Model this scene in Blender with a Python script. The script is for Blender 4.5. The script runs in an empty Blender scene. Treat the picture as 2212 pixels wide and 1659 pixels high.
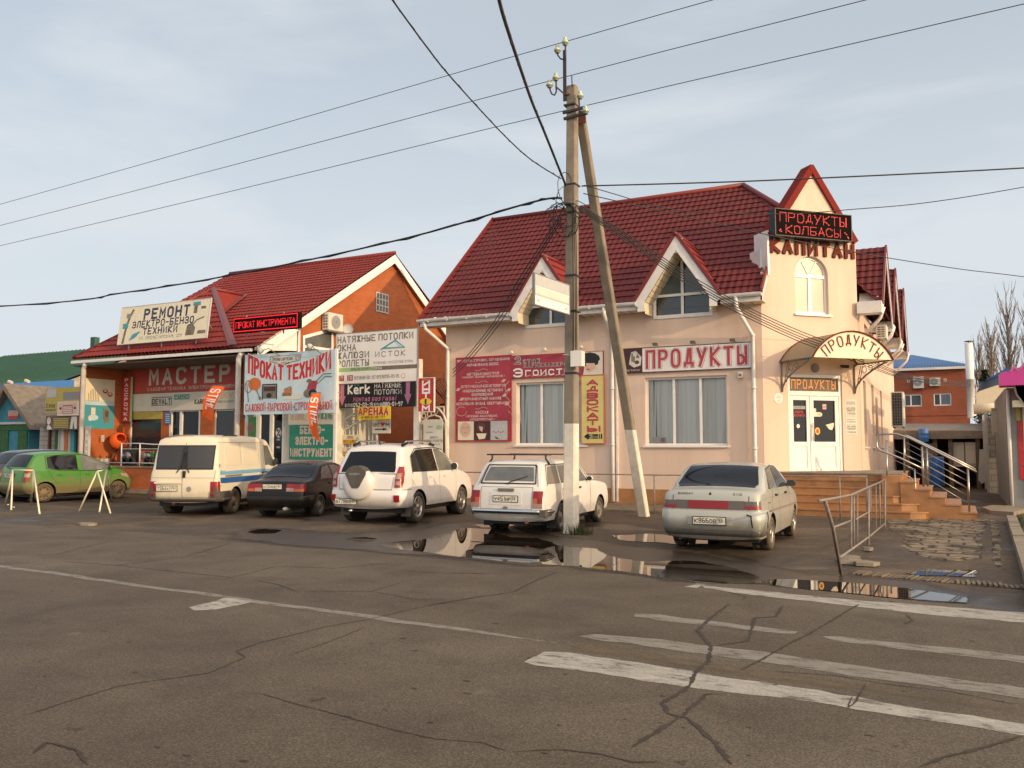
import bpy, bmesh, math, random
from math import sin, cos, pi, radians, hypot, sqrt, atan2
from mathutils import Vector, Matrix
import numpy as np
random.seed(7)
scene = bpy.context.scene
COL = scene.collection

# ------------------------------------------------------------------ camera
HC = 1.65; YAW = radians(27.5); PITCH = radians(4.2)
cd = bpy.data.cameras.new('camera'); cd.sensor_fit = 'HORIZONTAL'; cd.sensor_width = 36; cd.lens = 30
cd.clip_start = 0.1; cd.clip_end = 3000
cam = bpy.data.objects.new('camera', cd); COL.objects.link(cam)
cam.location = (0, 0, HC); cam.rotation_euler = (pi / 2 + PITCH, 0, YAW)
scene.camera = cam

# ------------------------------------------------------------------ sun and sky
SUN_AZ, SUN_EL = radians(13), radians(14)          # from +X towards -Y
sd = Vector((cos(SUN_AZ) * cos(SUN_EL), -sin(SUN_AZ) * cos(SUN_EL), sin(SUN_EL)))
sl = bpy.data.lights.new('sun', 'SUN'); sl.energy = 2.8; sl.angle = radians(0.53); sl.color = (1.0, 0.70, 0.38)
so = bpy.data.objects.new('sun', sl); COL.objects.link(so)
so.rotation_euler = sd.to_track_quat('Z', 'Y').to_euler(); so.location = (60, -20, 40)
wd = bpy.data.worlds.new('World'); scene.world = wd; wd.use_nodes = True
nt = wd.node_tree; nt.nodes.clear()
def N(t, **k):
    n = nt.nodes.new(t)
    for a, b in k.items():
        setattr(n, a, b)
    return n
SKY_STRENGTH = 0.13
sky = N('ShaderNodeTexSky'); sky.sky_type = 'NISHITA'; sky.sun_disc = False
sky.sun_elevation = SUN_EL; sky.sun_rotation = radians(90) + SUN_AZ
sky.air_density = 1.0; sky.dust_density = 1.5; sky.ozone_density = 1.2
tc = N('ShaderNodeTexCoord'); mp = N('ShaderNodeMapping'); mp.inputs['Scale'].default_value = (1.3, 2.4, 7.0)
mp.inputs['Rotation'].default_value = (0, radians(9), radians(25))
n1 = N('ShaderNodeTexNoise'); n1.inputs['Scale'].default_value = 1.5; n1.inputs['Detail'].default_value = 7; n1.inputs['Roughness'].default_value = 0.55
n1.inputs['Distortion'].default_value = 0.25
cr = N('ShaderNodeValToRGB'); cr.color_ramp.elements[0].position = 0.46; cr.color_ramp.elements[0].color = (0.66, 0.66, 0.66, 1)
cr.color_ramp.elements[1].position = 0.74; cr.color_ramp.elements[1].color = (0.97, 0.97, 0.97, 1)
# thicker veil near the horizon
sx = N('ShaderNodeSeparateXYZ'); mr = N('ShaderNodeMapRange'); mr.inputs['From Min'].default_value = 0.0; mr.inputs['From Max'].default_value = 0.42
mr.inputs['To Min'].default_value = 0.40; mr.inputs['To Max'].default_value = 0.0
ad = N('ShaderNodeMath', operation='ADD', use_clamp=True)
mx = N('ShaderNodeMixRGB'); mx.inputs['Color2'].default_value = (5.15, 5.55, 5.9, 1)
bg = N('ShaderNodeBackground'); bg.inputs['Strength'].default_value = SKY_STRENGTH
ow = N('ShaderNodeOutputWorld')
L = nt.links.new
L(tc.outputs['Generated'], mp.inputs['Vector']); L(mp.outputs['Vector'], n1.inputs['Vector'])
L(n1.outputs['Fac'], cr.inputs['Fac']); L(tc.outputs['Generated'], sx.inputs[0]); L(sx.outputs['Z'], mr.inputs['Value'])
L(cr.outputs['Color'], ad.inputs[0]); L(mr.outputs['Result'], ad.inputs[1]); L(ad.outputs[0], mx.inputs['Fac'])
# wide warm glow added to the unseen sun-side sky to brighten the shop front
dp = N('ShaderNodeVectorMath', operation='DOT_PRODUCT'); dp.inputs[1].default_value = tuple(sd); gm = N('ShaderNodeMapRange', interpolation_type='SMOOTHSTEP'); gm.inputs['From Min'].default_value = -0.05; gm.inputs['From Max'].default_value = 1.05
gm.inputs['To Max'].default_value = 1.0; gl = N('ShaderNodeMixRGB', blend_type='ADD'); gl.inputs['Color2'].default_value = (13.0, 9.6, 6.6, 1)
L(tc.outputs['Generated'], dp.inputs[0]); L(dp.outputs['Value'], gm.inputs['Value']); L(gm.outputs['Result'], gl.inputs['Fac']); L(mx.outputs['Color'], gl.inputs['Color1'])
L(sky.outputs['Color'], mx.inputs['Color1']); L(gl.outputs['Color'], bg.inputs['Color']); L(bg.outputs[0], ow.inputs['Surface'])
vs = scene.view_settings; vs.view_transform = 'Standard'; vs.look = 'None'; vs.exposure = 0.10; vs.gamma = 1.0; vs.use_curve_mapping = False

# ------------------------------------------------------------------ where a point of the photograph lies in the place (2212 x 1659 grid)
_F = 30 / 36 * 2212
_Rt = np.array([cos(YAW), sin(YAW), 0.]); _Fw = np.array([-sin(YAW) * cos(PITCH), cos(YAW) * cos(PITCH), sin(PITCH)]); _Up = np.cross(_Rt, _Fw)
_C = np.array([0, 0, HC])
def ray(x, y): return _Fw + _Rt * (x - 1106) / _F - _Up * (y - 829.5) / _F
def gnd(x, y, z=0.): d = ray(x, y); return Vector(_C + d * ((z - HC) / d[2]))
def atY(x, y, Y): d = ray(x, y); return Vector(_C + d * (Y / d[1]))
def atX(x, y, X): d = ray(x, y); return Vector(_C + d * (X / d[0]))
def atD(x, y, D): return Vector(_C + ray(x, y) * D)
def atP(x, y, p, n):
    d = ray(x, y); return Vector(_C + d * (np.dot(np.array(p) - _C, n) / np.dot(d, n)))
def S(x, y): return (x / 1.3562, y / 1.3562)              # from the full-size photograph

# ------------------------------------------------------------------ materials
M = {}
def mat(name, col, rough=0.6, var=0.0, scale=8.0, bump=0.0, bscale=40.0, metal=0.0, spec=0.5, coat=0.0, col2=None, emit=None, estr=1.0, dirt=None, stretch=None):
    m = bpy.data.materials.new(name); m.use_nodes = True; t = m.node_tree
    p = t.nodes['Principled BSDF']; p.inputs['Roughness'].default_value = rough; p.inputs['Metallic'].default_value = metal
    p.inputs['Specular IOR Level'].default_value = spec; p.inputs['Coat Weight'].default_value = coat
    c = (*col, 1); p.inputs['Base Color'].default_value = c
    if emit:
        p.inputs['Emission Color'].default_value = (*emit, 1); p.inputs['Emission Strength'].default_value = estr
    src = None; tcn = None
    def new(ty, **k):
        n = t.nodes.new(ty)
        for a, b in k.items(): setattr(n, a, b)
        return n
    if var or bump or dirt: tcn = new('ShaderNodeTexCoord')
    vec = tcn.outputs['Object'] if tcn else None
    if stretch:
        mpn = new('ShaderNodeMapping'); mpn.inputs['Scale'].default_value = stretch; t.links.new(vec, mpn.inputs['Vector']); vec = mpn.outputs['Vector']
    if var:
        n = new('ShaderNodeTexNoise'); n.inputs['Scale'].default_value = scale; n.inputs['Detail'].default_value = 5; n.inputs['Roughness'].default_value = 0.6
        t.links.new(vec, n.inputs['Vector'])
        r = new('ShaderNodeValToRGB'); r.color_ramp.elements[0].position = 0.3; r.color_ramp.elements[1].position = 0.72
        a = col2 if col2 else tuple(min(1, x * (1 + var)) for x in col)
        b = col if col2 else tuple(x * (1 - var) for x in col)
        r.color_ramp.elements[0].color = (*b, 1); r.color_ramp.elements[1].color = (*a, 1)
        t.links.new(n.outputs['Fac'], r.inputs['Fac']); src = r.outputs['Color']
    if dirt:     # mud thrown up from below: (colour, height where it ends, strength)
        dcol, dz, ds = dirt
        s = new('ShaderNodeSeparateXYZ'); t.links.new(tcn.outputs['Object'], s.inputs[0])
        n = new('ShaderNodeTexNoise'); n.inputs['Scale'].default_value = 5; n.inputs['Detail'].default_value = 6; t.links.new(tcn.outputs['Object'], n.inputs['Vector'])
        m1 = new('ShaderNodeMath', operation='MULTIPLY_ADD'); m1.inputs[1].default_value = 0.6; t.links.new(n.outputs['Fac'], m1.inputs[0]); 
        m2 = new('ShaderNodeMath', operation='MULTIPLY'); m2.inputs[1].default_value = -1.0; t.links.new(s.outputs['Z'], m2.inputs[0]); t.links.new(m2.outputs[0], m1.inputs[2])
        m3 = new('ShaderNodeMapRange'); m3.inputs['From Min'].default_value = 0.3 - dz - 0.18; m3.inputs['From Max'].default_value = 0.3 - dz + 0.30
        m3.inputs['To Min'].default_value = 0.04 * ds; m3.inputs['To Max'].default_value = ds; t.links.new(m1.outputs[0], m3.inputs['Value'])
        x = new('ShaderNodeMixRGB'); x.inputs['Color1'].default_value = c; x.inputs['Color2'].default_value = (*dcol, 1); t.links.new(m3.outputs[0], x.inputs['Fac'])
        if src: t.links.new(src, x.inputs['Color1'])
        src = x.outputs['Color']
        rr = new('ShaderNodeMapRange'); rr.inputs['To Min'].default_value = rough; rr.inputs['To Max'].default_value = 0.85; t.links.new(m3.outputs[0], rr.inputs['Value']); t.links.new(rr.outputs[0], p.inputs['Roughness'])
        cw = new('ShaderNodeMapRange'); cw.inputs['To Min'].default_value = coat; cw.inputs['To Max'].default_value = 0.0; t.links.new(m3.outputs[0], cw.inputs['Value']); t.links.new(cw.outputs[0], p.inputs['Coat Weight'])
    if src: t.links.new(src, p.inputs['Base Color'])
    if bump:
        n = new('ShaderNodeTexNoise'); n.inputs['Scale'].default_value = bscale; n.inputs['Detail'].default_value = 4; t.links.new(vec, n.inputs['Vector'])
        b = new('ShaderNodeBump'); b.inputs['Strength'].default_value = bump; b.inputs['Distance'].default_value = 0.02; t.links.new(n.outputs['Fac'], b.inputs['Height']); t.links.new(b.outputs[0], p.inputs['Normal'])
    M[name] = m; return m

def brick_mat(name, c1, c2, mortar, scale=1.0, squash=1.0):
    m = mat(name, c1, 0.85); t = m.node_tree; p = t.nodes['Principled BSDF']
    g = t.nodes.new('ShaderNodeNewGeometry'); s = t.nodes.new('ShaderNodeSeparateXYZ'); t.links.new(g.outputs['Position'], s.inputs[0])
    a = t.nodes.new('ShaderNodeMath'); a.operation = 'ADD'; t.links.new(s.outputs['X'], a.inputs[0]); t.links.new(s.outputs['Y'], a.inputs[1])
    c = t.nodes.new('ShaderNodeCombineXYZ'); t.links.new(a.outputs[0], c.inputs['X']); t.links.new(s.outputs['Z'], c.inputs['Y'])
    b = t.nodes.new('ShaderNodeTexBrick'); b.inputs['Scale'].default_value = scale; b.inputs['Brick Width'].default_value = 0.26; b.inputs['Row Height'].default_value = 0.075
    b.inputs['Mortar Size'].default_value = 0.007; b.inputs['Mortar Smooth'].default_value = 0.3; b.inputs['Color1'].default_value = (*c1, 1); b.inputs['Color2'].default_value = (*c2, 1); b.inputs['Mortar'].default_value = (*mortar, 1)
    t.links.new(c.outputs[0], b.inputs['Vector'])
    n = t.nodes.new('ShaderNodeTexNoise'); n.inputs['Scale'].default_value = 1.1; n.inputs['Detail'].default_value = 4; t.links.new(g.outputs['Position'], n.inputs['Vector'])
    r = t.nodes.new('ShaderNodeMapRange'); r.inputs['To Min'].default_value = 0.72; r.inputs['To Max'].default_value = 1.28; t.links.new(n.outputs['Fac'], r.inputs['Value'])
    x = t.nodes.new('ShaderNodeMixRGB'); x.blend_type = 'MULTIPLY'; x.inputs['Fac'].default_value = 1; t.links.new(b.outputs['Color'], x.inputs['Color1']); t.links.new(r.outputs[0], x.inputs['Color2'])
    t.links.new(x.outputs['Color'], p.inputs['Base Color'])
    bp = t.nodes.new('ShaderNodeBump'); bp.inputs['Strength'].default_value = 0.4; bp.inputs['Distance'].default_value = 0.01; bp.invert = True
    t.links.new(b.outputs['Fac'], bp.inputs['Height']); t.links.new(bp.outputs[0], p.inputs['Normal'])

# ------------------------------------------------------------------ mesh builder
class MB:
    def __init__(s): s.v = []; s.f = []; s.fm = []; s.mats = []; s.sm = []
    def mi(s, k):
        if k not in s.mats: s.mats.append(k)
        return s.mats.index(k)
    def face(s, pts, k, smooth=False):
        i = len(s.v); s.v += [tuple(p) for p in pts]; s.f.append(tuple(range(i, i + len(pts)))); s.fm.append(s.mi(k)); s.sm.append(smooth)
    def mesh(s, vs, fs, k, smooth=False):
        i = len(s.v); s.v += [tuple(p) for p in vs]; j = s.mi(k)
        for f in fs: s.f.append(tuple(i + a for a in f)); s.fm.append(j); s.sm.append(smooth)
    def box(s, x0, x1, y0, y1, z0, z1, k):
        s.obox((x0, y0, z0), (x1 - x0, 0, 0), (0, y1 - y0, 0), (0, 0, z1 - z0), k)
    def obox(s, o, a, b, c, k):
        o, a, b, c = (Vector(q) for q in (o, a, b, c))
        if a.cross(b).dot(c) < 0: a, b = b, a
        v = [o, o + a, o + a + b, o + b, o + c, o + a + c, o + a + b + c, o + b + c]
        s.mesh(v, [(3, 2, 1, 0), (4, 5, 6, 7), (0, 1, 5, 4), (1, 2, 6, 5), (2, 3, 7, 6), (3, 0, 4, 7)], k)
    def prism(s, poly, ext, k, k2=None):
        e = Vector(ext); a = [Vector(p) for p in poly]; n = len(a)
        nrm = Vector((0, 0, 0))
        for i in range(n): nrm += a[i].cross(a[(i + 1) % n])
        if nrm.dot(e) > 0: a.reverse()
        s.face(a, k); s.face([p + e for p in reversed(a)], k2 or k)
        for i in range(n):
            p, q = a[i], a[(i + 1) % n]; s.face([q, p, p + e, q + e], k)
    def tube(s, pts, r, k, n=6, r2=None, smooth=True, caps=True):
        pts = [Vector(p) for p in pts]; m = len(pts); vs = []; up = None
        for i, p in enumerate(pts):
            d = (pts[min(i + 1, m - 1)] - pts[max(i - 1, 0)]); d = d.normalized() if d.length > 1e-9 else Vector((0, 0, 1))
            if up is None: up = Vector((0, 0, 1)) if abs(d.z) < 0.9 else Vector((1, 0, 0))
            a = d.cross(up).normalized(); b = a.cross(d).normalized(); up = b
            rr = r if r2 is None else r + (r2 - r) * i / max(1, m - 1)
            vs += [p + (a * cos(2 * pi * j / n) + b * sin(2 * pi * j / n)) * rr for j in range(n)]
        fs = [(i * n + j, i * n + (j + 1) % n, (i + 1) * n + (j + 1) % n, (i + 1) * n + j) for i in range(m - 1) for j in range(n)]
        if caps: fs += [tuple(range(n - 1, -1, -1)), tuple((m - 1) * n + j for j in range(n))]
        s.mesh(vs, fs, k, smooth)
    def lathe(s, prof, k, o=(0, 0, 0), ax=(0, 0, 1), n=16, smooth=True, a0=0, a1=2 * pi):
        o = Vector(o); ax = Vector(ax).normalized(); u = ax.orthogonal().normalized(); w = ax.cross(u); full = abs(a1 - a0 - 2 * pi) < 1e-6
        cnt = n if full else n + 1
        vs = [o + ax * h + (u * cos(a0 + (a1 - a0) * j / n) + w * sin(a0 + (a1 - a0) * j / n)) * r for r, h in prof for j in range(cnt)]
        fs = [(i * cnt + j, i * cnt + (j + 1) % cnt, (i + 1) * cnt + (j + 1) % cnt, (i + 1) * cnt + j) for i in range(len(prof) - 1) for j in range(n)]
        s.mesh(vs, fs, k, smooth)
    def grid(s, rows, k, smooth=True):
        n = len(rows[0]); vs = [p for r in rows for p in r]
        s.mesh(vs, [(i * n + j, i * n + j + 1, (i + 1) * n + j + 1, (i + 1) * n + j) for i in range(len(rows) - 1) for j in range(n - 1)], k, smooth)
    def build(s, name, parent=None, label=None, cat=None, group=None, kind=None, local=False, loc=None, merge=False):
        a = np.array(s.v, dtype=float).reshape(-1, 3)
        if loc is None: loc = Vector((0, 0, 0))
        if not local:
            if parent is None:
                lo, hi = a.min(0), a.max(0); loc = Vector(((lo[0] + hi[0]) / 2, (lo[1] + hi[1]) / 2, lo[2])); off = loc
            else:
                off = base(parent); loc = Vector((0, 0, 0))
            a = a - np.array(off)
        me = bpy.data.meshes.new(name); me.from_pydata([tuple(p) for p in a], [], s.f)
        for k in s.mats: me.materials.append(M[k])
        me.polygons.foreach_set('material_index', s.fm); me.polygons.foreach_set('use_smooth', s.sm)
        if merge:
            b = bmesh.new(); b.from_mesh(me); bmesh.ops.remove_doubles(b, verts=b.verts, dist=1e-4); b.to_mesh(me); b.free()
        me.update()
        o = bpy.data.objects.new(name, me); o.location = loc; COL.objects.link(o)
        if parent is not None: o.parent = parent
        tag(o, label, cat, group, kind)
        return o
def base(o):
    v = Vector(o.location)
    while o.parent: o = o.parent; v += o.location
    return v
def tag(o, label=None, cat=None, group=None, kind=None):
    for k, v in (('label', label), ('category', cat), ('group', group), ('kind', kind)):
        if v: o[k] = v
def thing(name, label, cat, loc=(0, 0, 0), group=None, rz=0):
    o = bpy.data.objects.new(name, None); o.empty_display_size = 0.3; o.location = loc; o.rotation_euler = (0, 0, rz); COL.objects.link(o)
    tag(o, label, cat, group); return o
def dup(o, label=None, parent=None):
    c = o.copy(); COL.objects.link(c)
    if parent is not None: c.parent = parent
    if label: c['label'] = label
    for ch in list(o.children): dup(ch, None, c)
    return c

class Fr:                                    # a flat frame: o bottom-left, u right, v up, n towards the viewer
    def __init__(s, o, u=(1, 0, 0), v=(0, 0, 1)):
        s.o = Vector(o); s.u = Vector(u).normalized(); s.v = Vector(v).normalized(); s.n = s.u.cross(s.v)
    def p(s, a, b, c=0.): return s.o + s.u * a + s.v * b + s.n * c
def fbox(mb, fr, a0, a1, b0, b1, c0, c1, k): mb.obox(fr.p(a0, b0, c0), fr.u * (a1 - a0), fr.v * (b1 - b0), fr.n * (c1 - c0), k)
def fpoly(mb, fr, pts, c, k): mb.face([fr.p(a, b, c) for a, b in pts], k)

# ------------------------------------------------------------------ lettering drawn with a brush (grid 4 x 6)
G = {'А': '002640 1232', 'Б': '4606003041423303', 'В': '00063645443303 3342413000', 'Г': '000646', 'Д': '00014140 11263631', 'Е': '46060040 0333', 'Ж': '2026 062346 002340',
 'З': '05163645443313 334241301001', 'И': '06004640', 'Й': '06004640 1737', 'К': '0006 460340', 'Л': '00164640', 'М': '0006224640', 'Н': '0006 4046 0343', 'О': '103041453616050110',
 'П': '00064640', 'Р': '00063645443303', 'С': '4536160501103041', 'Т': '0646 2620', 'У': '0622 4610', 'Ф': '2026 113142443515040211', 'Х': '0046 0640', 'Ц': '06004046 4050', 'Ч': '06041343 4640',
 'Ш': '06004046 2620', 'Щ': '06004046 2620 4050', 'Ы': '06002031322303 4640', 'Ь': '06003041423303', 'Ъ': '1606 16103041423313', 'Э': '0516364541301001 1343', 'Ю': '0006 0313 203041453626151120',
 'Я': '40461605041343 2300', '1': '152620', '2': '05163645440040', '4': '30360242', '5': '4606033342413000', '6': '36160501103041423303', '7': '064610', '8': '13334241301001021304051636454433',
 '9': '10304145361605041343', 'D': '00063645413000', 'W': '0610253046', 'I': '0006', 'S': '453616050413334241301001', 'R': '00063645443303 2340', 'Y': '0623 4623 2320', 'N': '00064046', 'G': '45361605011030414323',
 'V': '062046', 'L': '060040', 'Z': '06460040', 'U': '060110304146', 'r': '0004 031434', 'k': '0006 440240', 'e': '024243341403011040', 'а': '0314344340 4212011041',
 'е': '024243341403011040', '-': '0333', '.': '1011', ',': '1100', '(': '26151120', ')': '06151100', '!': '1216 1011', '•': '2223', '%': '0046 0616150506 3040413130', '"': '0605 2625', '/': '0046', ':': '1112 1415'}
for a, b in zip('AEKMHOPCTX03B', 'АЕКМНОРСТХОЗВ'): G[a] = G[b]
G['F'] = '46060000 0333'; G['Ё'] = G['Е'] + ' 1717 3737'
_gc = {}
def glyph(ch):
    sc = 1.0
    if ch not in G:
        up = ch.upper()
        if up in G and ch != up: ch = up; sc = 0.76
        else: return [], 2.0
    key = (ch, sc)
    if key in _gc: return _gc[key]
    out = []; w = 0
    for part in G[ch].split():
        pts = [(int(part[i]), int(part[i + 1])) for i in range(0, len(part) - 1, 2)]
        w = max(w, max(p[0] for p in pts))
        q = []
        closed = pts[0] == pts[-1] and len(pts) > 3
        core = pts[:-1] if closed else pts; n = len(core)
        for i in range(n):
            p = core[i]
            if not closed and i in (0, n - 1): q.append(p); continue
            a, b = core[i - 1], core[(i + 1) % n]
            d1 = (p[0] - a[0], p[1] - a[1]); d2 = (b[0] - p[0], b[1] - p[1]); l1 = hypot(*d1); l2 = hypot(*d2)
            ang = math.degrees(math.acos(max(-1, min(1, (d1[0] * d2[0] + d1[1] * d2[1]) / (l1 * l2 + 1e-9)))))
            if 20 < ang < 64:
                k = 0.42; q.append((p[0] - d1[0] / l1 * min(k, l1 / 2.2), p[1] - d1[1] / l1 * min(k, l1 / 2.2))); q.append((p[0] + d2[0] / l2 * min(k, l2 / 2.2), p[1] + d2[1] / l2 * min(k, l2 / 2.2)))
            else: q.append(p)
        if closed: q.append(q[0])
        out.append([(x * sc, y * sc) for x, y in q])
    _gc[key] = (out, w * sc); return _gc[key]
def layout(txt, gap):
    x = 0; res = []
    for ch in txt:
        if ch == ' ': x += 2.6; continue
        g, w = glyph(ch); res.append((g, x)); x += w + gap
    return res, max(0.1, x - gap)
def brush(mb, P, pts, t, k, c):
    n = len(pts)
    if n < 2: return
    closed = pts[0] == pts[-1] and n > 3; Lp = []; Rp = []
    for i in range(n):
        a = pts[i - 1] if i > 0 else (pts[-2] if closed else None); b = pts[i + 1] if i < n - 1 else (pts[1] if closed else None); p = pts[i]
        def unit(u, v):
            d = (v[0] - u[0], v[1] - u[1]); l = hypot(*d) or 1e-6; return (d[0] / l, d[1] / l)
        d1 = unit(a, p) if a else None; d2 = unit(p, b) if b else None
        e = 0
        if d1 is None: d1 = d2; e = -1
        if d2 is None: d2 = d1; e = 1
        m = (d1[0] + d2[0], d1[1] + d2[1]); l = hypot(*m)
        if l < 1e-3: m = d1; l = 1.
        m = (m[0] / l, m[1] / l); ca = max(0.55, m[0] * d1[0] + m[1] * d1[1]); o = t / ca
        px, py = p
        if e and not closed: px += d1[0] * e * t * 0.9; py += d1[1] * e * t * 0.9
        Lp.append((px - m[1] * o, py + m[0] * o)); Rp.append((px + m[1] * o, py - m[0] * o))
    e_ = .0022 / max(n, 8); vs = [P(*q, c + i * e_) for i, q in enumerate(Lp)] + [P(*q, c + i * e_) for i, q in enumerate(Rp)]
    mb.mesh(vs, [(i, n + i, n + i + 1, i + 1) for i in range(n - 1)], k)
def text(mb, fr, txt, x, y, h, k, w=None, wt=0.6, c=0.004, slant=0., gap=1.7, align='l', warp=None, depth=0):
    """lettering: x, y lower-left corner, h cap height, w width it fills"""
    lay, W = layout(txt, gap + wt * 0.6); sy = h / 6.; sx = (w / W) if w else sy * 0.9
    if align == 'c': x -= W * sx / 2
    i = 0
    for g, gx in lay:
        for pl in g:
            cc = c + 0.00023 * (i % 7); i += 1
            def P(a, b, c_):
                X = x + (gx + a + slant * b) * sx; Yy = y + b * sy
                if warp: X, Yy = warp(X, Yy)
                return fr.p(X, Yy, c_)
            # keep the brush equally thick both ways
            t = wt
            r = sx / sy
            pts = [(a, b / r) for a, b in pl]
            brush(mb, (lambda a, b, c_, P=P, r=r: P(a, b * r, c_)), pts, t * 0.5 / max(r, .3) ** .5, k, cc)
def dots(mb, fr, txt, x, y, h, w, k, pitch, c=0.004, size=0.62, gap=1.6):
    lay, W = layout(txt, gap); sy = h / 6.; sx = w / W; segs = []
    for g, gx in lay:
        for pl in g:
            for a, b in zip(pl, pl[1:]): segs.append((x + (gx + a[0]) * sx, y + a[1] * sy, x + (gx + b[0]) * sx, y + b[1] * sy))
    sg = np.array(segs); d = sg[:, 2:] - sg[:, :2]; l2 = (d ** 2).sum(1) + 1e-9
    for i in range(int(w / pitch) + 2):
        for j in range(int(h / pitch) + 2):
            p = np.array([x + i * pitch, y + j * pitch]); t = np.clip(((p - sg[:, :2]) * d).sum(1) / l2, 0, 1)
            if np.sqrt((((sg[:, :2] + d * t[:, None]) - p) ** 2).sum(1)).min() < pitch * 0.62:
                s = pitch * size / 2; fpoly(mb, fr, [(p[0] - s, p[1] - s), (p[0] + s, p[1] - s), (p[0] + s, p[1] + s), (p[0] - s, p[1] + s)], c, k)
def disc(mb, fr, x, y, rx, ry, k, c, n=14): fpoly(mb, fr, [(x + rx * cos(2 * pi * i / n), y + ry * sin(2 * pi * i / n)) for i in range(n)], c, k)
def rect(mb, fr, x0, x1, y0, y1, k, c): fpoly(mb, fr, [(x0, y0), (x1, y0), (x1, y1), (x0, y1)], c, k)
def line(mb, fr, pts, t, k, c): brush(mb, fr.p, pts, t / 2, k, c)

# ------------------------------------------------------------------ building helpers
def wall(mb, fr, W, H, holes, k, rev=0.12, krev=None):
    xs = sorted({0, W, *[h[0] for h in holes], *[h[1] for h in holes]}); zs = sorted({0, H, *[h[2] for h in holes], *[h[3] for h in holes]})
    for i in range(len(xs) - 1):
        for j in range(len(zs) - 1):
            cx, cz = (xs[i] + xs[i + 1]) / 2, (zs[j] + zs[j + 1]) / 2
            if any(h[0] < cx < h[1] and h[2] < cz < h[3] for h in holes): continue
            mb.face([fr.p(xs[i], zs[j]), fr.p(xs[i + 1], zs[j]), fr.p(xs[i + 1], zs[j + 1]), fr.p(xs[i], zs[j + 1])], k)
    kr = krev or k
    for x0, x1, z0, z1 in holes:
        for a, b in (((x0, z0), (x1, z0)), ((x1, z0), (x1, z1)), ((x1, z1), (x0, z1)), ((x0, z1), (x0, z0))):
            mb.face([fr.p(*b), fr.p(*a), fr.p(*a, -rev), fr.p(*b, -rev)], kr)
def window(parent, fr, x0, x1, z0, z1, xs=(), zs=(), dep=0.1, fw=0.06, glass='glass', frame='pvc', sill=True, blind=None, name='window', label=None):
    m = MB()
    fbox(m, fr, x0, x0 + fw, z0, z1, -dep - 0.05, -dep, frame); fbox(m, fr, x1 - fw, x1, z0, z1, -dep - 0.05, -dep, frame)
    fbox(m, fr, x0 + fw, x1 - fw, z0, z0 + fw, -dep - 0.05, -dep - 0.001, frame); fbox(m, fr, x0 + fw, x1 - fw, z1 - fw, z1, -dep - 0.05, -dep - 0.001, frame)
    for x in xs: fbox(m, fr, x - fw * 0.6, x + fw * 0.6, z0 + fw, z1 - fw, -dep - 0.045, -dep - 0.004, frame)
    for z in zs: fbox(m, fr, x0 + fw, x1 - fw, z - fw * 0.5, z + fw * 0.5, -dep - 0.045, -dep - 0.006, frame)
    o = m.build(name, parent, label=label)
    g = MB(); g.face([fr.p(x0 + fw * .5, z0 + fw * .5, -dep - 0.03), fr.p(x1 - fw * .5, z0 + fw * .5, -dep - 0.03), fr.p(x1 - fw * .5, z1 - fw * .5, -dep - 0.03), fr.p(x0 + fw * .5, z1 - fw * .5, -dep - 0.03)], glass)
    g.build('pane', o)
    if blind:
        b = MB(); n = int((x1 - x0 - 2 * fw) / 0.1)
        for i in range(n):
            a = x0 + fw + (x1 - x0 - 2 * fw) * i / n; e = (x1 - x0 - 2 * fw) / n; sw = random.uniform(-0.01, 0.01); dd = random.uniform(-.012, .012)
            if i == 1: sw = .05; e *= .55
            b.face([fr.p(a, z0 + fw, -dep - 0.12 + dd), fr.p(a + e * .98, z0 + fw, -dep - 0.15 - dd), fr.p(a + e * .98 + sw, z1, -dep - 0.15), fr.p(a + sw, z1, -dep - 0.12)], blind)
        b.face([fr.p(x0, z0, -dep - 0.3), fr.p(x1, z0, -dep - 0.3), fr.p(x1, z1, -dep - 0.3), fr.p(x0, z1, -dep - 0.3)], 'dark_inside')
        b.build('blind', o)
    if sill:
        q = MB(); fbox(q, fr, x0 - 0.06, x1 + 0.06, z0 - 0.05, z0 - 0.012, -dep + 0.004, 0.07, 'pvc'); q.build('sill', o)
    return o
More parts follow.
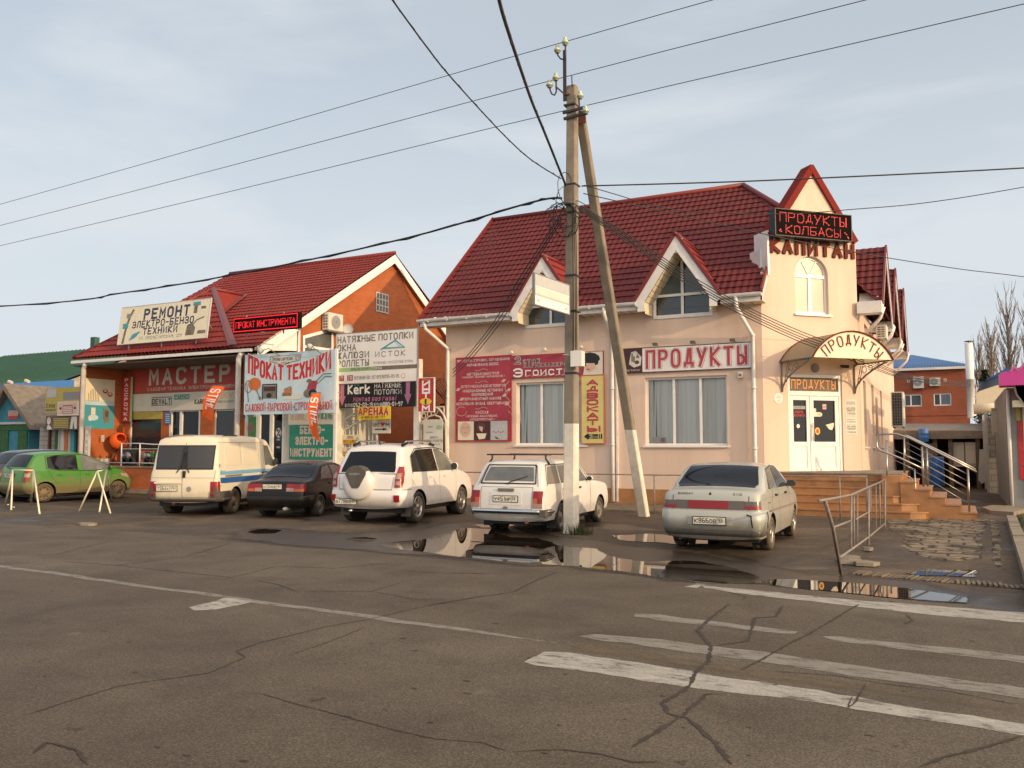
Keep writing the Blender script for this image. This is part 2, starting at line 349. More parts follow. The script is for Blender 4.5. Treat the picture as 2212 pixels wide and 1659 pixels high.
def tiles(mb, o, u, v, W, Lh, clip, k, wave=0.19, row=0.32, amp=0.013, step=0.03):
    """metal roof tiles on the plane o + u*a + v*b, cut to the convex outline clip (a, b)"""
    o, u, v = Vector(o), Vector(u).normalized(), Vector(v).normalized(); n = u.cross(v)
    bm = bmesh.new(); du = wave / 5; a0 = math.floor(min(p[0] for p in clip) / wave) * wave; a1 = max(p[0] for p in clip); nu = int((a1 - a0) / du) + 2
    b0 = min(p[1] for p in clip); b1 = max(p[1] for p in clip); r0 = int(math.floor(b0 / row)); r1 = int(math.ceil(b1 / row))
    for r in range(r0, r1):
        prev = None
        rows = []
        for fb, hh in ((0.0, step * 0.15), (0.0, step), (0.55, step * 0.45), (1.09, -0.006)):
            vs = []
            for i in range(nu):
                a = a0 + i * du; wv = (0.5 + 0.5 * cos(2 * pi * a / wave)) ** 0.8 * 2 - 1
                hgt = hh + amp * wv; bb = (r + fb) * row - (0.018 * wv if fb == 0 else 0)
                vs.append(bm.verts.new(o + u * a + v * bb + n * hgt))
            rows.append(vs)
        for p, q in zip(rows, rows[1:]):
            for i in range(nu - 1): bm.faces.new((p[i], p[i + 1], q[i + 1], q[i]))
    area = sum(clip[i][0] * clip[(i + 1) % len(clip)][1] - clip[(i + 1) % len(clip)][0] * clip[i][1] for i in range(len(clip)))
    pl = clip if area > 0 else list(reversed(clip))
    for i in range(len(pl)):
        p, q = pl[i], pl[(i + 1) % len(pl)]; dx, dy = q[0] - p[0], q[1] - p[1]
        no = u * dy - v * dx
        bmesh.ops.bisect_plane(bm, geom=bm.verts[:] + bm.edges[:] + bm.faces[:], plane_co=o + u * p[0] + v * p[1], plane_no=no, clear_outer=True)
    bm.verts.index_update(); vs = [x.co.copy() for x in bm.verts]; fs = [[x.index for x in f.verts] for f in bm.faces]; bm.free()
    mb.mesh(vs, fs, k)
def sign(name, label, fr, w, h, back, th=0.03, cat='sign', group=None, edge=None, shape=None):
    """a board; lettering and pictures go on as children"""
    m = MB()
    if shape: m.prism([fr.p(a, b, 0) for a, b in shape], -fr.n * th, back)
    else:
        fbox(m, fr, 0, w, 0, h, -th, 0, back)
        if edge:
            for a in ((-.02, w + .02, -.02, 0), (-.02, w + .02, h, h + .02), (-.02, 0, 0, h), (w, w + .02, 0, h)): fbox(m, fr, *a, -th - .004, 0.008, edge)
    return m.build(name, None, label, cat, group)
# ------------------------------------------------------------------ colours
mat('plaster', (0.71, 0.545, 0.435), 0.92, var=0.11, scale=0.7, bump=0.25, bscale=70, spec=.2, stretch=(1.6, 1.6, .16), dirt=((0.40, 0.31, 0.23), 0.30, 0.55))
mat('tile_orange', (0.34, 0.165, 0.065), 0.5, var=0.25, scale=3)
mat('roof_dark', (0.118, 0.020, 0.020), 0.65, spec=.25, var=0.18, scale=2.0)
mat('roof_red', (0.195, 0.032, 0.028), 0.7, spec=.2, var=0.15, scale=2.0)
mat('roof_sunlit', (0.21, 0.032, 0.026), 0.8, spec=.15, var=0.15, scale=2.0)  # lighter copy of the roof red: sunlight put into the colour of right-hand slopes
mat('verge_red', (0.17, 0.018, 0.016), 0.5)
mat('cap_red', (0.20, 0.030, 0.026), 0.9, spec=0.08)
mat('letter_brown', (0.15, 0.040, 0.028), 0.9, spec=0.06)
mat('letter_side', (0.06, 0.018, 0.014), 0.9, spec=0.06)
mat('valley', (0.17, 0.05, 0.05), 0.4)
mat('pvc', (0.78, 0.77, 0.74), 0.35, var=0.05, scale=5)
mat('gutter_white', (0.72, 0.70, 0.67), 0.4, var=0.12, scale=4)
mat('siding', (0.70, 0.62, 0.45), 0.6, var=0.05)
mat('glass', (0.035, 0.045, 0.05), 0.04, spec=0.9)
mat('glass_blue', (0.05, 0.075, 0.10), 0.05, spec=0.9)
mat('glass_pale', (0.50, 0.47, 0.38), 0.15, var=0.06, scale=1.2)
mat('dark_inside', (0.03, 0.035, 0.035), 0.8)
mat('blind', (0.86, 0.90, 0.88), 0.8, var=.22, scale=1.0, stretch=(9, 9, .15))
mat('curtain', (0.10, 0.13, 0.12), 0.9, var=0.3, scale=2)
brick_mat('brick', (0.44, 0.12, 0.032), (0.37, 0.095, 0.026), (0.33, 0.11, 0.04))
brick_mat('brick_far', (0.34, 0.095, 0.045), (0.28, 0.075, 0.035), (0.25, 0.10, 0.06))
brick_mat('block', (0.36, 0.33, 0.29), (0.30, 0.28, 0.25), (0.2, 0.19, 0.17), 0.35)
mat('concrete', (0.235, 0.20, 0.155), 0.9, var=0.22, scale=3.5, bump=0.35, bscale=60)
mat('whitewash', (0.66, 0.62, 0.54), 0.9, var=0.16, scale=5, bump=0.3, bscale=40)
mat('steel_dark', (0.03, 0.028, 0.03), 0.6)
mat('rust', (0.13, 0.045, 0.03), 0.8, var=0.3)
mat('steel', (0.40, 0.385, 0.36), 0.32, metal=1.0)
mat('railing_grey', (0.22, 0.19, 0.165), 0.55, var=0.3, scale=9)
mat('insulator', (0.45, 0.52, 0.38), 0.12, spec=0.8)
mat('wire', (0.018, 0.018, 0.02), 0.6)
mat('wire_grey', (0.06, 0.06, 0.065), 0.6)
mat('white', (0.76, 0.74, 0.71), 0.5, var=.06, scale=1.5)
mat('offwhite', (0.62, 0.60, 0.52), 0.6, var=0.08, scale=3)
mat('cream', (0.72, 0.66, 0.50), 0.6, var=0.06, scale=3)
mat('black', (0.012, 0.012, 0.014), 0.5)
mat('black_gloss', (0.012, 0.012, 0.014), 0.2)
mat('grey', (0.22, 0.22, 0.23), 0.6)
mat('grey_light', (0.44, 0.45, 0.45), 0.6, var=0.08)
mat('navy', (0.03, 0.04, 0.08), 0.5)
mat('red', (0.45, 0.025, 0.03), 0.5, var=0.08)
mat('red_sign', (0.46, 0.065, 0.05), 0.55, var=0.12, scale=1.5)
mat('red_text', (0.42, 0.045, 0.06), 0.5)
mat('crimson', (0.33, 0.035, 0.06), 0.55, var=0.25, scale=1.2)
mat('yellow', (0.72, 0.52, 0.03), 0.5, var=0.1)
mat('yellow_sign', (0.62, 0.53, 0.20), 0.6, var=0.08, scale=2)
mat('ochre', (0.42, 0.34, 0.08), 0.6, var=0.12)
mat('orange_flag', (0.82, 0.12, 0.01), 0.6)
mat('orange', (0.55, 0.14, 0.025), 0.5)
mat('green_sign', (0.025, 0.24, 0.17), 0.55)
mat('green', (0.04, 0.20, 0.05), 0.5)
mat('lime', (0.30, 0.50, 0.22), 0.5)
mat('teal', (0.05, 0.30, 0.38), 0.5)
mat('sky_print', (0.36, 0.52, 0.62), 0.5, var=0.12, scale=1.0, col2=(0.62, 0.72, 0.76))
mat('pink', (0.48, 0.16, 0.30), 0.5)
mat('magenta', (0.55, 0.05, 0.30), 0.5)
mat('brown', (0.10, 0.045, 0.035), 0.6)
mat('maroon_letter', (0.17, 0.045, 0.03), 0.8, spec=0.1)
mat('maroon', (0.06, 0.018, 0.022), 0.5)
mat('skin_print', (0.62, 0.42, 0.32), 0.6)
mat('blue', (0.03, 0.14, 0.40), 0.45)
mat('blue_roof', (0.015, 0.10, 0.30), 0.45, var=0.1)
mat('cyan_paint', (0.035, 0.19, 0.27), 0.7, var=0.2, scale=3)
mat('shutter_green', (0.02, 0.10, 0.03), 0.7, var=0.25)
mat('green_roof', (0.022, 0.085, 0.055), 0.55, var=0.12, scale=1)
mat('slate', (0.17, 0.145, 0.12), 0.9, var=0.25, scale=4)
mat('board', (0.13, 0.105, 0.085), 0.9, var=0.3, scale=4)
mat('stone_pale', (0.48, 0.44, 0.36), 0.85, var=0.35, scale=1.6, col2=(0.17, 0.14, 0.12))
mat('led_red', (0.2, 0.004, 0.006), 0.5, emit=(1.0, 0.012, 0.02), estr=1.5)
mat('led_dim', (0.30, 0.005, 0.008), 0.5, emit=(1.0, 0.01, 0.02), estr=0.30)
mat('led_panel', (0.008, 0.005, 0.005), 0.9, spec=0.1)
mat('neon', (0.9, 0.45, 0.1), 0.5, emit=(1.0, 0.42, 0.06), estr=0.4)
mat('polycarb', (0.62, 0.55, 0.43), 0.35, var=0.06)
mat('sheet_metal', (0.26, 0.26, 0.25), 0.5, var=0.15, scale=1.5)
mat('bark', (0.16, 0.13, 0.10), 0.95, var=0.3, scale=6)
mat('twig', (0.26, 0.21, 0.16), 0.95)
mat('conifer', (0.02, 0.03, 0.014), 0.9, var=0.4)
mat('grass', (0.04, 0.055, 0.016), 0.9, var=0.4, scale=20)
mat('kerb_stone', (0.15, 0.115, 0.08), 0.9, var=.35, scale=4, bump=.4)
mat('wood', (0.34, 0.29, 0.22), 0.8, var=0.2)
mat('rubber', (0.022, 0.021, 0.02), 0.85, dirt=((0.12, 0.09, 0.055), 0.0, 0.0))
mat('tyre', (0.03, 0.028, 0.026), 0.9, var=0.5, scale=5, col2=(0.07, 0.055, 0.038))
mat('tyre_mud', (0.10, 0.075, 0.045), 0.95, var=0.35, scale=5)
mat('rim_steel', (0.15, 0.14, 0.125), 0.6, var=0.2)
mat('rim_mud', (0.17, 0.125, 0.07), 0.85, var=0.3)
mat('alloy', (0.50, 0.49, 0.47), 0.3, metal=0.85)
mat('chrome', (0.75, 0.75, 0.75), 0.12, metal=1.0)
mat('lamp_red', (0.24, 0.007, 0.010), 0.3, coat=0.15)
mat('lamp_amber', (0.48, 0.09, 0.02), 0.3, coat=0.15)
mat('lamp_clear', (0.32, 0.22, 0.18), 0.25, coat=0.2)
mat('lamp_smoke', (0.10, 0.075, 0.06), 0.15, coat=0.5)
mat('tint', (0.008, 0.009, 0.013), 0.05, spec=0.35)
mat('tint_grey', (0.035, 0.037, 0.04), 0.06, spec=0.5)
mat('tint_clear', (0.13, 0.135, 0.13), 0.06, spec=0.8, var=0.35, scale=1.6)
mat('plate_white', (0.66, 0.62, 0.52), 0.5, var=0.1)
mat('bumper_grey', (0.085, 0.078, 0.068), 0.7, var=0.25)

# ------------------------------------------------------------------ the ground
def ground_mats():
    # parking ground: worn grey asphalt with brown mud and wet patches
    m = mat('lot', (0.1, 0.1, 0.1), 0.9); t = m.node_tree; p = t.nodes['Principled BSDF']
    g = t.nodes.new('ShaderNodeNewGeometry')
    def noise(sc, de=6, di=0.0, ro=0.6, stretch=None):
        n = t.nodes.new('ShaderNodeTexNoise'); n.inputs['Scale'].default_value = sc; n.inputs['Detail'].default_value = de; n.inputs['Distortion'].default_value = di; n.inputs['Roughness'].default_value = ro
        if stretch:
            mpn = t.nodes.new('ShaderNodeMapping'); mpn.inputs['Scale'].default_value = stretch; t.links.new(g.outputs['Position'], mpn.inputs['Vector']); t.links.new(mpn.outputs['Vector'], n.inputs['Vector'])
        else: t.links.new(g.outputs['Position'], n.inputs['Vector'])
        return n.outputs['Fac']
    def ramp(f, stops):
        r = t.nodes.new('ShaderNodeValToRGB'); e = r.color_ramp.elements
        e[0].position, e[0].color = stops[0][0], (*stops[0][1], 1); e[1].position, e[1].color = stops[-1][0], (*stops[-1][1], 1)
        for q, c in stops[1:-1]:
            x = e.new(q); x.color = (*c, 1)
        t.links.new(f, r.inputs['Fac']); return r.outputs['Color']
    def mix(a, b, f, ty='MIX', fac=None):
        x = t.nodes.new('ShaderNodeMixRGB'); x.blend_type = ty
        if fac is not None: x.inputs['Fac'].default_value = fac
        else: t.links.new(f, x.inputs['Fac'])
        t.links.new(a, x.inputs['Color1']); t.links.new(b, x.inputs['Color2']); return x.outputs['Color']
    base_c = ramp(noise(0.55, 8, 0.6), [(0.30, (0.022, 0.014, 0.008)), (0.47, (0.052, 0.035, 0.020)), (0.60, (0.098, 0.072, 0.047)), (0.77, (0.16, 0.122, 0.082))])
    fine = ramp(noise(9, 8), [(0.25, (0.55, 0.55, 0.55)), (0.75, (1.35, 1.3, 1.25))])
    c = mix(base_c, fine, None, 'MULTIPLY', 1.0); t.links.new(c, p.inputs['Base Color'])
    rg = t.nodes.new('ShaderNodeMapRange'); rg.inputs['From Min'].default_value = 0.34; rg.inputs['From Max'].default_value = 0.56; rg.inputs['To Min'].default_value = 0.33; rg.inputs['To Max'].default_value = 0.95
    t.links.new(noise(0.55, 8, 0.6), rg.inputs['Value']); t.links.new(rg.outputs[0], p.inputs['Roughness'])
    b = t.nodes.new('ShaderNodeBump'); b.inputs['Strength'].default_value = 0.7; b.inputs['Distance'].default_value = 0.03; t.links.new(noise(7, 8), b.inputs['Height']); t.links.new(b.outputs[0], p.inputs['Normal'])
    # road asphalt
    m = mat('asphalt', (0.1, 0.1, 0.1), 0.9); t = m.node_tree; p = t.nodes['Principled BSDF']; g = t.nodes.new('ShaderNodeNewGeometry')
    base_c = ramp(noise(0.22, 6, 0.3, 0.55, (0.35, 1.4, 1)), [(0.3, (0.062, 0.046, 0.031)), (0.5, (0.090, 0.071, 0.051)), (0.72, (0.132, 0.108, 0.081))])
    grain = ramp(noise(70, 3, 0, 0.7), [(0.28, (0.45, 0.45, 0.45)), (0.52, (1.0, 1.0, 1.0)), (0.72, (1.95, 1.88, 1.75))])
    spots = ramp(noise(5.5, 3, 0.2, 0.5), [(0.24, (0.35, 0.33, 0.3)), (0.30, (1, 1, 1))])
    st = ramp(noise(1.3, 7, 0.4), [(0.28, (0.72, 0.70, 0.68)), (0.5, (1, 1, 1)), (0.72, (1.2, 1.19, 1.18))])
    c = mix(base_c, grain, None, 'MULTIPLY', 1.0); c = mix(c, spots, None, 'MULTIPLY', 1.0); c = mix(c, st, None, 'MULTIPLY', 1.0); t.links.new(c, p.inputs['Base Color']); p.inputs['Roughness'].default_value = 0.8
    p.inputs['Specular IOR Level'].default_value = 0.35
    b = t.nodes.new('ShaderNodeBump'); b.inputs['Strength'].default_value = 0.5; b.inputs['Distance'].default_value = 0.008; t.links.new(noise(60, 4), b.inputs['Height']); t.links.new(b.outputs[0], p.inputs['Normal'])
    # worn paint
    for nm, col, lo, hi in (('paint', (0.41, 0.38, 0.33), 0.45, 0.62), ('paint_worn', (0.27, 0.245, 0.205), 0.47, 0.70), ('paint_yellow', (0.19, 0.14, 0.075), 0.40, 0.72)):
        m = mat(nm, col, 0.75); t = m.node_tree; p = t.nodes['Principled BSDF']; g = t.nodes.new('ShaderNodeNewGeometry')
        c = ramp(noise(5.5, 9, 0.3, 0.78, (0.6, 1.6, 1)), [(lo - 0.06, (0.10, 0.082, 0.062)), (lo, tuple(x * 0.7 for x in col)), (hi, col), (0.8, tuple(x * 1.12 for x in col))])
        gr = ramp(noise(60, 3), [(0.3, (0.75, 0.75, 0.75)), (0.7, (1.15, 1.15, 1.15))]); t.links.new(mix(c, gr, None, 'MULTIPLY', 1.0), p.inputs['Base Color'])
    m = mat('crack', (0.038, 0.027, 0.018), 0.85, var=.4, scale=6); 
    # broken paving
    m = mat('pavers', (0.1, 0.1, 0.1), 0.85); t = m.node_tree; p = t.nodes['Principled BSDF']; g = t.nodes.new('ShaderNodeNewGeometry')
    bt = t.nodes.new('ShaderNodeTexBrick'); bt.inputs['Scale'].default_value = 1; bt.inputs['Brick Width'].default_value = 0.42; bt.inputs['Row Height'].default_value = 0.36; bt.inputs['Mortar Size'].default_value = 0.028; bt.inputs['Mortar Smooth'].default_value = 0.5
    bt.inputs['Color1'].default_value = (0.24, 0.185, 0.125, 1); bt.inputs['Color2'].default_value = (0.16, 0.125, 0.085, 1); bt.inputs['Mortar'].default_value = (0.025, 0.018, 0.011, 1)
    w = t.nodes.new('ShaderNodeTexNoise'); w.inputs['Scale'].default_value = 2.2; t.links.new(g.outputs['Position'], w.inputs['Vector'])
    vm = t.nodes.new('ShaderNodeVectorMath'); vm.operation = 'MULTIPLY_ADD'; vm.inputs[1].default_value = (0.35, 0.35, 0.35); t.links.new(w.outputs['Color'], vm.inputs[0]); t.links.new(g.outputs['Position'], vm.inputs[2]); t.links.new(vm.outputs[0], bt.inputs['Vector'])
    mud = ramp(noise(1.7, 8, 0.8), [(0.40, (0.20, 0.16, 0.12)), (0.54, (1, 1, 1))])
    c = mix(bt.outputs['Color'], mud, None, 'MULTIPLY', 1.0); c2 = mix(c, ramp(noise(8, 6), [(0.3, (0.7, 0.7, 0.7)), (0.7, (1.3, 1.3, 1.25))]), None, 'MULTIPLY', 1.0); t.links.new(c2, p.inputs['Base Color'])
    b = t.nodes.new('ShaderNodeBump'); b.inputs['Strength'].default_value = 0.8; b.inputs['Distance'].default_value = 0.03; b.invert = True; t.links.new(bt.outputs['Fac'], b.inputs['Height']); t.links.new(b.outputs[0], p.inputs['Normal'])
ground_mats()
def see_through(name, col, f0):
    m = mat(name, col, 0.03); t = m.node_tree; p = t.nodes['Principled BSDF']; o = t.nodes['Material Output']; a = t.nodes.new('ShaderNodeBsdfTransparent'); a.inputs[0].default_value = (*col, 1); g = t.nodes.new('ShaderNodeBsdfGlossy'); g.inputs['Roughness'].default_value = 0.02; f = t.nodes.new('ShaderNodeFresnel'); f.inputs[0].default_value = f0; x = t.nodes.new('ShaderNodeMixShader')
    t.links.new(f.outputs[0], x.inputs[0]); t.links.new(a.outputs[0], x.inputs[1]); t.links.new(g.outputs[0], x.inputs[2]); t.links.new(x.outputs[0], o.inputs['Surface'])
see_through('glass_clear', (0.94, 0.96, 0.95), 1.45)
m = M['polycarb']; t = m.node_tree; a = t.nodes.new('ShaderNodeBsdfTranslucent'); a.inputs[0].default_value = (0.74, 0.66, 0.50, 1); x = t.nodes.new('ShaderNodeMixShader'); x.inputs[0].default_value = 0.7; t.links.new(t.nodes['Principled BSDF'].outputs[0], x.inputs[1]); t.links.new(a.outputs[0], x.inputs[2]); t.links.new(x.outputs[0], t.nodes['Material Output'].inputs['Surface'])
wm = mat('water', (0.016, 0.010, 0.006), 0.015); wm.node_tree.nodes['Principled BSDF'].inputs['IOR'].default_value = 1.33
mat('wet_mud', (0.030, 0.020, 0.012), 0.42, var=0.4, scale=2.5, bump=0.15, bscale=14)

def flat(name, pts, z, k, jit=0.0, parent=None, kind='structure', sub=0, seed=1, shore=0):
    rnd = random.Random(seed); q = []
    for i in range(len(pts)):
        a, b = Vector(pts[i][:2]), Vector(pts[(i + 1) % len(pts)][:2]); d = (b - a); nrm = Vector((-d.y, d.x)).normalized() if d.length else Vector((0, 0))
        n = max(1, int(d.length / sub)) if sub else 1
        for j in range(n):
            w = (sin((i + j / n) * 5.1 + seed) + rnd.uniform(-1, 1)) * 0.5 * jit if j else rnd.uniform(-.3, .3) * jit
            q.append(a + d * (j / n) + nrm * w)
    m = MB(); f = [(p.x, p.y, z) for p in q]
    ar = sum(f[i][0] * f[(i + 1) % len(f)][1] - f[(i + 1) % len(f)][0] * f[i][1] for i in range(len(f)))
    if ar < 0: f = f[::-1]
    if not shore: m.face(f, k); return m.build(name, parent, kind=kind)
    # a fine sheet that knows its distance from the shore, so that it can thin out there
    P = np.array([p[:2] for p in f]); Q = np.roll(P, -1, 0); d = Q - P; l2 = (d ** 2).sum(1) + 1e-9; h = max(.06, shore * .4); lo, hi = P.min(0) - h, P.max(0) + h; nx, ny = int((hi[0] - lo[0]) / h) + 2, int((hi[1] - lo[1]) / h) + 2
    X, Y = np.meshgrid(lo[0] + np.arange(nx) * h, lo[1] + np.arange(ny) * h, indexing='ij'); pt = np.stack([X.ravel(), Y.ravel()], 1); val = np.zeros(len(pt))
    for k0 in range(0, len(pt), 4000):
        p = pt[k0:k0 + 4000, None]; t = np.clip(((p - P) * d).sum(2) / l2, 0, 1); ds = np.sqrt(((P + d * t[..., None] - p) ** 2).sum(2)).min(1)
        c = ((P[:, 1] > p[..., 1]) != (Q[:, 1] > p[..., 1])) & (p[..., 0] < d[:, 0] * (p[..., 1] - P[:, 1]) / np.where(d[:, 1] == 0, 1e-9, d[:, 1]) + P[:, 0]); val[k0:k0 + 4000] = np.where(c.sum(1) % 2 == 1, ds, -ds)
    V2 = val.reshape(nx, ny); keep = []; ids = {}; vs = []
    for a in range(nx - 1):
        for b in range(ny - 1):
            if max(V2[a, b], V2[a + 1, b], V2[a, b + 1], V2[a + 1, b + 1]) > 0:
                q4 = []
                for u in ((a, b), (a + 1, b), (a + 1, b + 1), (a, b + 1)):
                    if u not in ids: ids[u] = len(vs); vs.append((X[u], Y[u], z))
                    q4.append(ids[u])
                keep.append(q4)
    m.mesh(vs, keep, k); o = m.build(name, parent, kind=kind); at = o.data.attributes.new('inland', 'FLOAT', 'POINT'); at.data.foreach_set('value', [min(1., V2[u] / shore) for u in ids]); return o
def shore_mat(k, sc, lo, hi):
    t = M[k].node_tree; p = t.nodes['Principled BSDF']; at = t.nodes.new('ShaderNodeAttribute'); at.attribute_name = 'inland'; g = t.nodes.new('ShaderNodeNewGeometry'); n = t.nodes.new('ShaderNodeTexNoise'); n.inputs['Scale'].default_value = sc; n.inputs['Detail'].default_value = 6; n.inputs['Roughness'].default_value = .65; t.links.new(g.outputs['Position'], n.inputs['Vector'])
    a = t.nodes.new('ShaderNodeMath'); a.operation = 'ADD'; t.links.new(at.outputs['Fac'], a.inputs[0]); t.links.new(n.outputs['Fac'], a.inputs[1]); r = t.nodes.new('ShaderNodeMapRange'); r.inputs['From Min'].default_value = lo; r.inputs['From Max'].default_value = hi; t.links.new(a.outputs[0], r.inputs['Value'])
    x = t.nodes.new('ShaderNodeMixShader'); tr = t.nodes.new('ShaderNodeBsdfTransparent'); t.links.new(r.outputs[0], x.inputs[0]); t.links.new(tr.outputs[0], x.inputs[1]); t.links.new(p.outputs[0], x.inputs[2]); t.links.new(x.outputs[0], t.nodes['Material Output'].inputs['Surface'])
shore_mat('water', 3.0, .84, .90); shore_mat('wet_mud', 1.6, .7, 1.35); shore_mat('pavers', 2.6, .80, .92); mat('paint_faded', (.24, .215, .18), .85, var=.2, scale=20); shore_mat('paint_faded', 7, .75, 1.9); shore_mat('paint_yellow', 4, .6, 1.9)
m = MB(); m.face([(-900, -500, 0), (900, -500, 0), (900, 1500, 0), (-900, 1500, 0)], 'lot'); m.build('ground', kind='structure')
A_ = lambda x, y: (x * .5, 1106 + y * .5)                 # lower left quarter of the photograph
B_ = lambda x, y: (1106 + x * .5, 1106 + y * .5)          # lower right quarter
c5 = lambda x, y: S(2300 + x * .4821, 1000 + y * .4821)
edge = [gnd(*p) for p in ((0, 1131), A_(180, 60), A_(700, 95), A_(900, 110), A_(1000, 130), A_(1500, 165), A_(1640, 180), A_(2212, 238), B_(540, 275), B_(1060, 315), B_(1600, 372), B_(2000, 405), B_(2212, 440))]
road_pts = [Vector((-300, 36, 0)), Vector((-60, 15.2, 0)), Vector((-30, 12.6, 0))] + edge + [Vector((8, 8.9, 0)), Vector((300, -17, 0)), Vector((300, -25, 0)), Vector((-300, 27, 0))]
road = flat('road', road_pts, 0.004, 'asphalt', 0.05, sub=0.5)
def marking(pts, k, seed=3, jit=0.035, z=0.0058, shore=0):
    g = [gnd(*p) for p in pts]; return flat('marking', g, z, k, jit, parent=road, kind=None, sub=0.12, seed=seed, shore=shore)
def strip(mb, pts, w, z, k, jit=0.4, seed=0, sub=0.1):
    rnd = random.Random(seed); q = []
    for a, b in zip(pts, pts[1:]):
        n = max(1, int((b - a).length / sub)); d = (b - a); nn = Vector((-d.y, d.x, 0)).normalized()
        for j in range(n): q.append(a + d * (j / n) + nn * rnd.uniform(-1, 1) * w * .28)
    q.append(pts[-1]); L_, R_ = [], []
    for i, p in enumerate(q):
        d = q[min(i + 1, len(q) - 1)] - q[max(i - 1, 0)]; nn = Vector((-d.y, d.x, 0)).normalized(); e = min(1, i / 3, (len(q) - 1 - i) / 3) + 0.12
        ww = w * 0.5 * e * (1 + jit * rnd.uniform(-1, 1.4)); L_.append((p.x + nn.x * ww, p.y + nn.y * ww, z)); R_.append((p.x - nn.x * ww, p.y - nn.y * ww, z))
    for i in range(len(q) - 1): mb.face([L_[i], R_[i], R_[i + 1], L_[i + 1]], k)
lm = MB(); strip(lm, [gnd(-60, 1215), gnd(0, 1223), gnd(400, 1279), gnd(800, 1334), gnd(1205, 1390)], 0.105, 0.0058, 'paint_worn', 0.12, 4, 0.3)
g0, g1 = gnd(-60, 1215), gnd(0, 1223); strip(lm, [g0 + Vector((-40, 3.2, 0)), g0], 0.105, 0.0058, 'paint_worn', 0.1, 5, 0.5)
lm.build('marking', road)
marking([A_(820, 415), A_(970, 372), A_(1100, 388), A_(930, 425), A_(840, 428)], 'paint', 2, z=.0064)
marking([B_(820, 318), B_(1100, 345), B_(1500, 385), B_(2212, 435), B_(2500, 455), B_(2500, 505), B_(2212, 480), B_(1900, 455), B_(1050, 362), B_(830, 330)], 'paint', 3)
marking([B_(742, 325), B_(800, 311), B_(832, 317), B_(800, 330)], 'paint', 9)
marking([B_(530, 440), B_(640, 445), B_(1240, 520), B_(1220, 530), B_(800, 488), B_(530, 454)], 'paint_worn', 4)
marking([B_(1340, 540), B_(1420, 540), B_(2212, 625), B_(2500, 650), B_(2500, 690), B_(2212, 655), B_(1400, 560)], 'paint_worn', 5)
marking([B_(290, 540), B_(360, 530), B_(640, 552), B_(1240, 630), B_(2212, 765), B_(2500, 805), B_(2500, 855), B_(2212, 810), B_(1240, 675), B_(640, 590), B_(400, 560)], 'paint_worn', 6)
marking([B_(50, 650), B_(140, 605), B_(300, 615), B_(800, 695), B_(1400, 790), B_(2212, 920), B_(2500, 965), B_(2500, 1030), B_(2212, 972), B_(1400, 838), B_(780, 762), B_(100, 664)], 'paint', 7)
marking([B_(220, 575), B_(330, 565), B_(900, 655), B_(2212, 845), B_(2212, 885), B_(900, 700), B_(250, 600)], 'paint_yellow', 8, 0.06, shore=.12)
for q, sd_ in (([A_(235, 535), A_(300, 512), A_(400, 520), A_(380, 545), A_(280, 552)], 31), ([A_(1960, 790), A_(2040, 748), A_(2110, 752), A_(2200, 800), A_(2212, 822), A_(2100, 800), A_(2010, 812)], 32), ([B_(1080, 1000), B_(1160, 1010), B_(1150, 1040), B_(1095, 1045)], 33)): marking(q, 'paint_faded', sd_, .06, shore=.16)
cm = MB()
cracks = [('A', .040, '100,885 300,820 500,760 620,738 900,700 1060,630 1020,605 1130,565 1240,540 1400,500 1600,465 1830,410'), ('A', .022, '1240,625 1430,560 1580,500'),
 ('A', .022, '1120,785 1250,825 1480,885 1700,945 1880,985 2080,1000 2212,1045'), ('B', .03, '0,1040 200,1030 380,1050 520,1085 680,1085'),
 ('B', .070, '940,400 870,450 800,515 860,580 850,650 800,690 760,760 650,830 680,875 760,895 800,930 880,1000 950,1100'), ('B', .060, '520,1020 640,945 740,880 840,790 910,790'),
 ('B', .060, '1170,405 1140,455 1050,460 1020,560 880,580'), ('B', .045, '980,690 1080,640 1200,570 1300,520 1500,400'), ('B', .022, '1120,690 1400,710 1600,745 1900,780 2150,830 2212,830'),
 ('B', .05, '2212,970 2050,1020 1850,1070 1750,1110'), ('B', .03, '1530,745 1480,830 1450,850 1470,800'), ('A', .03, '260,215 480,230 1000,285 1200,235 1450,245 1740,215'), ('A', .03, '0,185 240,185 480,125'),
 ('A', .04, '480,235 800,195 1000,135'), ('A', .03, '1090,295 1200,315 1280,345 1600,345 1740,305'), ('A', .025, '1600,345 1800,380 1950,378'), ('A', .04, '1720,255 1900,265 2212,270'), ('A', .05, '1830,410 2060,370 2212,350'),
 ('B', .04, '0,350 120,290 200,260'), ('B', .02, '680,485 800,500'), ('B', .03, '930,345 1010,370 1000,380'), ('A', .05, '140,1050 200,1000 330,1030 380,1100'), ('B', .03, '1700,440 1730,470 1690,490')]
for i, (q, w, s) in enumerate(cracks):
    f = A_ if q == 'A' else B_; strip(cm, [gnd(*f(*map(float, t.split(',')))) for t in s.split()], w * .34, 0.0068 + i * .0001, 'crack', 0.5, i, .04)
rnd = random.Random(11)
for i in range(46):     # small chips and stains in the surface
    x, y = rnd.uniform(-60, 2300), rnd.uniform(1240, 1655); p = gnd(x, y); a = rnd.uniform(.010, .026) * (1 + p.length * .05); b = a * rnd.uniform(.3, .7); t0 = rnd.uniform(0, 3)
    cm.face([(p.x + a * cos(t * .9) * rnd.uniform(.6, 1.2), p.y + b * sin(t * .9) * rnd.uniform(.6, 1.2), 0.0066) for t in range(7)], 'crack')
cm.build('crack', road)

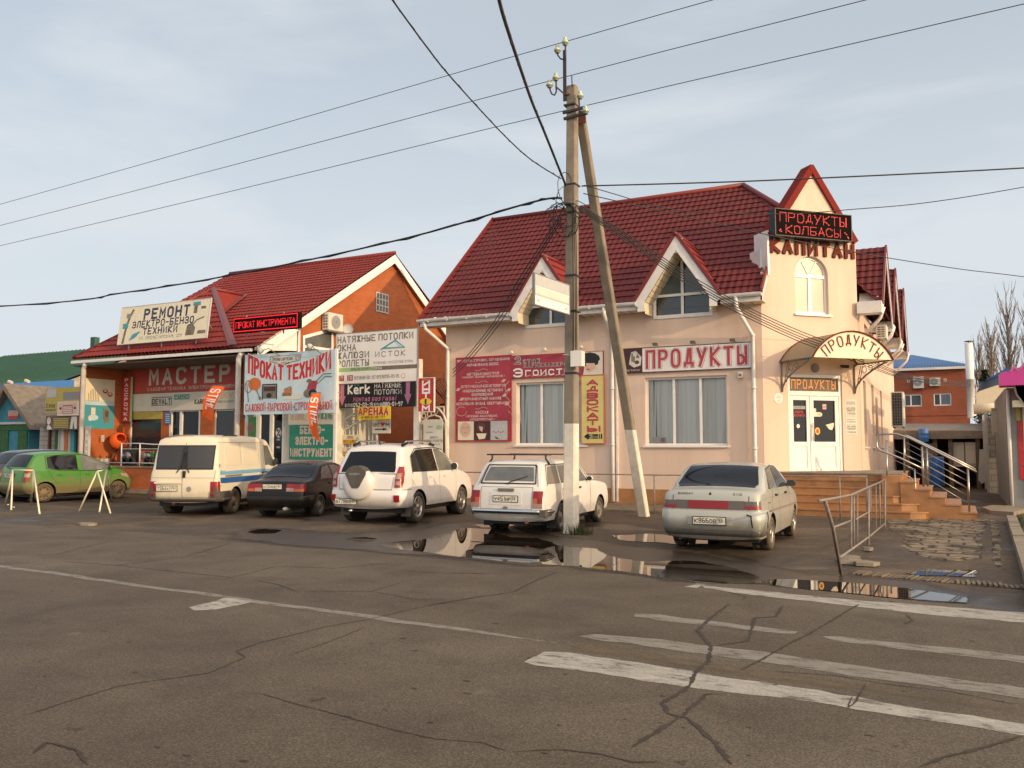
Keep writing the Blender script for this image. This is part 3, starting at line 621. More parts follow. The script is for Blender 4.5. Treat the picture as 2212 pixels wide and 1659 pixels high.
def puddle(pts, seed, jit=0.07): return flat('puddle', [gnd(*p) for p in pts], 0.009, 'water', jit, sub=0.22, seed=seed, shore=.16)
flat('wet_mud', [gnd(*p) for p in ((470, 1166), (520, 1140), (640, 1140), (760, 1150), (900, 1140), (1010, 1122), (1120, 1140), (1216, 1158), (1300, 1165), (1500, 1190), (1640, 1215), (1760, 1235), (1900, 1245), (2060, 1262), (2150, 1290), (2150, 1312), (2106, 1312), (1966, 1302), (1806, 1285), (1640, 1268), (1480, 1264), (1240, 1234), (1000, 1214), (800, 1197), (600, 1183))], 0.0072, 'wet_mud', 0.16, sub=0.3, seed=5, shore=.45)
puddle([(805, 1178), (850, 1171), (905, 1166), (960, 1152), (1000, 1140), (1060, 1143), (1106, 1160), (1170, 1163), (1216, 1180), (1300, 1186), (1316, 1197), (1340, 1206), (1400, 1214), (1440, 1212), (1520, 1212), (1590, 1228), (1640, 1243), (1660, 1262), (1600, 1264), (1480, 1259), (1376, 1242), (1240, 1226), (1106, 1216), (1000, 1206), (930, 1197), (870, 1190)], 1)
puddle([(1646, 1252), (1706, 1251), (1806, 1256), (1966, 1271), (2101, 1292), (2106, 1307), (1966, 1298), (1806, 1281), (1706, 1273), (1656, 1266)], 2, 0.04)
puddle([(1310, 1157), (1406, 1153), (1531, 1160), (1560, 1170), (1541, 1177), (1451, 1176), (1330, 1168)], 3, 0.1)
puddle([(1940, 1238), (2016, 1228), (2116, 1232), (2120, 1250), (2056, 1247), (1976, 1245)], 4, 0.06)
puddle([(528, 1150), (570, 1142), (622, 1147), (600, 1153), (555, 1155)], 5, 0.1)
puddle([(735, 1166), (790, 1160), (826, 1166), (800, 1172), (760, 1171)], 6, 0.1)
puddle([(1010, 1134), (1090, 1131), (1120, 1136), (1090, 1141), (1030, 1141)], 7, 0.1)
# paving by the steps, its brick edge and the right-hand kerb
paved = flat('paving', [gnd(*c5(*p)) for p in ((560, 1060), (1260, 1080), (1245, 1200), (1250, 1320), (1100, 1345), (930, 1345), (760, 1300), (660, 1250), (690, 1180), (600, 1150))], 0.003, 'pavers', 0.06, sub=0.25, shore=.35)
flat('path', [gnd(*c5(*p)) for p in ((1238, 1085), (1300, 1085), (1340, 1400), (1290, 1400), (1255, 1340))], 0.005, 'pavers', 0.03, sub=0.3, shore=.06)
m = MB(); a, b = gnd(*c5(420, 1412)), gnd(*c5(1440, 1500)); rnd = random.Random(5)
for i in range(34):
    p = a + (b - a) * (i / 33.); dx = rnd.uniform(-.006, .006)
    m.obox((p.x, p.y - .14 + dx, 0.004), (0.036, 0.03 * rnd.uniform(.6, 1.4), 0), (0.05 * (1 if i < 20 else -.3), 0.27, 0.0), (0, 0, .020 + rnd.uniform(-.014, .01)), 'kerb_stone')
m.build('paving_edge', kind='structure')
m = MB()
kx = lambda y: .68 + .0255 * (y - 12.9)
for i in range(12):
    y0, y1 = 9.9 + i, 10.86 + i; m.prism([(kx(y0), y0, -.02), (kx(y0) + .18, y0, -.02), (kx(y1) + .18, y1, -.02), (kx(y1), y1, -.02)], (0, 0, .17 + rnd.uniform(-.01, .01)), 'concrete')
m.build('kerb', kind='structure')
m = MB(); m.prism([(kx(9.9) + .17, 9.9, .001), (14, 9.3, .001), (14, 22, .001), (kx(22) + .17, 22, .001)], (0, 0, .11), 'grass')
for i in range(1500):
    y = rnd.uniform(10, 21.5); x = kx(y) + .2 + rnd.random() ** 2 * 3; h = rnd.uniform(.05, .14); a = rnd.uniform(0, 6.28); w = .008
    m.face([(x - w * cos(a), y - w * sin(a), .11), (x + w * cos(a), y + w * sin(a), .11), (x + rnd.uniform(-.05, .05), y + rnd.uniform(-.05, .05), .11 + h)], 'grass')
m.build('grass', kind='stuff')
# walkway along the shop front
m = MB(); m.box(-14.6, -4.2, 20.55, 22.96, 0.002, 0.055, 'kerb_stone'); m.build('pavement', kind='structure')
# ------------------------------------------------------------------ pink corner shop
shop = thing('corner_shop', 'pale pink plastered corner shop with dark red tiled roof, dormers and a small gabled tower', 'building', (-9, 26, 0))
F0 = Fr((-14.35, 23, 0))
fx = lambda X: X + 14.35
T0 = Fr(Vector((-4.5, 23, 0)) + Vector((.7071, .7071, 0)) * .27, (.7071, .7071, 0))
DORM = [(-10.62, 7.24, 1.06, -11.46, -9.84), (-6.60, 7.40, 1.17, -7.42, -5.84)]
m = MB()
holes = [(fx(-11.83), fx(-9.55), 1.70, 3.58), (fx(-7.75), fx(-5.45), 1.68, 3.58)] + [(fx(d[3]), fx(d[4]), 5.26, 5.5) for d in DORM]
wall(m, F0, 9.85, 5.5, holes, 'plaster', 0.14)
m.face([T0.p(-.27, 0), T0.p(0, 0), T0.p(0, 6.3), T0.p(-.27, 6.3)], 'plaster')
m.face([(-14.35, 31.4, 0), (-14.35, 23, 0), (-14.35, 23, 5.6), (-14.35, 27.2, 9.6), (-14.35, 31.4, 5.6)], 'plaster')
m.face([(-14.35, 40, 0), (-14.35, 31.4, 0), (-14.35, 31.4, 5.6), (-14.35, 40, 5.6)], 'plaster')
SX = -2.33
Fs = Fr((SX, 25.24, 0), (0, 1, 0))
wall(m, Fs, 14.8, 5.6, [(0.95, 1.75, 1.65, 3.55), (3.6, 4.4, 1.65, 3.6), (7, 7.8, 1.65, 3.6), (1.8, 2.9, 4.35, 5.3), (6, 7.1, 4.35, 5.3)], 'plaster', 0.22)
m.face([(SX, 40.04, 0), (-14.35, 40, 0), (-14.35, 40, 5.6), (SX, 40.04, 5.6)], 'plaster')
m.build('wall', shop)
m = MB(); m.box(-14.40, -4.42, 22.945, 22.997, 0.05, 0.47, 'tile_orange')
m.obox(T0.p(-.05, 0, 0), T0.u * 2.98, T0.v * .98, T0.n * .05, 'tile_orange'); m.box(SX + .003, SX + .04, 25.3, 40, 0, .55, 'plaster'); m.build('plinth', shop)
# front slope with its hip, the side slope, the rear
sv = Vector((0, 1, .905)).normalized(); sl1 = 1.3488
m = MB(); e0 = Vector((-14.95, 22.42, 5.66)); q = lambda X, Y: (X + 14.95, (Y - 22.42) * sl1)
yc_ = 23.06
tiles(m, e0, (1, 0, 0), sv, 0, 0, [q(-14.95, yc_), q(-4.5, yc_), q(-4.5, 25.83), q(-5.8, 27.2), q(-14.95, 27.2)], 'roof_dark')
for a, b in ((-14.95, -11.60), (-9.70, -7.56), (-5.70, -4.40)): tiles(m, e0, (1, 0, 0), sv, 0, 0, [q(a, 22.42), q(b, 22.42), q(b, yc_), q(a, yc_)], 'roof_dark')
tiles(m, e0, (1, 0, 0), sv, 0, 0, [q(-4.5, 23.5), q(-3.1, 24.5), q(-4.5, 25.83)], 'roof_dark')
tiles(m, Vector((-1.78, 25, 5.62)), (0, 1, 0), Vector((-1, 0, 1.063)), 0, 0, [(.45, 0), (15.2, 0), (15.2, 5.86), (2.2, 5.86), (.45, 3.4)], 'roof_dark')
zr = 9.985
m.face([(-14.95, 27.2, zr), (-5.8, 27.2, zr), (-5.8, 31.8, 5.75), (-14.95, 31.8, 5.75)], 'roof_dark'); m.face([(-5.8, 27.2, zr), (-5.8, 40.2, zr), (-9.9, 40.2, 5.7), (-9.9, 31.8, 5.75)], 'roof_dark')
m.face([(SX, 40.05, 5.6), (-9.3, 40.05, 5.6), (-5.8, 40.05, 9.9)], 'plaster')
for a, b in (((-14.97, 27.2, zr + .02), (-5.8, 27.2, zr + .02)), ((-5.8, 27.2, zr + .02), (-5.8, 40.2, zr + .02)), ((-5.8, 27.2, zr + .02), (-3.1, 24.45, 7.55))): m.tube([a, b], .09, 'verge_red', 8)
# verge boards left and right
for X in (-14.99, -4.40):
    y1 = 27.2 if X < -10 else 23.2
    m.obox((X, 22.38, 5.60), (0, y1 - 22.38, (y1 - 22.38) * .905), (.05, 0, 0), (0, 0, .16), 'verge_red')
    m.obox((X + .003, 22.40, 5.42), (0, y1 - 22.40, (y1 - 22.40) * .905), (.044, 0, 0), (0, 0, .17), 'gutter_white')
m.build('roof', shop)
# eaves: soffit, fascia, gutter pieces between the dormers
for a, b in ((-14.98, -11.72), (-9.55, -7.76), (-5.44, -4.36)):
    m = MB(); g = MB(); m.box(a, b, 22.43, 22.99, 5.44, 5.478, 'siding'); m.box(a, b, 22.40, 22.428, 5.43, 5.67, 'gutter_white')
    for i in range(int((b - a) / .25)): m.box(a + i * .25, a + i * .25 + .012, 22.44, 22.98, 5.433, 5.4395, 'slate')
    n = 7; prof = [(cos(pi + pi * i / n) * .075, sin(pi + pi * i / n) * .085) for i in range(n + 1)]
    g.grid([[(x, 22.318 + p[0], 5.63 + p[1]) for p in prof] for x in (a, b)], 'gutter_white')
    g.grid([[(x, 22.318 + p[0] * .9, 5.632 + p[1] * .9) for p in reversed(prof)] for x in (a, b)], 'slate')
    for x in (a, b): g.face([(x, 22.318 + p[0], 5.63 + p[1]) for p in prof], 'gutter_white')
    k = a + .4
    while k < b: g.box(k, k + .03, 22.238, 22.40, 5.54, 5.565, 'gutter_white'); k += .7
    m.build('soffit', shop); g.build('gutter', shop)
def pipe(pts, r=.055, par=shop, k='gutter_white'):
    mm = MB(); mm.tube(pts, r, k, 8); 
    for p in pts[2:-1]: mm.tube([Vector(p) + Vector((0, 0, -.03)), Vector(p) + Vector((0, 0, .03))], r + .012, k, 8)
    return mm.build('downpipe', par)
pipe([(-14.75, 22.33, 5.58), (-14.73, 22.4, 5.35), (-14.22, 22.92, 4.75), (-14.22, 22.92, 3.2), (-14.22, 22.92, 1.6), (-14.22, 22.92, .1)])
pipe([(-8.72, 22.33, 5.58), (-8.72, 22.4, 5.35), (-8.70, 22.92, 4.9), (-8.70, 22.92, 3.3), (-8.70, 22.92, 1.7), (-8.70, 22.92, .1)])
pipe([(-5.02, 22.33, 5.58), (-5.02, 22.38, 5.3), (-4.72, 22.9, 4.6), (-4.72, 22.9, 3.2), (-4.72, 22.9, 1.6), (-4.72, 22.9, .1)])
m = MB(); m.box(-8.60, -8.55, 22.93, 22.99, .1, 5.4, 'gutter_white'); m.build('cable_duct', shop)
# dormers
def dormer(x0, za, hw, wa, wb):
    d = MB(); zf = 5.66; yf = 22.28; s = (za - zf) / hw; yb = 22.42 + (za - 5.66) / .905
    for sg in (-1, 1):
        L2 = sqrt(hw * hw + (za - zf) ** 2); u = Vector((0, sg * -1, 0)) if sg > 0 else Vector((0, -1, 0)); 
        # slope surface: a along depth, b up the slope
        if sg > 0: o, u = Vector((x0 + hw, yf - .02, zf)), Vector((0, 1, 0))
        else: o, u = Vector((x0 - hw, yb, zf)), Vector((0, -1, 0))
        v = Vector((-sg * hw, 0, za - zf)).normalized(); D = yb - yf + .02
        clip = [(0, 0), (.16, 0), (D, L2), (0, L2)] if sg > 0 else [(D - .16, 0), (D, 0), (D, L2), (0, L2)]
        tiles(d, o, u, v, 0, 0, clip, 'roof_sunlit' if sg > 0 else 'roof_dark', .19, .32)
        nrm = Vector((sg * (za - zf), 0, hw)).normalized(); dn = Vector((sg * hw, 0, -(za - zf))).normalized()
        ap = Vector((x0, yf, za))
        d.obox(ap - nrm * .02 + Vector((0, -.03 + .002 * sg, 0)), dn * (L2 + .02), nrm * .09, (0, .12, 0), 'verge_red')
        d.obox(ap - nrm * .24 + Vector((0, .002 * sg, 0)), dn * (L2 + .1), nrm * .215, (0, .035, 0), 'gutter_white')
        # lining under the slope and the vertical foot
        p0 = Vector((x0, yf + .04, za)) - nrm * .25; p1 = p0 + dn * (L2 - .12); p0 = p0 + dn * (.25 * (za - zf) / hw)
        for i in range(9):
            a, b = p0 + (p1 - p0) * (i / 9), p0 + (p1 - p0) * ((i + .94) / 9); e = Vector((0, .70, 0))
            f = [a, b, b + e, a + e]; d.face(f if sg > 0 else f[::-1], 'siding')
        foot = p1; lo = Vector((p1.x, p1.y, 5.30)); e = Vector((0, .70, 0)); f = [foot, lo, lo + e, foot + e]; d.face(f if sg > 0 else f[::-1], 'siding')
        d.obox((foot.x if sg > 0 else foot.x - .2, yf + .001, 5.36), (.2, 0, 0), (0, .04, 0), (0, 0, foot.z - 5.36 + .1), 'gutter_white')
    d.tube([(x0, yf - .05, za + .02), (x0, yb + .1, za + .02)], .06, 'verge_red', 8)
    d.face([(x0 - hw + .35, 23.03, 5.75), (x0 + hw - .35, 23.03, 5.75), (x0, 23.03, za - .45)], 'gutter_white')
    d.prism([(x0 - .26, yf + .012, za - .50), (x0 + .26, yf + .012, za - .50), (x0, yf + .012, za - .06)], (0, .02, 0), 'gutter_white')
    dm = d.build('dormer', shop)
    # pentagon window
    w = MB(); c = (wa + wb) / 2; zs_ = 5.86; zp = min(za - .42, zs_ + (wb - wa) / 2 * s); Y = 22.99
    out = [(wa, 5.27), (wb, 5.27), (wb, zs_), (c, zp), (wa, zs_)]; fr = Fr((0, Y, 0))
    def bar(p, q_, t): 
        line(w, fr, [p, q_], t, 'pvc', 0.02 + .003 * len(w.f))
    for i in range(5): bar(out[i], out[(i + 1) % 5], .085 if i != 0 else .1)
    bar((wa, zs_), (wb, zs_), .075); w.face([fr.p(c - .04, 5.27, .022), fr.p(c + .04, 5.27, .022), fr.p(c + .04, zp - .05, .022), fr.p(c - .04, zp - .05, .022)], 'pvc')
    wo = w.build('window', dm)
    gl = MB(); gl.face([fr.p(a, b, -.03) for a, b in out], 'glass'); gl.build('pane', wo)
    cu = MB(); cu.face([fr.p(wa + .1, 5.9, -.02), fr.p(c - .06, 5.9, -.02), fr.p(c - .06, zp - .25, -.02)], 'curtain'); cu.build('curtain', wo)
for d in DORM: dormer(*d)
# windows of the front
window(shop, F0, holes[0][0], holes[0][1], holes[0][2], holes[0][3], xs=(holes[0][0] + .80, holes[0][0] + 1.55), blind='blind', glass='glass_clear')
window(shop, F0, holes[1][0], holes[1][1], holes[1][2], holes[1][3], xs=(holes[1][0] + .80, holes[1][0] + 1.55), blind='blind', glass='glass_clear')
m = MB(); fbox(m, F0, holes[1][0] + .14, holes[1][0] + .52, 1.75, 1.92, -.20, -.17, 'offwhite'); fbox(m, F0, holes[1][0] + .38, holes[1][0] + .50, 1.78, 1.89, -.169, -.165, 'pink'); m.build('sticker', shop)
for a, b in ((.95, 1.75), (3.6, 4.4), (7, 7.8)): window(shop, Fs, a, b, 1.65, 3.55, dep=.2, glass='glass', sill=True)
for a, b in ((1.8, 2.9), (6, 7.1)): window(shop, Fs, a, b, 4.35, 5.3, dep=.1, sill=False)
# tower slab set at 45 degrees
m = MB(); W = 2.80; H = 7.45; TH = -.32
AX, AR, AZ = 1.335, .53, 6.30
wall(m, T0, W, H, [(.50, 2.22, .98, 3.60), (AX - AR, AX + AR, 5.23, AZ + AR)], 'plaster', .16)
n = 10
for sg in (-1, 1):
    pts = [(AX + sg * AR * cos(pi / 2 * i / n), AZ + AR * sin(pi / 2 * i / n)) for i in range(n + 1)]
    f = [(AX + sg * AR, AZ + AR)] + (pts if sg < 0 else pts[::-1]); f = f if sg > 0 else f
    poly = [T0.p(a, b, .0) for a, b in [(AX + sg * AR, AZ + AR)] + pts[::-1]]
    if sg > 0: poly = poly[::-1]
    m.face(poly[::-1], 'plaster')
    for i in range(n):
        a, b = pts[i], pts[i + 1]; m.face([T0.p(*a), T0.p(*b), T0.p(*b, -.16), T0.p(*a, -.16)], 'plaster')
m.face([T0.p(W, 0), T0.p(W, 0, TH), T0.p(W, H, TH), T0.p(W, H)], 'plaster'); m.face([T0.p(0, 0, TH), T0.p(0, 0), T0.p(0, H), T0.p(0, H, TH)], 'plaster')
m.face([T0.p(0, H), T0.p(W, H), T0.p(W, H, TH), T0.p(0, H, TH)], 'plaster'); m.face([T0.p(W, 0, TH), T0.p(0, 0, TH), T0.p(0, H, TH), T0.p(W, H, TH)], 'plaster')
m.prism([T0.p(.12, H + .001), T0.p(2.68, H + .001), T0.p(1.40, 9.24)], T0.n * TH, 'plaster')
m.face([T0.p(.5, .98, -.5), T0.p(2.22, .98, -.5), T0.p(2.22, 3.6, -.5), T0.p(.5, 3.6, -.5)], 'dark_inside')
m.build('tower_wall', shop)
m = MB(); 
for sg in (-1, 1):
    a = Vector((1.40, 9.36)); b = Vector((1.40 + sg * 1.42, H - .12)); d = (b - a).normalized(); nn = Vector((-d.y, d.x)) * sg
    A, B = T0.p(a.x, a.y, .07), T0.p(b.x, b.y, .07); nv = T0.u * nn.x + T0.v * nn.y
    m.obox(A - nv * .13 + T0.n * .003 * sg, B - A, nv * .17, T0.n * -.46, 'cap_red')
m.build('gable_capping', shop)
m = MB(); m.obox(T0.p(-.06, 6.22, .03), T0.u * .055, T0.v * 1.22, T0.n * -.62, 'gutter_white'); m.obox(T0.p(-.10, 5.98, -.25), T0.u * .06, T0.v * 1.0, T0.n * -.5, 'gutter_white'); m.build('flashing', shop)
# arched window
m = MB()
def arc(r0, r1, c0, c1, k, a0=0, a1=pi, n=14):
    for i in range(n):
        t0, t1 = a0 + (a1 - a0) * i / n, a0 + (a1 - a0) * (i + 1) / n
        P = lambda r, t: (AX + r * cos(t), AZ + r * sin(t))
        m.face([T0.p(*P(r0, t0), c1), T0.p(*P(r1, t0), c1), T0.p(*P(r1, t1), c1), T0.p(*P(r0, t1), c1)], k); m.face([T0.p(*P(r0, t0), c0), T0.p(*P(r0, t0), c1), T0.p(*P(r0, t1), c1), T0.p(*P(r0, t1), c0)][::-1], k)
arc(AR - .065, AR, -.16, -.10, 'pvc')
fbox(m, T0, AX - AR, AX - AR + .06, 5.24, AZ, -.16, -.10, 'pvc'); fbox(m, T0, AX + AR - .06, AX + AR, 5.24, AZ, -.16, -.10, 'pvc'); fbox(m, T0, AX - AR + .06, AX + AR - .06, 5.24, 5.31, -.16, -.101, 'pvc')
fbox(m, T0, AX - AR + .06, AX + AR - .06, AZ - .05, AZ + .03, -.16, -.095, 'pvc'); fbox(m, T0, AX - .05, AX + .05, 5.31, AZ - .05, -.16, -.099, 'pvc')
for t in (pi / 3, 2 * pi / 3): line(m, T0, [(AX, AZ), (AX + (AR - .05) * cos(t), AZ + (AR - .05) * sin(t))], .035, 'pvc', -.105)
wo = m.build('window', shop, 'white arched window on the tower under the raised letters')
m = MB(); fpoly(m, T0, [(AX - AR, 5.24), (AX + AR, 5.24)] + [(AX + AR * cos(pi * i / 12), AZ + AR * sin(pi * i / 12)) for i in range(13)], -.125, 'glass_pale'); m.build('pane', wo)
m = MB(); fbox(m, T0, AX - AR - .05, AX + AR + .06, 5.18, 5.232, -.1, .07, 'pvc'); m.build('sill', wo)
# the door with its upper light
m = MB(); x0, x1, z0, z1 = .50, 2.22, .99, 3.60
fbox(m, T0, x0, x0 + .08, z0, z1, -.14, -.04, 'pvc'); fbox(m, T0, x1 - .08, x1, z0, z1, -.14, -.04, 'pvc'); fbox(m, T0, x0 + .08, x1 - .08, z1 - .09, z1, -.14, -.041, 'pvc'); fbox(m, T0, x0 + .08, x1 - .08, 3.02, 3.14, -.14, -.039, 'pvc')
do = m.build('shop_door', shop, 'white double door with dark glass and a glazed light above')
m = MB(); rect(m, T0, x0 + .08, x1 - .08, 3.14, z1 - .09, 'slate', -.09); to = m.build('transom', do)
m = MB(); text(m, T0, 'ПРОДУКТЫ', x0 + .17, 3.22, .22, 'neon', w=1.40, wt=.8, c=-.082); text(m, T0, 'ПРОДУКТЫ', x0 + .17, 3.22, .22, 'red', w=1.40, wt=.28, c=-.076); m.build('lettering', do)
for a, b, nm in ((x0 + .09, 1.19, 'l'), (1.21, x1 - .09, 'r')):
    m = MB(); fw = .115 if nm == 'r' else .09
    for q4 in ((a, a + fw, 1.0, 3.01), (b - fw, b, 1.0, 3.01), (a + fw, b - fw, 1.0, 1.08), (a + fw, b - fw, 2.90, 3.01), (a + fw, b - fw, 1.66, 1.78)): fbox(m, T0, *q4, -.12, -.05, 'pvc')
    fbox(m, T0, a + fw, b - fw, 1.08, 1.66, -.11, -.07, 'pvc'); rect(m, T0, a + fw, b - fw, 1.78, 2.90, 'tint', -.09)
    lf = m.build('door_leaf', do)
    h = MB()
    if nm == 'r':
        h.tube([T0.p(a + .055, 1.80, .0), T0.p(a + .055, 2.28, .0)], .018, 'white', 8); h.tube([T0.p(a + .055, 1.88, -.05), T0.p(a + .055, 1.88, 0)], .014, 'white', 6); h.tube([T0.p(a + .055, 2.20, -.05), T0.p(a + .055, 2.20, 0)], .014, 'white', 6); h.build('handle', lf)
        k = MB(); rect(k, T0, a + fw, a + .33, 2.46, 2.58, 'cream', -.086); rect(k, T0, a + fw, a + .22, 2.58, 2.68, 'cream', -.0855); disc(k, T0, a + .34, 2.52, .075, .06, 'cream', -.085); disc(k, T0, a + .34, 2.52, .03, .04, 'lime', -.084)
        disc(k, T0, a + .25, 2.07, .08, .10, 'yellow', -.085); disc(k, T0, a + .25, 2.07, .05, .06, 'red', -.084); rect(k, T0, a + .43, a + .55, 2.66, 2.80, 'skin_print', -.085); rect(k, T0, a + .45, a + .53, 2.69, 2.75, 'pink', -.084)
        fpoly(k, T0, [(a + .52, 2.24), (b - fw - .02, 2.30), (b - fw - .03, 2.20), (a + .72, 2.10), (a + .62, 2.12)], -.085, 'cream'); k.build('sticker', lf)
    else:
        k = MB(); rect(k, T0, a + .10, b - .10, 2.66, 2.74, 'grey_light', -.086); text(k, T0, 'ОТКРЫТО', a + .115, 2.675, .05, 'black', w=.34, wt=.9, c=-.082)
        text(k, T0, 'ДОБРО', a + .16, 2.55, .055, 'led_red', w=.25, wt=.5, c=-.084); text(k, T0, 'ПОЖАЛОВАТЬ', a + .11, 2.46, .055, 'led_red', w=.37, wt=.5, c=-.084); disc(k, T0, a + .26, 2.20, .05, .055, 'white', -.084); k.build('sticker', lf)
# side dormers towards the yard
for yc, za in ((27.5, 7.62), (31.9, 7.75), (37.0, 7.9)):
    d = MB(); hw = 2.02; zf = 5.64; X = -1.72; xb = -1.78 - (za - zf) / 1.063; L2 = sqrt(hw * hw + (za - zf) ** 2); D = X - xb
    tiles(d, (xb, yc - hw, zf), (1, 0, 0), Vector((0, hw, za - zf)), 0, 0, [(D - .1, 0), (D, 0), (D, L2), (0, L2)], 'roof_dark')
    d.face([(X, yc + hw, zf), (X - .1, yc + hw, zf), (xb, yc, za), (X, yc, za)], 'roof_dark')
    for sg in (-1, 1):
        dn = Vector((0, sg * hw, -(za - zf))).normalized(); nr = Vector((0, sg * (za - zf), hw)).normalized(); ap = Vector((X + .003 * sg, yc, za))
        d.obox(ap - nr * .03, dn * (L2 + .05), nr * .10, (.05, 0, 0), 'verge_red'); d.obox(ap - nr * .26, dn * (L2 + .1), nr * .22, (.03, 0, 0), 'gutter_white')
        yy = yc + sg * (hw + .02)
        d.box(SX + .004, X + .02, min(yy, yy + sg * .45), max(yy, yy + sg * .45), 5.30, 5.62, 'gutter_white')
        d.tube([(X + .05, yy, 5.5), (X - .05, yy, 5.2), (SX + .08, yy + .1, 4.7)], .05, 'gutter_white', 6)
    d.prism([(SX + .01, yc - hw, 5.62), (X - .06, yc - hw, 5.62), (X - .06, yc - hw + .35, 5.98), (SX + .01, yc - hw + .35, 5.98)], (0, 0.02, -.1), 'gutter_white')
    d.face([(X - .2, yc - 1.9, 5.64), (X - .2, yc + 1.9, 5.64), (X - .2, yc, za - .15)], 'gutter_white')
    d.build('dormer', shop)
# entrance canopy
can = thing('entrance_canopy', 'arched translucent canopy on iron brackets above the shop door', 'canopy', T0.p(1.5, 3.9, .6))
def arcpts(c, n=16, a0=.26, a1=2.74, z0=3.90, rise=.70):
    w2 = (a1 - a0) / 2; r = (w2 * w2 + rise * rise) / (2 * rise); th = math.asin(w2 / r)
    return [T0.p((a0 + a1) / 2 + r * sin(-th + 2 * th * i / n), z0 + rise - r + r * cos(-th + 2 * th * i / n), c) for i in range(n + 1)]
m = MB(); m.grid([arcpts(.01), arcpts(1.38)], 'polycarb'); r2 = arcpts(1.38, rise=.685); m.grid([arcpts(1.38, rise=.68), arcpts(.01, rise=.68)], 'polycarb'); m.build('canopy_sheet', can)
m = MB(); f = [T0.p(.28, 3.92, 1.35)] + [] ; m.face(arcpts(1.36)[::-1], 'cream'); m.face(arcpts(1.345), 'cream'); m.build('front_board', can)
m = MB()
for c in (.02, 1.38): m.tube(arcpts(c), .022, 'maroon_letter', 6)
for a in (.26, 2.74): m.tube([T0.p(a, 3.9, 0), T0.p(a, 3.9, 1.38)], .022, 'railing_grey', 6)
m.build('canopy_frame', can)
for a in (.30, 2.62):
    m = MB(); m.tube([T0.p(a, 3.88, .03), T0.p(a, 3.10, .03)], .022, 'railing_grey', 6); m.tube([T0.p(a, 3.88, .03), T0.p(a, 3.88, 1.2)], .02, 'railing_grey', 6)
    m.tube([T0.p(a, 3.10 + .76 * t ** .72, .03 + 1.22 * t ** 1.5) for t in (0, .08, .2, .35, .5, .7, .85, 1)], .026, 'railing_grey', 6)
    for q2 in (.3, .55): m.tube([T0.p(a, 3.84, .2 + q2 * .3), T0.p(a, 3.35, .05 + q2 * .3)], .012, 'railing_grey', 5)
    for cx, cz, r in ((.42, 3.72, .09), (.22, 3.45, .06), (.66, 3.76, .07)): m.tube([T0.p(a, cz + r * sin(t * .7), cx + r * cos(t * .7)) for t in range(10)], .011, 'railing_grey', 5)
    m.build('bracket', can)
m = MB()
w2 = 1.24; rise = .70; rr = (w2 * w2 + rise * rise) / (2 * rise)
def warp(x, y):     # bend the line of letters along the arch
    th = (x - 1.46) / (rr - .35); r = rr - .36 + (y - 4.0); return (1.46 + r * sin(th), 3.90 + rise - rr + r * cos(th))
text(m, T0, 'ПРОДУКТЫ', .62, 4.0, .26, 'maroon_letter', w=1.72, wt=.8, c=1.372, warp=warp, gap=2.6); m.build('lettering', can)
# the steps
st = thing('entrance_steps', 'orange tiled entrance steps wrapping the shop corner', 'steps', (-2.5, 23, 0))
m = MB(); R = .1667
lv = [(22.78, -1.30, .0), (22.50, -1.30, .18), (22.22, -1.30, .36), (21.94, -1.14, .5), (21.72, -.95, .6), (21.52, -.74, .7)]
def tread(x0, x1, y0, y1, z0, z1, mm, nose=.02):
    mm.box(x0, x1, y0, y1, z0, z1 - .035, 'tile_orange'); mm.box(x0 - .0, x1 + nose, y0 - nose, y1, z1 - .035, z1, 'tile_orange')
zt = 1.0
m.box(-5.2, -1.22, 22.78, 25.6, 0.0, zt - .035, 'tile_orange'); m.box(-5.2, -1.20, 22.75, 25.6, zt - .035, zt, 'concrete')
m.build('landing', st)
for i in range(1, 6):
    m = MB(); y0 = 22.78 - .255 * i; z1 = zt - R * i; xr = -1.60 + .19 * i
    m.prism([(-5.2, 22.78 - .255 * (i - 1), .0), (-5.2, y0, .0), (xr - .35, y0, .0), (xr - .05, y0 + .16, 0), (xr, y0 + .5, 0), (xr, 22.78 - .255 * (i - 1), 0)] if i > 1 else [(-5.2, 22.78, 0), (-5.2, y0, 0), (xr, y0, 0), (xr, 22.78, 0)], (0, 0, z1 - .03), 'tile_orange')
    m.prism([(-5.2, 22.78 - .255 * (i - 1), z1 - .03), (-5.2, y0 - .022, z1 - .03), (xr - .34, y0 - .022, z1 - .03), (xr - .03, y0 + .15, z1 - .03), (xr + .02, 22.78 - .255 * (i - 1), z1 - .03)], (0, 0, .03), 'concrete' if 0 else 'tile_orange')
    m.build('step', st)
for i in range(1, 6):
    m = MB(); tread(-1.22 + .31 * (i - 1), -1.22 + .31 * i, 22.06, 24.6, 0, zt - R * i, m); m.build('step', st)
m = MB(); m.box(-1.62, -1.225, 22.1, 22.748, 0, .97, 'tile_orange'); m.build('step_cheek', st)
# ------------------------------------------------------------------ signs and fittings of the pink shop
def board_at(Y, xl, xr, yt, yb):
    """frame, width and height of a board standing at depth Y seen between these picture edges"""
    xm = (xl + xr) / 2; a, b = atY(xl, yb, Y), atY(xr, yb, Y); zb, zt = atY(xm, yb, Y).z, atY(xm, yt, Y).z
    return Fr((a.x, Y, zb)), b.x - a.x, zt - zb
def lamp_head(fr, x, z, name, label, group, k='white'):
    m = MB(); m.tube([fr.p(x, z, 0), fr.p(x, z + .03, .12), fr.p(x, z + .02, .22)], .012, k, 5); m.obox(fr.p(x - .07, z - .02, .18), fr.u * .14, fr.v * .07 + fr.n * .03, fr.n * .10, k); m.build(name, None, label, 'lamp', group)
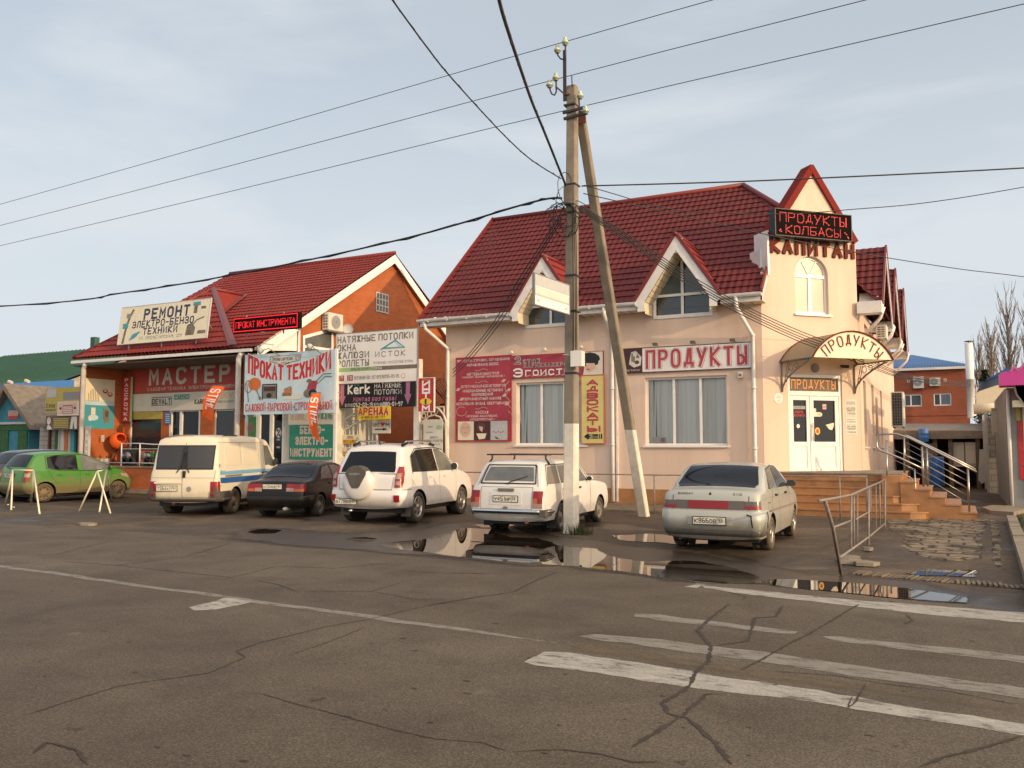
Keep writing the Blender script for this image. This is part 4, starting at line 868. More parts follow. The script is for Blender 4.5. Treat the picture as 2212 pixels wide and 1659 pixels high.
# beauty-salon board
fr, w, h = board_at(22.95, 985, 1103.6, 771, 952)
sg = sign('service_board', 'tall red board listing beauty services with three small photos along its foot', fr, w, h, 'crimson', .03, edge='red')
cy = lambda y: (1510 - y) / (1510 - 235) * h
cx = lambda x: (x - 185) / (1015 - 185) * w
m = MB()
for t, x0, x1, y, hh, wt in (('ПРИЧЕСКИ, СТРИЖКИ, ОКРАШИВАНИЕ', 200, 1000, 300, 34, .85), ('НАРАЩИВАНИЕ ВОЛОС', 355, 835, 368, 36, .85), ('НОГТЕВАЯ ИНДУСТРИЯ', 355, 835, 510, 36, .85), ('( МАНИКЮР, ПЕДИКЮР, НАРАЩИВАНИЕ )', 275, 920, 550, 27, .8),
   ('ЭСТЕТИЧЕСКАЯ КОСМЕТОЛОГИЯ', 260, 930, 698, 36, .85), ('ИНЪЕКЦИОННЫЕ МЕТОДИКИ', 290, 895, 765, 36, .85), ('ОМОЛОЖЕНИЯ', 430, 745, 825, 36, .85), ('ПЕРМАНЕНТНЫЙ МАКИЯЖ', 305, 870, 890, 36, .85), ('ДЕПИЛЯЦИЯ, ВИЗАЖ, ОБЕРТЫВАНИЕ', 190, 985, 962, 36, .85),
   ('МАССАЖ', 490, 680, 1096, 36, .85), ('( ЛЕЧЕБНЫЙ, КЛАССИЧЕСКИЙ,', 340, 820, 1150, 28, .8), ('АНТИЦЕЛЛЮЛИТНЫЙ )', 400, 770, 1200, 28, .8)):
    text(m, fr, t, cx(x0), cy(y), hh / 1275 * h, 'white', w=cx(x1) - cx(x0), wt=wt)
m.build('lettering', sg)
m = MB()
for y in (430, 615, 1015):
    line(m, fr, [(cx(480 + i * 24), cy(y + 14 * sin(i * .9))) for i in range(9)], .012, 'skin_print', .006)
for s in (0, 1, 2, 3):
    line(m, fr, [(cx(990 - 60 * sin(i * .35 + s)), cy(620 + s * 150 + i * 22)) for i in range(9)], .016, 'skin_print', .005)
for x, y in ((215, 720), (905, 610), (985, 750), (920, 830), (270, 870), (960, 960)): fpoly(m, fr, [(cx(x - 40), cy(y + 20)), (cx(x), cy(y - 24)), (cx(x + 42), cy(y - 18)), (cx(x + 10), cy(y + 24))], .0065, 'skin_print')
line(m, fr, [(cx(270 + 80 * cos(i * .45)), cy(1060 + 70 * sin(i * .45))) for i in range(13)], .014, 'skin_print', .006)
m.build('ornament', sg)
m = MB(); y0, y1 = cy(1500), cy(1215)
rect(m, fr, cx(215), cx(460), y0, y1, 'cream', .004); disc(m, fr, cx(330), cy(1340), .20, .24, 'skin_print', .006); line(m, fr, [(cx(285), cy(1310)), (cx(320), cy(1313))], .012, 'slate', .008); line(m, fr, [(cx(345), cy(1313)), (cx(380), cy(1310))], .012, 'slate', .008); line(m, fr, [(cx(315), cy(1390)), (cx(350), cy(1390))], .015, 'red_text', .008)
rect(m, fr, cx(462), cx(713), y0, y1, 'maroon', .004); disc(m, fr, cx(570), cy(1300), .15, .13, 'brown', .006); fpoly(m, fr, [(cx(540), cy(1290)), (cx(600), cy(1300)), (cx(590), cy(1380)), (cx(555), cy(1350))], .007, 'skin_print'); fpoly(m, fr, [(cx(500), cy(1400)), (cx(655), cy(1400)), (cx(630), cy(1480)), (cx(540), cy(1490))], .0075, 'cream')
rect(m, fr, cx(715), cx(965), y0, y1, 'grey_light', .004)
for i in range(5): disc(m, fr, cx(760 + i * 35), cy(1375 + 12 * (i % 2)), .018, .028, 'crimson', .006)
fpoly(m, fr, [(cx(780), cy(1440)), (cx(860), cy(1490)), (cx(790), cy(1480))], .006, 'brown'); m.build('picture', sg)
# hairdresser banner
fr, w, h = board_at(22.945, 1104.6, 1304, 763, 814)
sg = sign('hairdresser_banner', 'wide red banner over the left window with a dark-haired woman in profile', fr, w, h, 'crimson', .025)
u_ = lambda x: (x - 1022) / 0.19286 * 0 + (x - 1022) / (2074 - 1022) * (atY(S(1700, 0)[0], 790, 22.945).x - fr.o.x)
v_ = lambda y: (555 - y) / (555 - 190) * h
m = MB()
for k, c, wt in (('white', .003, 1.9), ('black', .007, .95)):
    text(m, fr, '2', u_(1088), v_(318), h * .25, k, w=u_(1160) - u_(1088), wt=wt, c=c); text(m, fr, 'этаж', u_(1215), v_(310), h * .15, k, w=u_(1460) - u_(1215), wt=wt, c=c); text(m, fr, 'ПАРИКМАХЕРСКАЯ', u_(1220), v_(386), h * .135, k, w=1.80, wt=wt, c=c)
text(m, fr, 'Э', u_(1065), v_(525), h * .32, 'white', w=u_(1190) - u_(1065), wt=1.1, c=.007); text(m, fr, 'ГОИСТКА', u_(1250), v_(515), h * .21, 'white', w=1.70, wt=1.2, c=.007)
for i in range(7): line(m, fr, [(u_(1250 + i * 92), v_(530)), (u_(1320 + i * 92), v_(512))], .02, 'skin_print', .005)
m.build('lettering', sg)
m = MB(); x1 = w - .02; fpoly(m, fr, [(x1 - .62, .02), (x1, .02), (x1, h - .02), (x1 - .75, h - .02), (x1 - .55, h * .5)], .012, 'offwhite')
fpoly(m, fr, [(x1 - .42 + .34 * cos(t * .5) * (1 + .12 * sin(t * 3)), h * .66 + h * .30 * sin(t * .5)) for t in range(13)], .014, 'black')
fpoly(m, fr, [(x1 - .52, h * .52), (x1 - .25, h * .50), (x1 - .22, h * .28), (x1 - .40, h * .12), (x1 - .50, h * .2)], .016, 'skin_print'); line(m, fr, [(x1 - .49, h * .27), (x1 - .41, h * .25)], .03, 'crimson', .018); m.build('picture', sg)
# vertical lawyer sign
fr, w, h = board_at(22.90, 1257, 1305, 811.5, 957)
sg = sign('lawyer_sign', 'narrow upright yellow sign with red letters stacked one under another', fr, w, h, 'yellow_sign', .04, edge='orange')
m = MB()
for i, ch in enumerate('АДВОКАТЫ'):
    y = h * (1 - .055 - .0985 * (i + 1) + .02); text(m, fr, ch, w * .5 - .15, y, h * .066, 'red_text', w=.30 if ch != 'Ы' else .36, wt=1.25, c=.006)
text(m, fr, '2', w * .36, h * .075, h * .045, 'yellow_sign', w=.08, wt=1.2, c=.011); text(m, fr, 'этаж', w * .5, h * .08, h * .028, 'yellow_sign', w=.15, wt=.9, c=.011); m.build('lettering', sg)
m = MB(); y = h * .098; fpoly(m, fr, [(w * .1, y), (w * .3, y + .1), (w * .3, y + .065), (w * .74, y + .065), (w * .74, y - .065), (w * .3, y - .065), (w * .3, y - .1)], .006, 'black'); rect(m, fr, w * .78, w * .82, y - .07, y + .07, 'black', .006); rect(m, fr, w * .86, w * .92, y - .07, y + .07, 'black', .006); m.build('arrow', sg)
# ПРОДУКТЫ banner on the front
fr, w, h = board_at(22.94, 1340, 1629, 747, 799.5)
sg = sign('grocery_banner', 'long white banner with large red letters and a maroon grocery picture at its left end', fr, w, h, 'white', .025, edge='maroon')
xs = (atY(1387.7, 780, 22.94).x - fr.o.x)
m = MB()
for k, c, wt, dx in (('red_text', .003, 2.0, 0), ('white', .0062, 1.62, 0), ('red_text', .0095, 1.15, -.008)): text(m, fr, 'ПРОДУКТЫ', xs + .15 + dx, h * .17, h * .68, k, w=w - xs - .34, wt=wt - .05, c=c, gap=2.4)
m.build('lettering', sg)
m = MB(); rect(m, fr, 0, xs, 0, h, 'maroon', .004); fpoly(m, fr, [(xs * .40, h * .35), (xs * .62, h * .2), (xs * .92, h * .28), (xs * .97, h * .62), (xs * .72, h * .9), (xs * .5, h * .86)], .008, 'offwhite')
rect(m, fr, xs * .52, xs * .57, h * .45, h * .8, 'maroon', .011); rect(m, fr, xs * .60, xs * .66, h * .42, h * .68, 'brown', .011); disc(m, fr, xs * .76, h * .42, xs * .1, h * .08, 'brown', .011); fpoly(m, fr, [(xs * .7, h * .6), (xs * .88, h * .6), (xs * .8, h * .8)], .011, 'slate'); text(m, fr, 'ООО "КАПИТАН"', xs * .28, h * .05, h * .07, 'offwhite', w=xs * .62, wt=.9, c=.011); m.build('picture', sg)
for x, y, n in ((262, 440, 'left end'), (490, 428, 'middle'), (730, 415, 'right end')):
    p = atY(*S(1800 + x * .4821, 800 + y * .4821), 22.95); lamp_head(Fr((p.x, 22.99, p.z)), 0, 0, 'sign_lamp', f'small dark floodlight over the {n} of the white grocery banner', 'floodlights over the grocery banner', 'slate')
for x, y, n in ((630, 487, 'over the seam between the two red boards'), (830, 470, 'over the middle of the red hairdresser banner'), (1050, 455, 'over the portrait on the hairdresser banner')):
    p = atY(*S(1200 + x * .4821, 800 + y * .4821), 22.95); lamp_head(Fr((p.x, 22.99, p.z)), 0, 0, 'sign_lamp', 'small white floodlight on the wall ' + n, 'floodlights over the red boards')
p = atY(*S(1800 + 765 * .4821, 800 + 615 * .4821), 22.9); m = MB(); m.box(p.x - .06, p.x + .06, 22.88, 22.99, p.z - .09, p.z + .07, 'offwhite'); m.box(p.x - .035, p.x + .035, 22.872, 22.879, p.z - .05, p.z + .01, 'slate'); m.build('alarm_box', None, 'small white siren box on the pink wall beside the right window', 'box')
# on the tower
m = MB(); fbox(m, T0, 0.01, 2.43, 7.25, 7.97, .06, .30, 'led_panel'); fbox(m, T0, -.0, 2.44, 7.24, 7.26, .05, .32, 'black'); fbox(m, T0, -.0, 2.44, 7.96, 7.98, .05, .32, 'black'); fbox(m, T0, -.004, .02, 7.262, 7.958, .05, .318, 'black'); fbox(m, T0, 2.42, 2.444, 7.262, 7.958, .05, .318, 'black')
led = m.build('led_sign', None, 'black electronic display with two lines of red letters on the tower gable', 'sign')
m = MB(); dots(m, T0, 'ПРОДУКТЫ', .16, 7.64, .24, 2.10, 'led_red', .024, c=.304); dots(m, T0, 'КОЛБАСЫ', .34, 7.33, .21, 1.72, 'led_red', .024, c=.304)
for a, b in ((.14, 7.38), (.19, 7.36), (.17, 7.41), (2.22, 7.47), (2.27, 7.43), (2.31, 7.36), (2.33, 7.33)): disc(m, T0, a, b, .02, .015, 'led_red', .304, 6)
m.build('lettering', led)
m = MB()
for c in (.012, .024, .036, .048): text(m, T0, 'КАПИТАН', .06, 6.88, .32, 'letter_side' if c < .04 else 'letter_brown', w=2.62, wt=1.9, c=c, gap=2.0)
m.build('raised_letters', None, 'brown raised letters fixed on the tower wall above the arched window', 'letters')
m = MB(); m.lathe([(0, .10), (.05, .095), (.09, .075), (.12, .04), (.13, 0)], 'grey', T0.p(1.36, 3.77, .0), T0.n, 14); m.build('wall_lamp', None, 'round domed wall lamp under the canopy above the shop door', 'lamp')
m = MB(); m.tube([T0.p(2.2, 3.86, 0), T0.p(2.2, 3.86, .1)], .02, 'black', 6); m.tube([T0.p(2.2, 3.83, .06), T0.p(2.16, 3.80, .34)], .045, 'black', 10); m.build('security_camera', None, 'dark bullet camera under the canopy right of the door lamp', 'camera')
m = MB(); disc(m, T0, .19, 2.93, .135, .135, 'white', .012, 20); m.lathe([(.135, 0), (.135, .012)], 'white', T0.p(.19, 2.93, 0), T0.n, 20); nr = m.build('round_notice', None, 'round white notice on the tower wall left of the door', 'notice')
m = MB()
for y, t, w_ in ((2.98, 'МАГАЗИН', .10), (2.93, 'ПРОДУКТЫ', .16), (2.87, '10-18', .10), (2.83, '2Х2', .08)): text(m, T0, t, .19, y, .025, 'slate', w=w_, wt=.8, c=.015, align='c')
m.build('lettering', nr)
for y0, y1, lab, ls in ((2.47, 2.94, 'upper white sheet of opening hours right of the shop door', ((2.86, 'МАГАЗИН', .02), (2.80, 'ПРОДУКТЫ', .03), (2.68, 'МАГАЗИН', .045), (2.61, '"ПРОДУКТЫ"', .045), (2.53, 'С 7.00 ДО 20.00', .035))), (1.96, 2.45, 'lower white sheet of opening hours right of the shop door', ((2.38, 'РЕЖИМ', .02), (2.31, 'РАБОТЫ', .02), (2.18, 'МАГАЗИН', .045), (2.11, '"КАПИТАН"', .045), (2.02, 'С 7.00 ДО 20.00', .035)))):
    m = MB(); fbox(m, T0, 2.30, 2.67, y0, y1, 0, .006, 'offwhite'); o = m.build('opening_hours', None, lab, 'notice', 'opening-hours sheets by the door')
    m = MB()
    for y, t, hh in ls: text(m, T0, t, 2.485, y, hh, 'slate', w=.28, wt=1.0, c=.009, align='c')
    for i in range(5): line(m, T0, [(2.34, y0 + .05 + i * .09 - .03), (2.63, y0 + .05 + i * .09 - .03)], .007, 'grey', .008)
    m.build('lettering', o)
# outdoor units on the yard side of the shop
def ac_unit(o, u, v_, n_, w, h, d, label, grille='fan', group=None, kf='offwhite'):
    """air-conditioner box: o bottom-left-front, u width, v height, n towards the viewer"""
    fr = Fr(o, u, v_); m = MB(); fbox(m, fr, 0, w, 0, h, -d, 0, kf); t = m.build('air_conditioner', None, label, 'air conditioner', group)
    g = MB(); r = min(w, h) * .42; c = (w * .42, h * .5)
    if grille == 'fan':
        disc(g, fr, c[0], c[1], r, r, 'grey', .004, 20); 
        for q in (.35, .6, .85): line(g, fr, [(c[0] + r * q * cos(i * .45), c[1] + r * q * sin(i * .45)) for i in range(15)], .012, 'grey_light', .008)
        line(g, fr, [(c[0] - r, c[1]), (c[0] + r, c[1])], .012, 'grey_light', .010); line(g, fr, [(c[0], c[1] - r), (c[0], c[1] + r)], .012, 'grey_light', .012)
        disc(g, fr, c[0], c[1], r * .18, r * .18, kf, .014)
    elif grille == 'coil':
        rect(g, fr, w * .1, w * .9, h * .03, h * .97, 'black', .004)
        for i in range(1, 12): line(g, fr, [(w * .1, h * i / 12), (w * .9, h * i / 12)], .008, 'grey', .008)
        for i in range(1, 4): line(g, fr, [(w * (.1 + .2 * i), h * .03), (w * (.1 + .2 * i), h * .97)], .008, 'grey', .010)
    else:
        for i in range(2):
            for j in range(5): rect(g, fr, w * (.15 + .38 * i), w * (.45 + .38 * i), h * (.1 + .165 * j), h * (.2 + .165 * j), 'slate', .004)
    g.build('grille', t)
    b = MB(); fbox(b, fr, w * .1, w * .16, -.05, -.002, -d - .1, -.02, 'grey'); fbox(b, fr, w * .84, w * .9, -.05, -.002, -d - .1, -.02, 'grey'); b.build('bracket', t)
    return t
c8 = lambda x, y: S(2550 + x * .3617, 850 + y * .3617)
for Y, q, gr, lab in ((30, ((172, 1105), (262, 822)), 'coil', 'tall dark-grilled outdoor unit on the shop side wall beside the railing'), (28.5, ((48, 392), (126, 278)), 'slot', 'white slotted outdoor unit high on the shop side wall above the canopy')):
    a, b = atY(*c8(*q[0]), Y), atY(*c8(*q[1]), Y); ac_unit(a, (1, 0, 0), (0, 0, 1), None, b.x - a.x, b.z - a.z, 1.0 if gr == 'coil' else .75, lab, gr, 'outdoor units on the shop side wall')
# ------------------------------------------------------------------ railings
m_r = MB(); 
def px_rail(name, label, cat, polys, k, fn, r, group=None):
    t = None; allp = [fn(*p) for pl in polys for p in pl[1]]; b = Vector((sum(p.x for p in allp) / len(allp), sum(p.y for p in allp) / len(allp), 0)); t = thing(name, label, cat, b, group)
    parts = {}
    for kind, pl, rr in polys:
        m = MB(); m.tube([fn(*p) for p in pl], rr, k, 7); m.build(kind, t)
    return t
fa = lambda x, y: atX(*c5(x, y), -1.38)
px_rail('metal_barrier', 'bent grey metal barrier with a leaning end post in front of the steps', 'barrier',
  [('post', [(240, 962), (290, 1130), (340, 1412)], .022), ('rail', [(205, 968), (245, 964), (400, 934), (607, 842)], .017), ('rail', [(335, 1312), (507, 1190), (607, 1107)], .016), ('rail', [(292, 1131), (400, 1090)], .014), ('rail', [(430, 1082), (520, 1030)], .012),
   ('post', [(402, 934), (400, 1258)], .016), ('post', [(507, 890), (507, 1284)], .020), ('post', [(607, 840), (607, 1166)], .020), ('bar', [(418, 930), (420, 1255)], .010), ('bar', [(440, 922), (440, 1250)], .010), ('bar', [(552, 868), (552, 1140)], .010), ('bar', [(575, 860), (578, 1125)], .012), ('bar', [(520, 885), (520, 1090)], .010)], 'railing_grey', fa, 0)
t = thing('pipe_railing', 'low thin pipe railing along the walkway in front of the pink wall', 'railing', (-8, 20.35, 0))
m = MB(); m.tube([(-1.78, 20.38, 1.0), (-2.6, 20.36, .985), (-6.6, 20.35, .955), (-10, 20.35, .95), (-14.6, 20.35, .95)], .017, 'railing_grey', 6); m.build('rail', t)
for x in (-1.80, -2.36, -4.5, -6.65, -8.55, -10.4, -12.3, -14.4):
    m = MB(); m.tube([(x, 20.36, 0), (x, 20.36, .96)], .018, 'railing_grey', 6); m.build('post', t)
fA = lambda x, y: atY(*c5(x, y), 22.12); fB = lambda x, y: atY(*c5(x, y), 23.7)
px_rail('steel_handrail', 'polished steel handrail with a looped end on the near edge of the steps', 'railing',
  [('handrail', [(835, 774), (700, 710), (572, 660), (558, 640), (556, 605), (562, 575), (585, 564), (680, 563), (760, 590), (960, 690), (1164, 794)], .024), ('post', [(617, 600), (622, 936)], .02), ('post', [(788, 775), (794, 1016)], .018), ('post', [(1112, 772), (1120, 1036)], .022)] +
  [('wire_rod', [(740, 616 + i * 36), (1113, 808 + i * 44)], .0055) for i in range(5)] + [('wire_rod', [(622, 640 + i * 60), (790, 720 + i * 60)], .006) for i in range(4)], 'steel', fA, 0, 'steel handrails of the steps')
px_rail('steel_handrail', 'polished steel handrail on the far edge of the steps by the side wall', 'railing',
  [('handrail', [(722, 572), (740, 573), (960, 678), (1158, 779)], .026), ('post', [(724, 575), (726, 802)], .022), ('post', [(832, 640), (842, 902)], .026), ('post', [(862, 650), (867, 882)], .02), ('post', [(1110, 765), (1116, 985)], .022)] + [('wire_rod', [(727, 610 + i * 70), (1110, 810 + i * 78)], .005) for i in range(2)], 'steel', fB, 0, 'steel handrails of the steps')
# ------------------------------------------------------------------ the pole
pole = thing('utility_pole', 'concrete power pole with whitewashed foot, raking strut and glass insulators', 'pole', (-6.6, 15.12, 0))
def taper(m, p0, p1, w0, w1, k0, k1, ts, dvec=None):
    """square tapering shaft, whitewashed below ts (share of the length)"""
    p0, p1 = Vector(p0), Vector(p1)
    def ring(t):
        c = p0.lerp(p1, t); w = (w0 + (w1 - w0) * t) / 2; b = w * .22
        return [c + Vector((x, y, 0)) for x, y in ((-w + b, -w), (w - b, -w), (w, -w + b), (w, w - b), (w - b, w), (-w + b, w), (-w, w - b), (-w, -w + b))]
    rs = [0, ts, 1]; 
    for (a, b, k) in ((0, ts, k0), (ts, 1, k1)):
        N_ = 8; prev = None
        for i in range(N_ + 1):
            r = ring(a + (b - a) * i / N_)
            if prev:
                for j in range(8): m.face([prev[j], prev[(j + 1) % 8], r[(j + 1) % 8], r[j]], k)
            prev = r
    m.face(ring(1), k1)
zw = atY(1235, 915, 15.0).z
m = MB(); taper(m, (-6.60, 15.12, -.1), (-6.52, 15.12, 8.76), .25, .185, 'whitewash', 'concrete', (zw + .1) / 8.86); m.build('shaft', pole)
m = MB(); taper(m, (-6.66, 19.63, -.1), (-6.44, 15.32, 8.25), .23, .17, 'whitewash', 'concrete', .255); m.build('strut', pole)
c7b = lambda x, y: S(1450 + x * .3916, 50 + y * .3916)
m = MB(); Yp = 15.0
H_ = lambda x, y, Y=Yp: atY(*c7b(x, y), Y)
a = H_(537, 640, 15.10); m.box(a.x - .035, a.x + .03, 15.0, 15.03, a.z, H_(537, 245, 15.02).z, 'steel_dark'); m.build('steel_riser', pole)
m = MB(); m.tube([H_(527, 200), H_(527, 300), H_(515, 318), H_(490, 312), H_(470, 285), H_(467, 250)], .016, 'steel_dark', 6); m.tube([H_(457, 460), H_(459, 560), H_(445, 585), H_(425, 575), H_(412, 545), H_(410, 510)], .016, 'steel_dark', 6); m.tube([H_(628, 590), H_(632, 690), H_(640, 715), H_(655, 735), H_(672, 728), H_(678, 705)], .016, 'steel_dark', 6); m.tube([H_(575, 440), H_(578, 515)], .012, 'steel_dark', 5); m.build('hook', pole)
m = MB(); m.tube([H_(455, 520), H_(525, 580), H_(560, 575)], .018, 'rust', 6); m.build('bracket', pole)
for o, a, b, c, k in ((H_(505, 722, 14.99), (.42, 0, .02), (0, .05, 0), (0, 0, .045), 'steel_dark'), (H_(512, 768, 14.99), (.50, 0, .03), (0, .05, 0), (0, 0, .05), 'steel_dark'), (H_(618, 800, 15.22), (.17, 0, 0), (0, .03, 0), (0, 0, .26), 'rust')): m = MB(); m.obox(o, a, b, c, k); m.build('crossarm', pole)
for zz in (8.35, 6.75, 6.2, 4.95, 4.25, 3.05): m = MB(); m.box(-6.66, -6.42, 14.99, 15.25, zz, zz + .03, 'steel_dark'); m.build('clamp', pole)
for x, y in ((525, 180), (467, 238), (455, 445), (408, 498), (637, 580), (678, 692)):
    m = MB(); p = H_(x, y); m.lathe([(.0, .075), (.035, .07), (.04, .04), (.03, .025), (.062, .0), (.072, -.045), (.05, -.05), (.045, -.085), (.0, -.085)], 'insulator', p, (0, 0, 1), 12); m.build('insulator', pole)
m = MB(); rnd = random.Random(4)
for i in range(11):
    c = Vector((-6.55 + rnd.uniform(-.25, .2), 15.0 + rnd.uniform(-.1, .05), 6.35 + rnd.uniform(-.45, .35))); r1, r2 = rnd.uniform(.12, .4), rnd.uniform(.15, .45)
    m.tube([c + Vector((r1 * cos(t * .55) - r1 * .5, .05 * sin(t), r2 * sin(t * .55))) for t in range(rnd.randint(7, 12))], .009, 'wire', 4)
for dx in (-.02, .02, .05): m.tube([(-6.46 + dx, 14.98, 6.3), (-6.44 + dx, 14.97, 5.0), (-6.45 + dx, 14.98, 3.5)], .010, 'wire', 4)
m.box(-6.64, -6.42, 14.93, 14.99, 6.35, 6.72, 'slate'); m.build('cable_loops', pole)
p = atY(1250, 790, 15.0); m = MB(); m.box(p.x - .10, p.x + .12, 14.86, 15.02, p.z - .02, p.z + .27, 'offwhite'); m.box(p.x - .105, p.x + .125, 14.85, 14.862, p.z - .025, p.z + .275, 'white'); m.tube([(p.x - .1, 14.94, p.z + .2), (p.x - .3, 14.93, p.z + .22)], .008, 'white', 4); jb = m.build('meter_box', None, 'small white meter box strapped to the concrete pole', 'box')
# faded direction board
A1, A2, A3 = atD(1155.5, 656.3, 15.05), atD(1229.7, 676.9, 16.20), atD(1155.5, 590, 15.05)
u = (A2 - A1); u.z = 0; Wd = u.length; fr = Fr(A1, u, (0, 0, 1)); h = A3.z - A1.z
sg = sign('direction_board', 'sun-faded white direction board with pale arrows clamped to the pole', fr, Wd, h, 'white', .04, edge='grey')
m = MB(); rect(m, fr, .01, Wd - .01, h * .30, h * .98, 'grey_light', .003); rect(m, fr, .01, Wd - .01, h * .36, h * .58, 'offwhite', .005); rect(m, fr, .01, Wd - .01, h * .58, h * .62, 'white', .006)
for x, s in ((.12, -1), (Wd - .12, 1)): fpoly(m, fr, [(x + s * .07, h * .15), (x + s * .01, h * .22), (x + s * .01, h * .18), (x - s * .07, h * .18), (x - s * .07, h * .12), (x + s * .01, h * .12), (x + s * .01, h * .08)], .004, 'grey_light')
m.build('faded_print', sg)
m = MB(); rnd = random.Random(8)
for i in range(150):
    x, y = -6.38 + rnd.gauss(0, .10), 14.98 + rnd.gauss(0, .08); h = rnd.uniform(.08, .26); a = rnd.uniform(0, 6.3); dx, dy = rnd.uniform(-.09, .09), rnd.uniform(-.07, .07)
    m.face([(x - .008 * cos(a), y - .008 * sin(a), 0), (x + .008 * cos(a), y + .008 * sin(a), 0), (x + dx, y + dy, h)], 'grass')
m.build('grass_tuft', None, 'small green grass tuft at the foot of the concrete pole', 'grass tuft')
# ------------------------------------------------------------------ wires
def wire(pts, r, label, k='wire', twist=False, group='overhead wires'):
    """(x, y, distance) picture points; smooth curve through them in space"""
    P = [atD(*p) for p in pts]; out = []
    for i in range(len(P) - 1):
        p0, p1, p2, p3 = P[max(i - 1, 0)], P[i], P[i + 1], P[min(i + 2, len(P) - 1)]
        for j in range(6):
            t = j / 6; out.append(.5 * ((2 * p1) + (p2 - p0) * t + (2 * p0 - 5 * p1 + 4 * p2 - p3) * t * t + (3 * p1 - p0 - 3 * p2 + p3) * t ** 3))
    out.append(P[-1]); m = MB(); m.tube(out, r, k, 5)
    if twist:
        q = [p + Vector((0, r * 1.3 * sin(i * 2.2), r * 1.6 * cos(i * 2.2))) for i, p in enumerate(out)]; m.tube(q, r * .6, k, 4)
    return m.build('overhead_wire', None, label, 'wire', group)
def inv(x, x0, d0, x1, d1): t = (x - x0) / (x1 - x0); return 1 / ((1 - t) / d0 + t / d1)
for z, y0, lab in ((9.74, 15.13, 'topmost bare power line running over the shops to the left'), (9.0, 15.10, 'middle bare power line running over the shops to the left'), (8.36, 15.2, 'lowest bare power line running over the shops to the left')):
    m = MB(); m.tube([(-6.6 + t, y0 - .08 * t, z + .0022 * abs(t) * (abs(t) - 32) * .12) for t in range(-66, 44, 4)], .008, 'wire_grey', 5); m.build('overhead_wire', None, lab, 'wire', 'overhead wires')
lx = [(0, 662), (270, 632), (545, 586), (880, 514), (1145, 438), (1214, 428)]
wire([(-700, 700, inv(-700, 0, 27.8, 1214, 16.2))] + [(x, y, inv(x, 0, 27.8, 1214, 16.2)) for x, y in lx], .021, 'thick black twisted cable sagging leftwards from the pole', twist=True)
wire([(1052, -130, 7.4), (1078, 0, 9.2), (1100, 75, 10.2), (1130, 165, 11.6), (1150, 222, 12.7), (1178, 290, 14.2), (1222, 400, 16.1)], .022, 'heavy black cable dropping from overhead to the pole', twist=True)
wire([(760, -130, 8.2), (848, 0, 9.6), (930, 112, 11.0), (970, 162, 11.7), (1040, 240, 13.2), (1100, 303, 14.4), (1150, 347, 15.3), (1212, 386, 16.1)], .011, 'slack twisted cable coming in from the upper left to the pole', twist=True)
wire([(1256, 402, 16.1), (1480, 396, 15.8), (1700, 388, 15.5), (2212, 363, 15), (2700, 330, 14.4)], .014, 'straight black cable running right from the pole above the tower')
wire([(1262, 400, 16.2), (1330, 420, 16.3), (1420, 446, 16.5), (1520, 459, 16.7), (1700, 462, 16.9), (1845, 452, 17), (2000, 438, 17), (2212, 404, 17), (2600, 330, 17)], .009, 'thin sagging cable crossing in front of the tower gable')
wire([(1260, 418, 16.2), (1480, 468, 16.9), (1647, 505, 17.5), (1847, 545, 18.4), (2065, 580, 19.5), (2212, 598, 20.2), (2600, 650, 22)], .010, 'thin cable crossing the raised letters of the tower')
names = ['topmost', 'second', 'third', 'fourth', 'lowest']
for i, (o, b) in enumerate(((-12, 0), (-6, 3), (0, 5), (5, 9), (11, 11))):
    wire([(1255, 450 + o * .5, 16.2), (1350, 512 + o * .8, 17.2), (1459, 586 + o, 18.4), (1548, 640 + o, 19.4), (1637, 686 + o, 20.3), (1740, 732 + o, 21.4), (1843, 769 + o, 22.6), (1947, 806 + b, 26), (2030, 820 + b, 31), (2096, 828 + b * .7, 38)], .011, f'{names[i]} of the cables slanting from the pole past the canopy', group='cables slanting past the canopy')
for i, o in enumerate((-7, 0, 8)):
    wire([(1214, 468 + o, 16.2), (1133 + o, 594, 18.2), (1079 + o, 688, 20.4), (1020 + o * .6, 764 + o * .4, 23.3), (978, 806 + o, 26.4)], .012, f"{('upper', 'middle', 'lower')[i]} of the cables slanting from the pole to the shop corner", group='cables slanting to the shop corner')
m = MB(); c = Vector((-14.3, 22.8, 3.55))
for i in range(6): m.tube([c + Vector((.22 * cos(t * .6 + i) - .1, -.05 * i * .3, .25 * sin(t * .6 + i * .7) - .05 * i)) for t in range(11)], .010, 'wire', 4)
m.build('cable_bundle', None, 'tangled loops of black cable by the left downpipe of the pink shop', 'cable')
# ------------------------------------------------------------------ brick tool shop on the left
ts = thing('tool_shop', 'orange brick tool shop with bright red tiled roof and a posted porch', 'building', (-24, 25, 0))
SLP = .608; zroof = lambda Y: 4.84 + SLP * (Y - 20.34)
XG, XL = -20.0, -28.6
m = MB()
yr = 27.86; zr = zroof(yr); yb = 35.4; ze = 4.9
m.face([(XG, 22.4, 0), (XG, yb, 0), (XG, yb, ze), (XG, yr, zr - .12), (XG, 22.4, zroof(22.4) - .12)], 'brick')
m.face([(XL, yb, 0), (XL, 22.4, 0), (XL, 22.4, zroof(22.4) - .12), (XL, yr, zr - .12), (XL, yb, ze)], 'brick')
Fm = Fr((XL, 22.4, 0)); mx_ = lambda px: atY(px, 850, 22.4).x - XL
wall(m, Fm, XG - XL, 5.9, [(mx_(281), mx_(350), 1.3, 3.0), (mx_(367), mx_(434), .95, 3.08), (mx_(463), mx_(506), 1.2, 3.0)], 'brick', .12)
m.box(XL - .12, XL + .02, 20.55, 22.4, .95, 4.6, 'brick'); m.build('wall', ts)
m = MB(); sv2 = Vector((0, 1, SLP)).normalized()
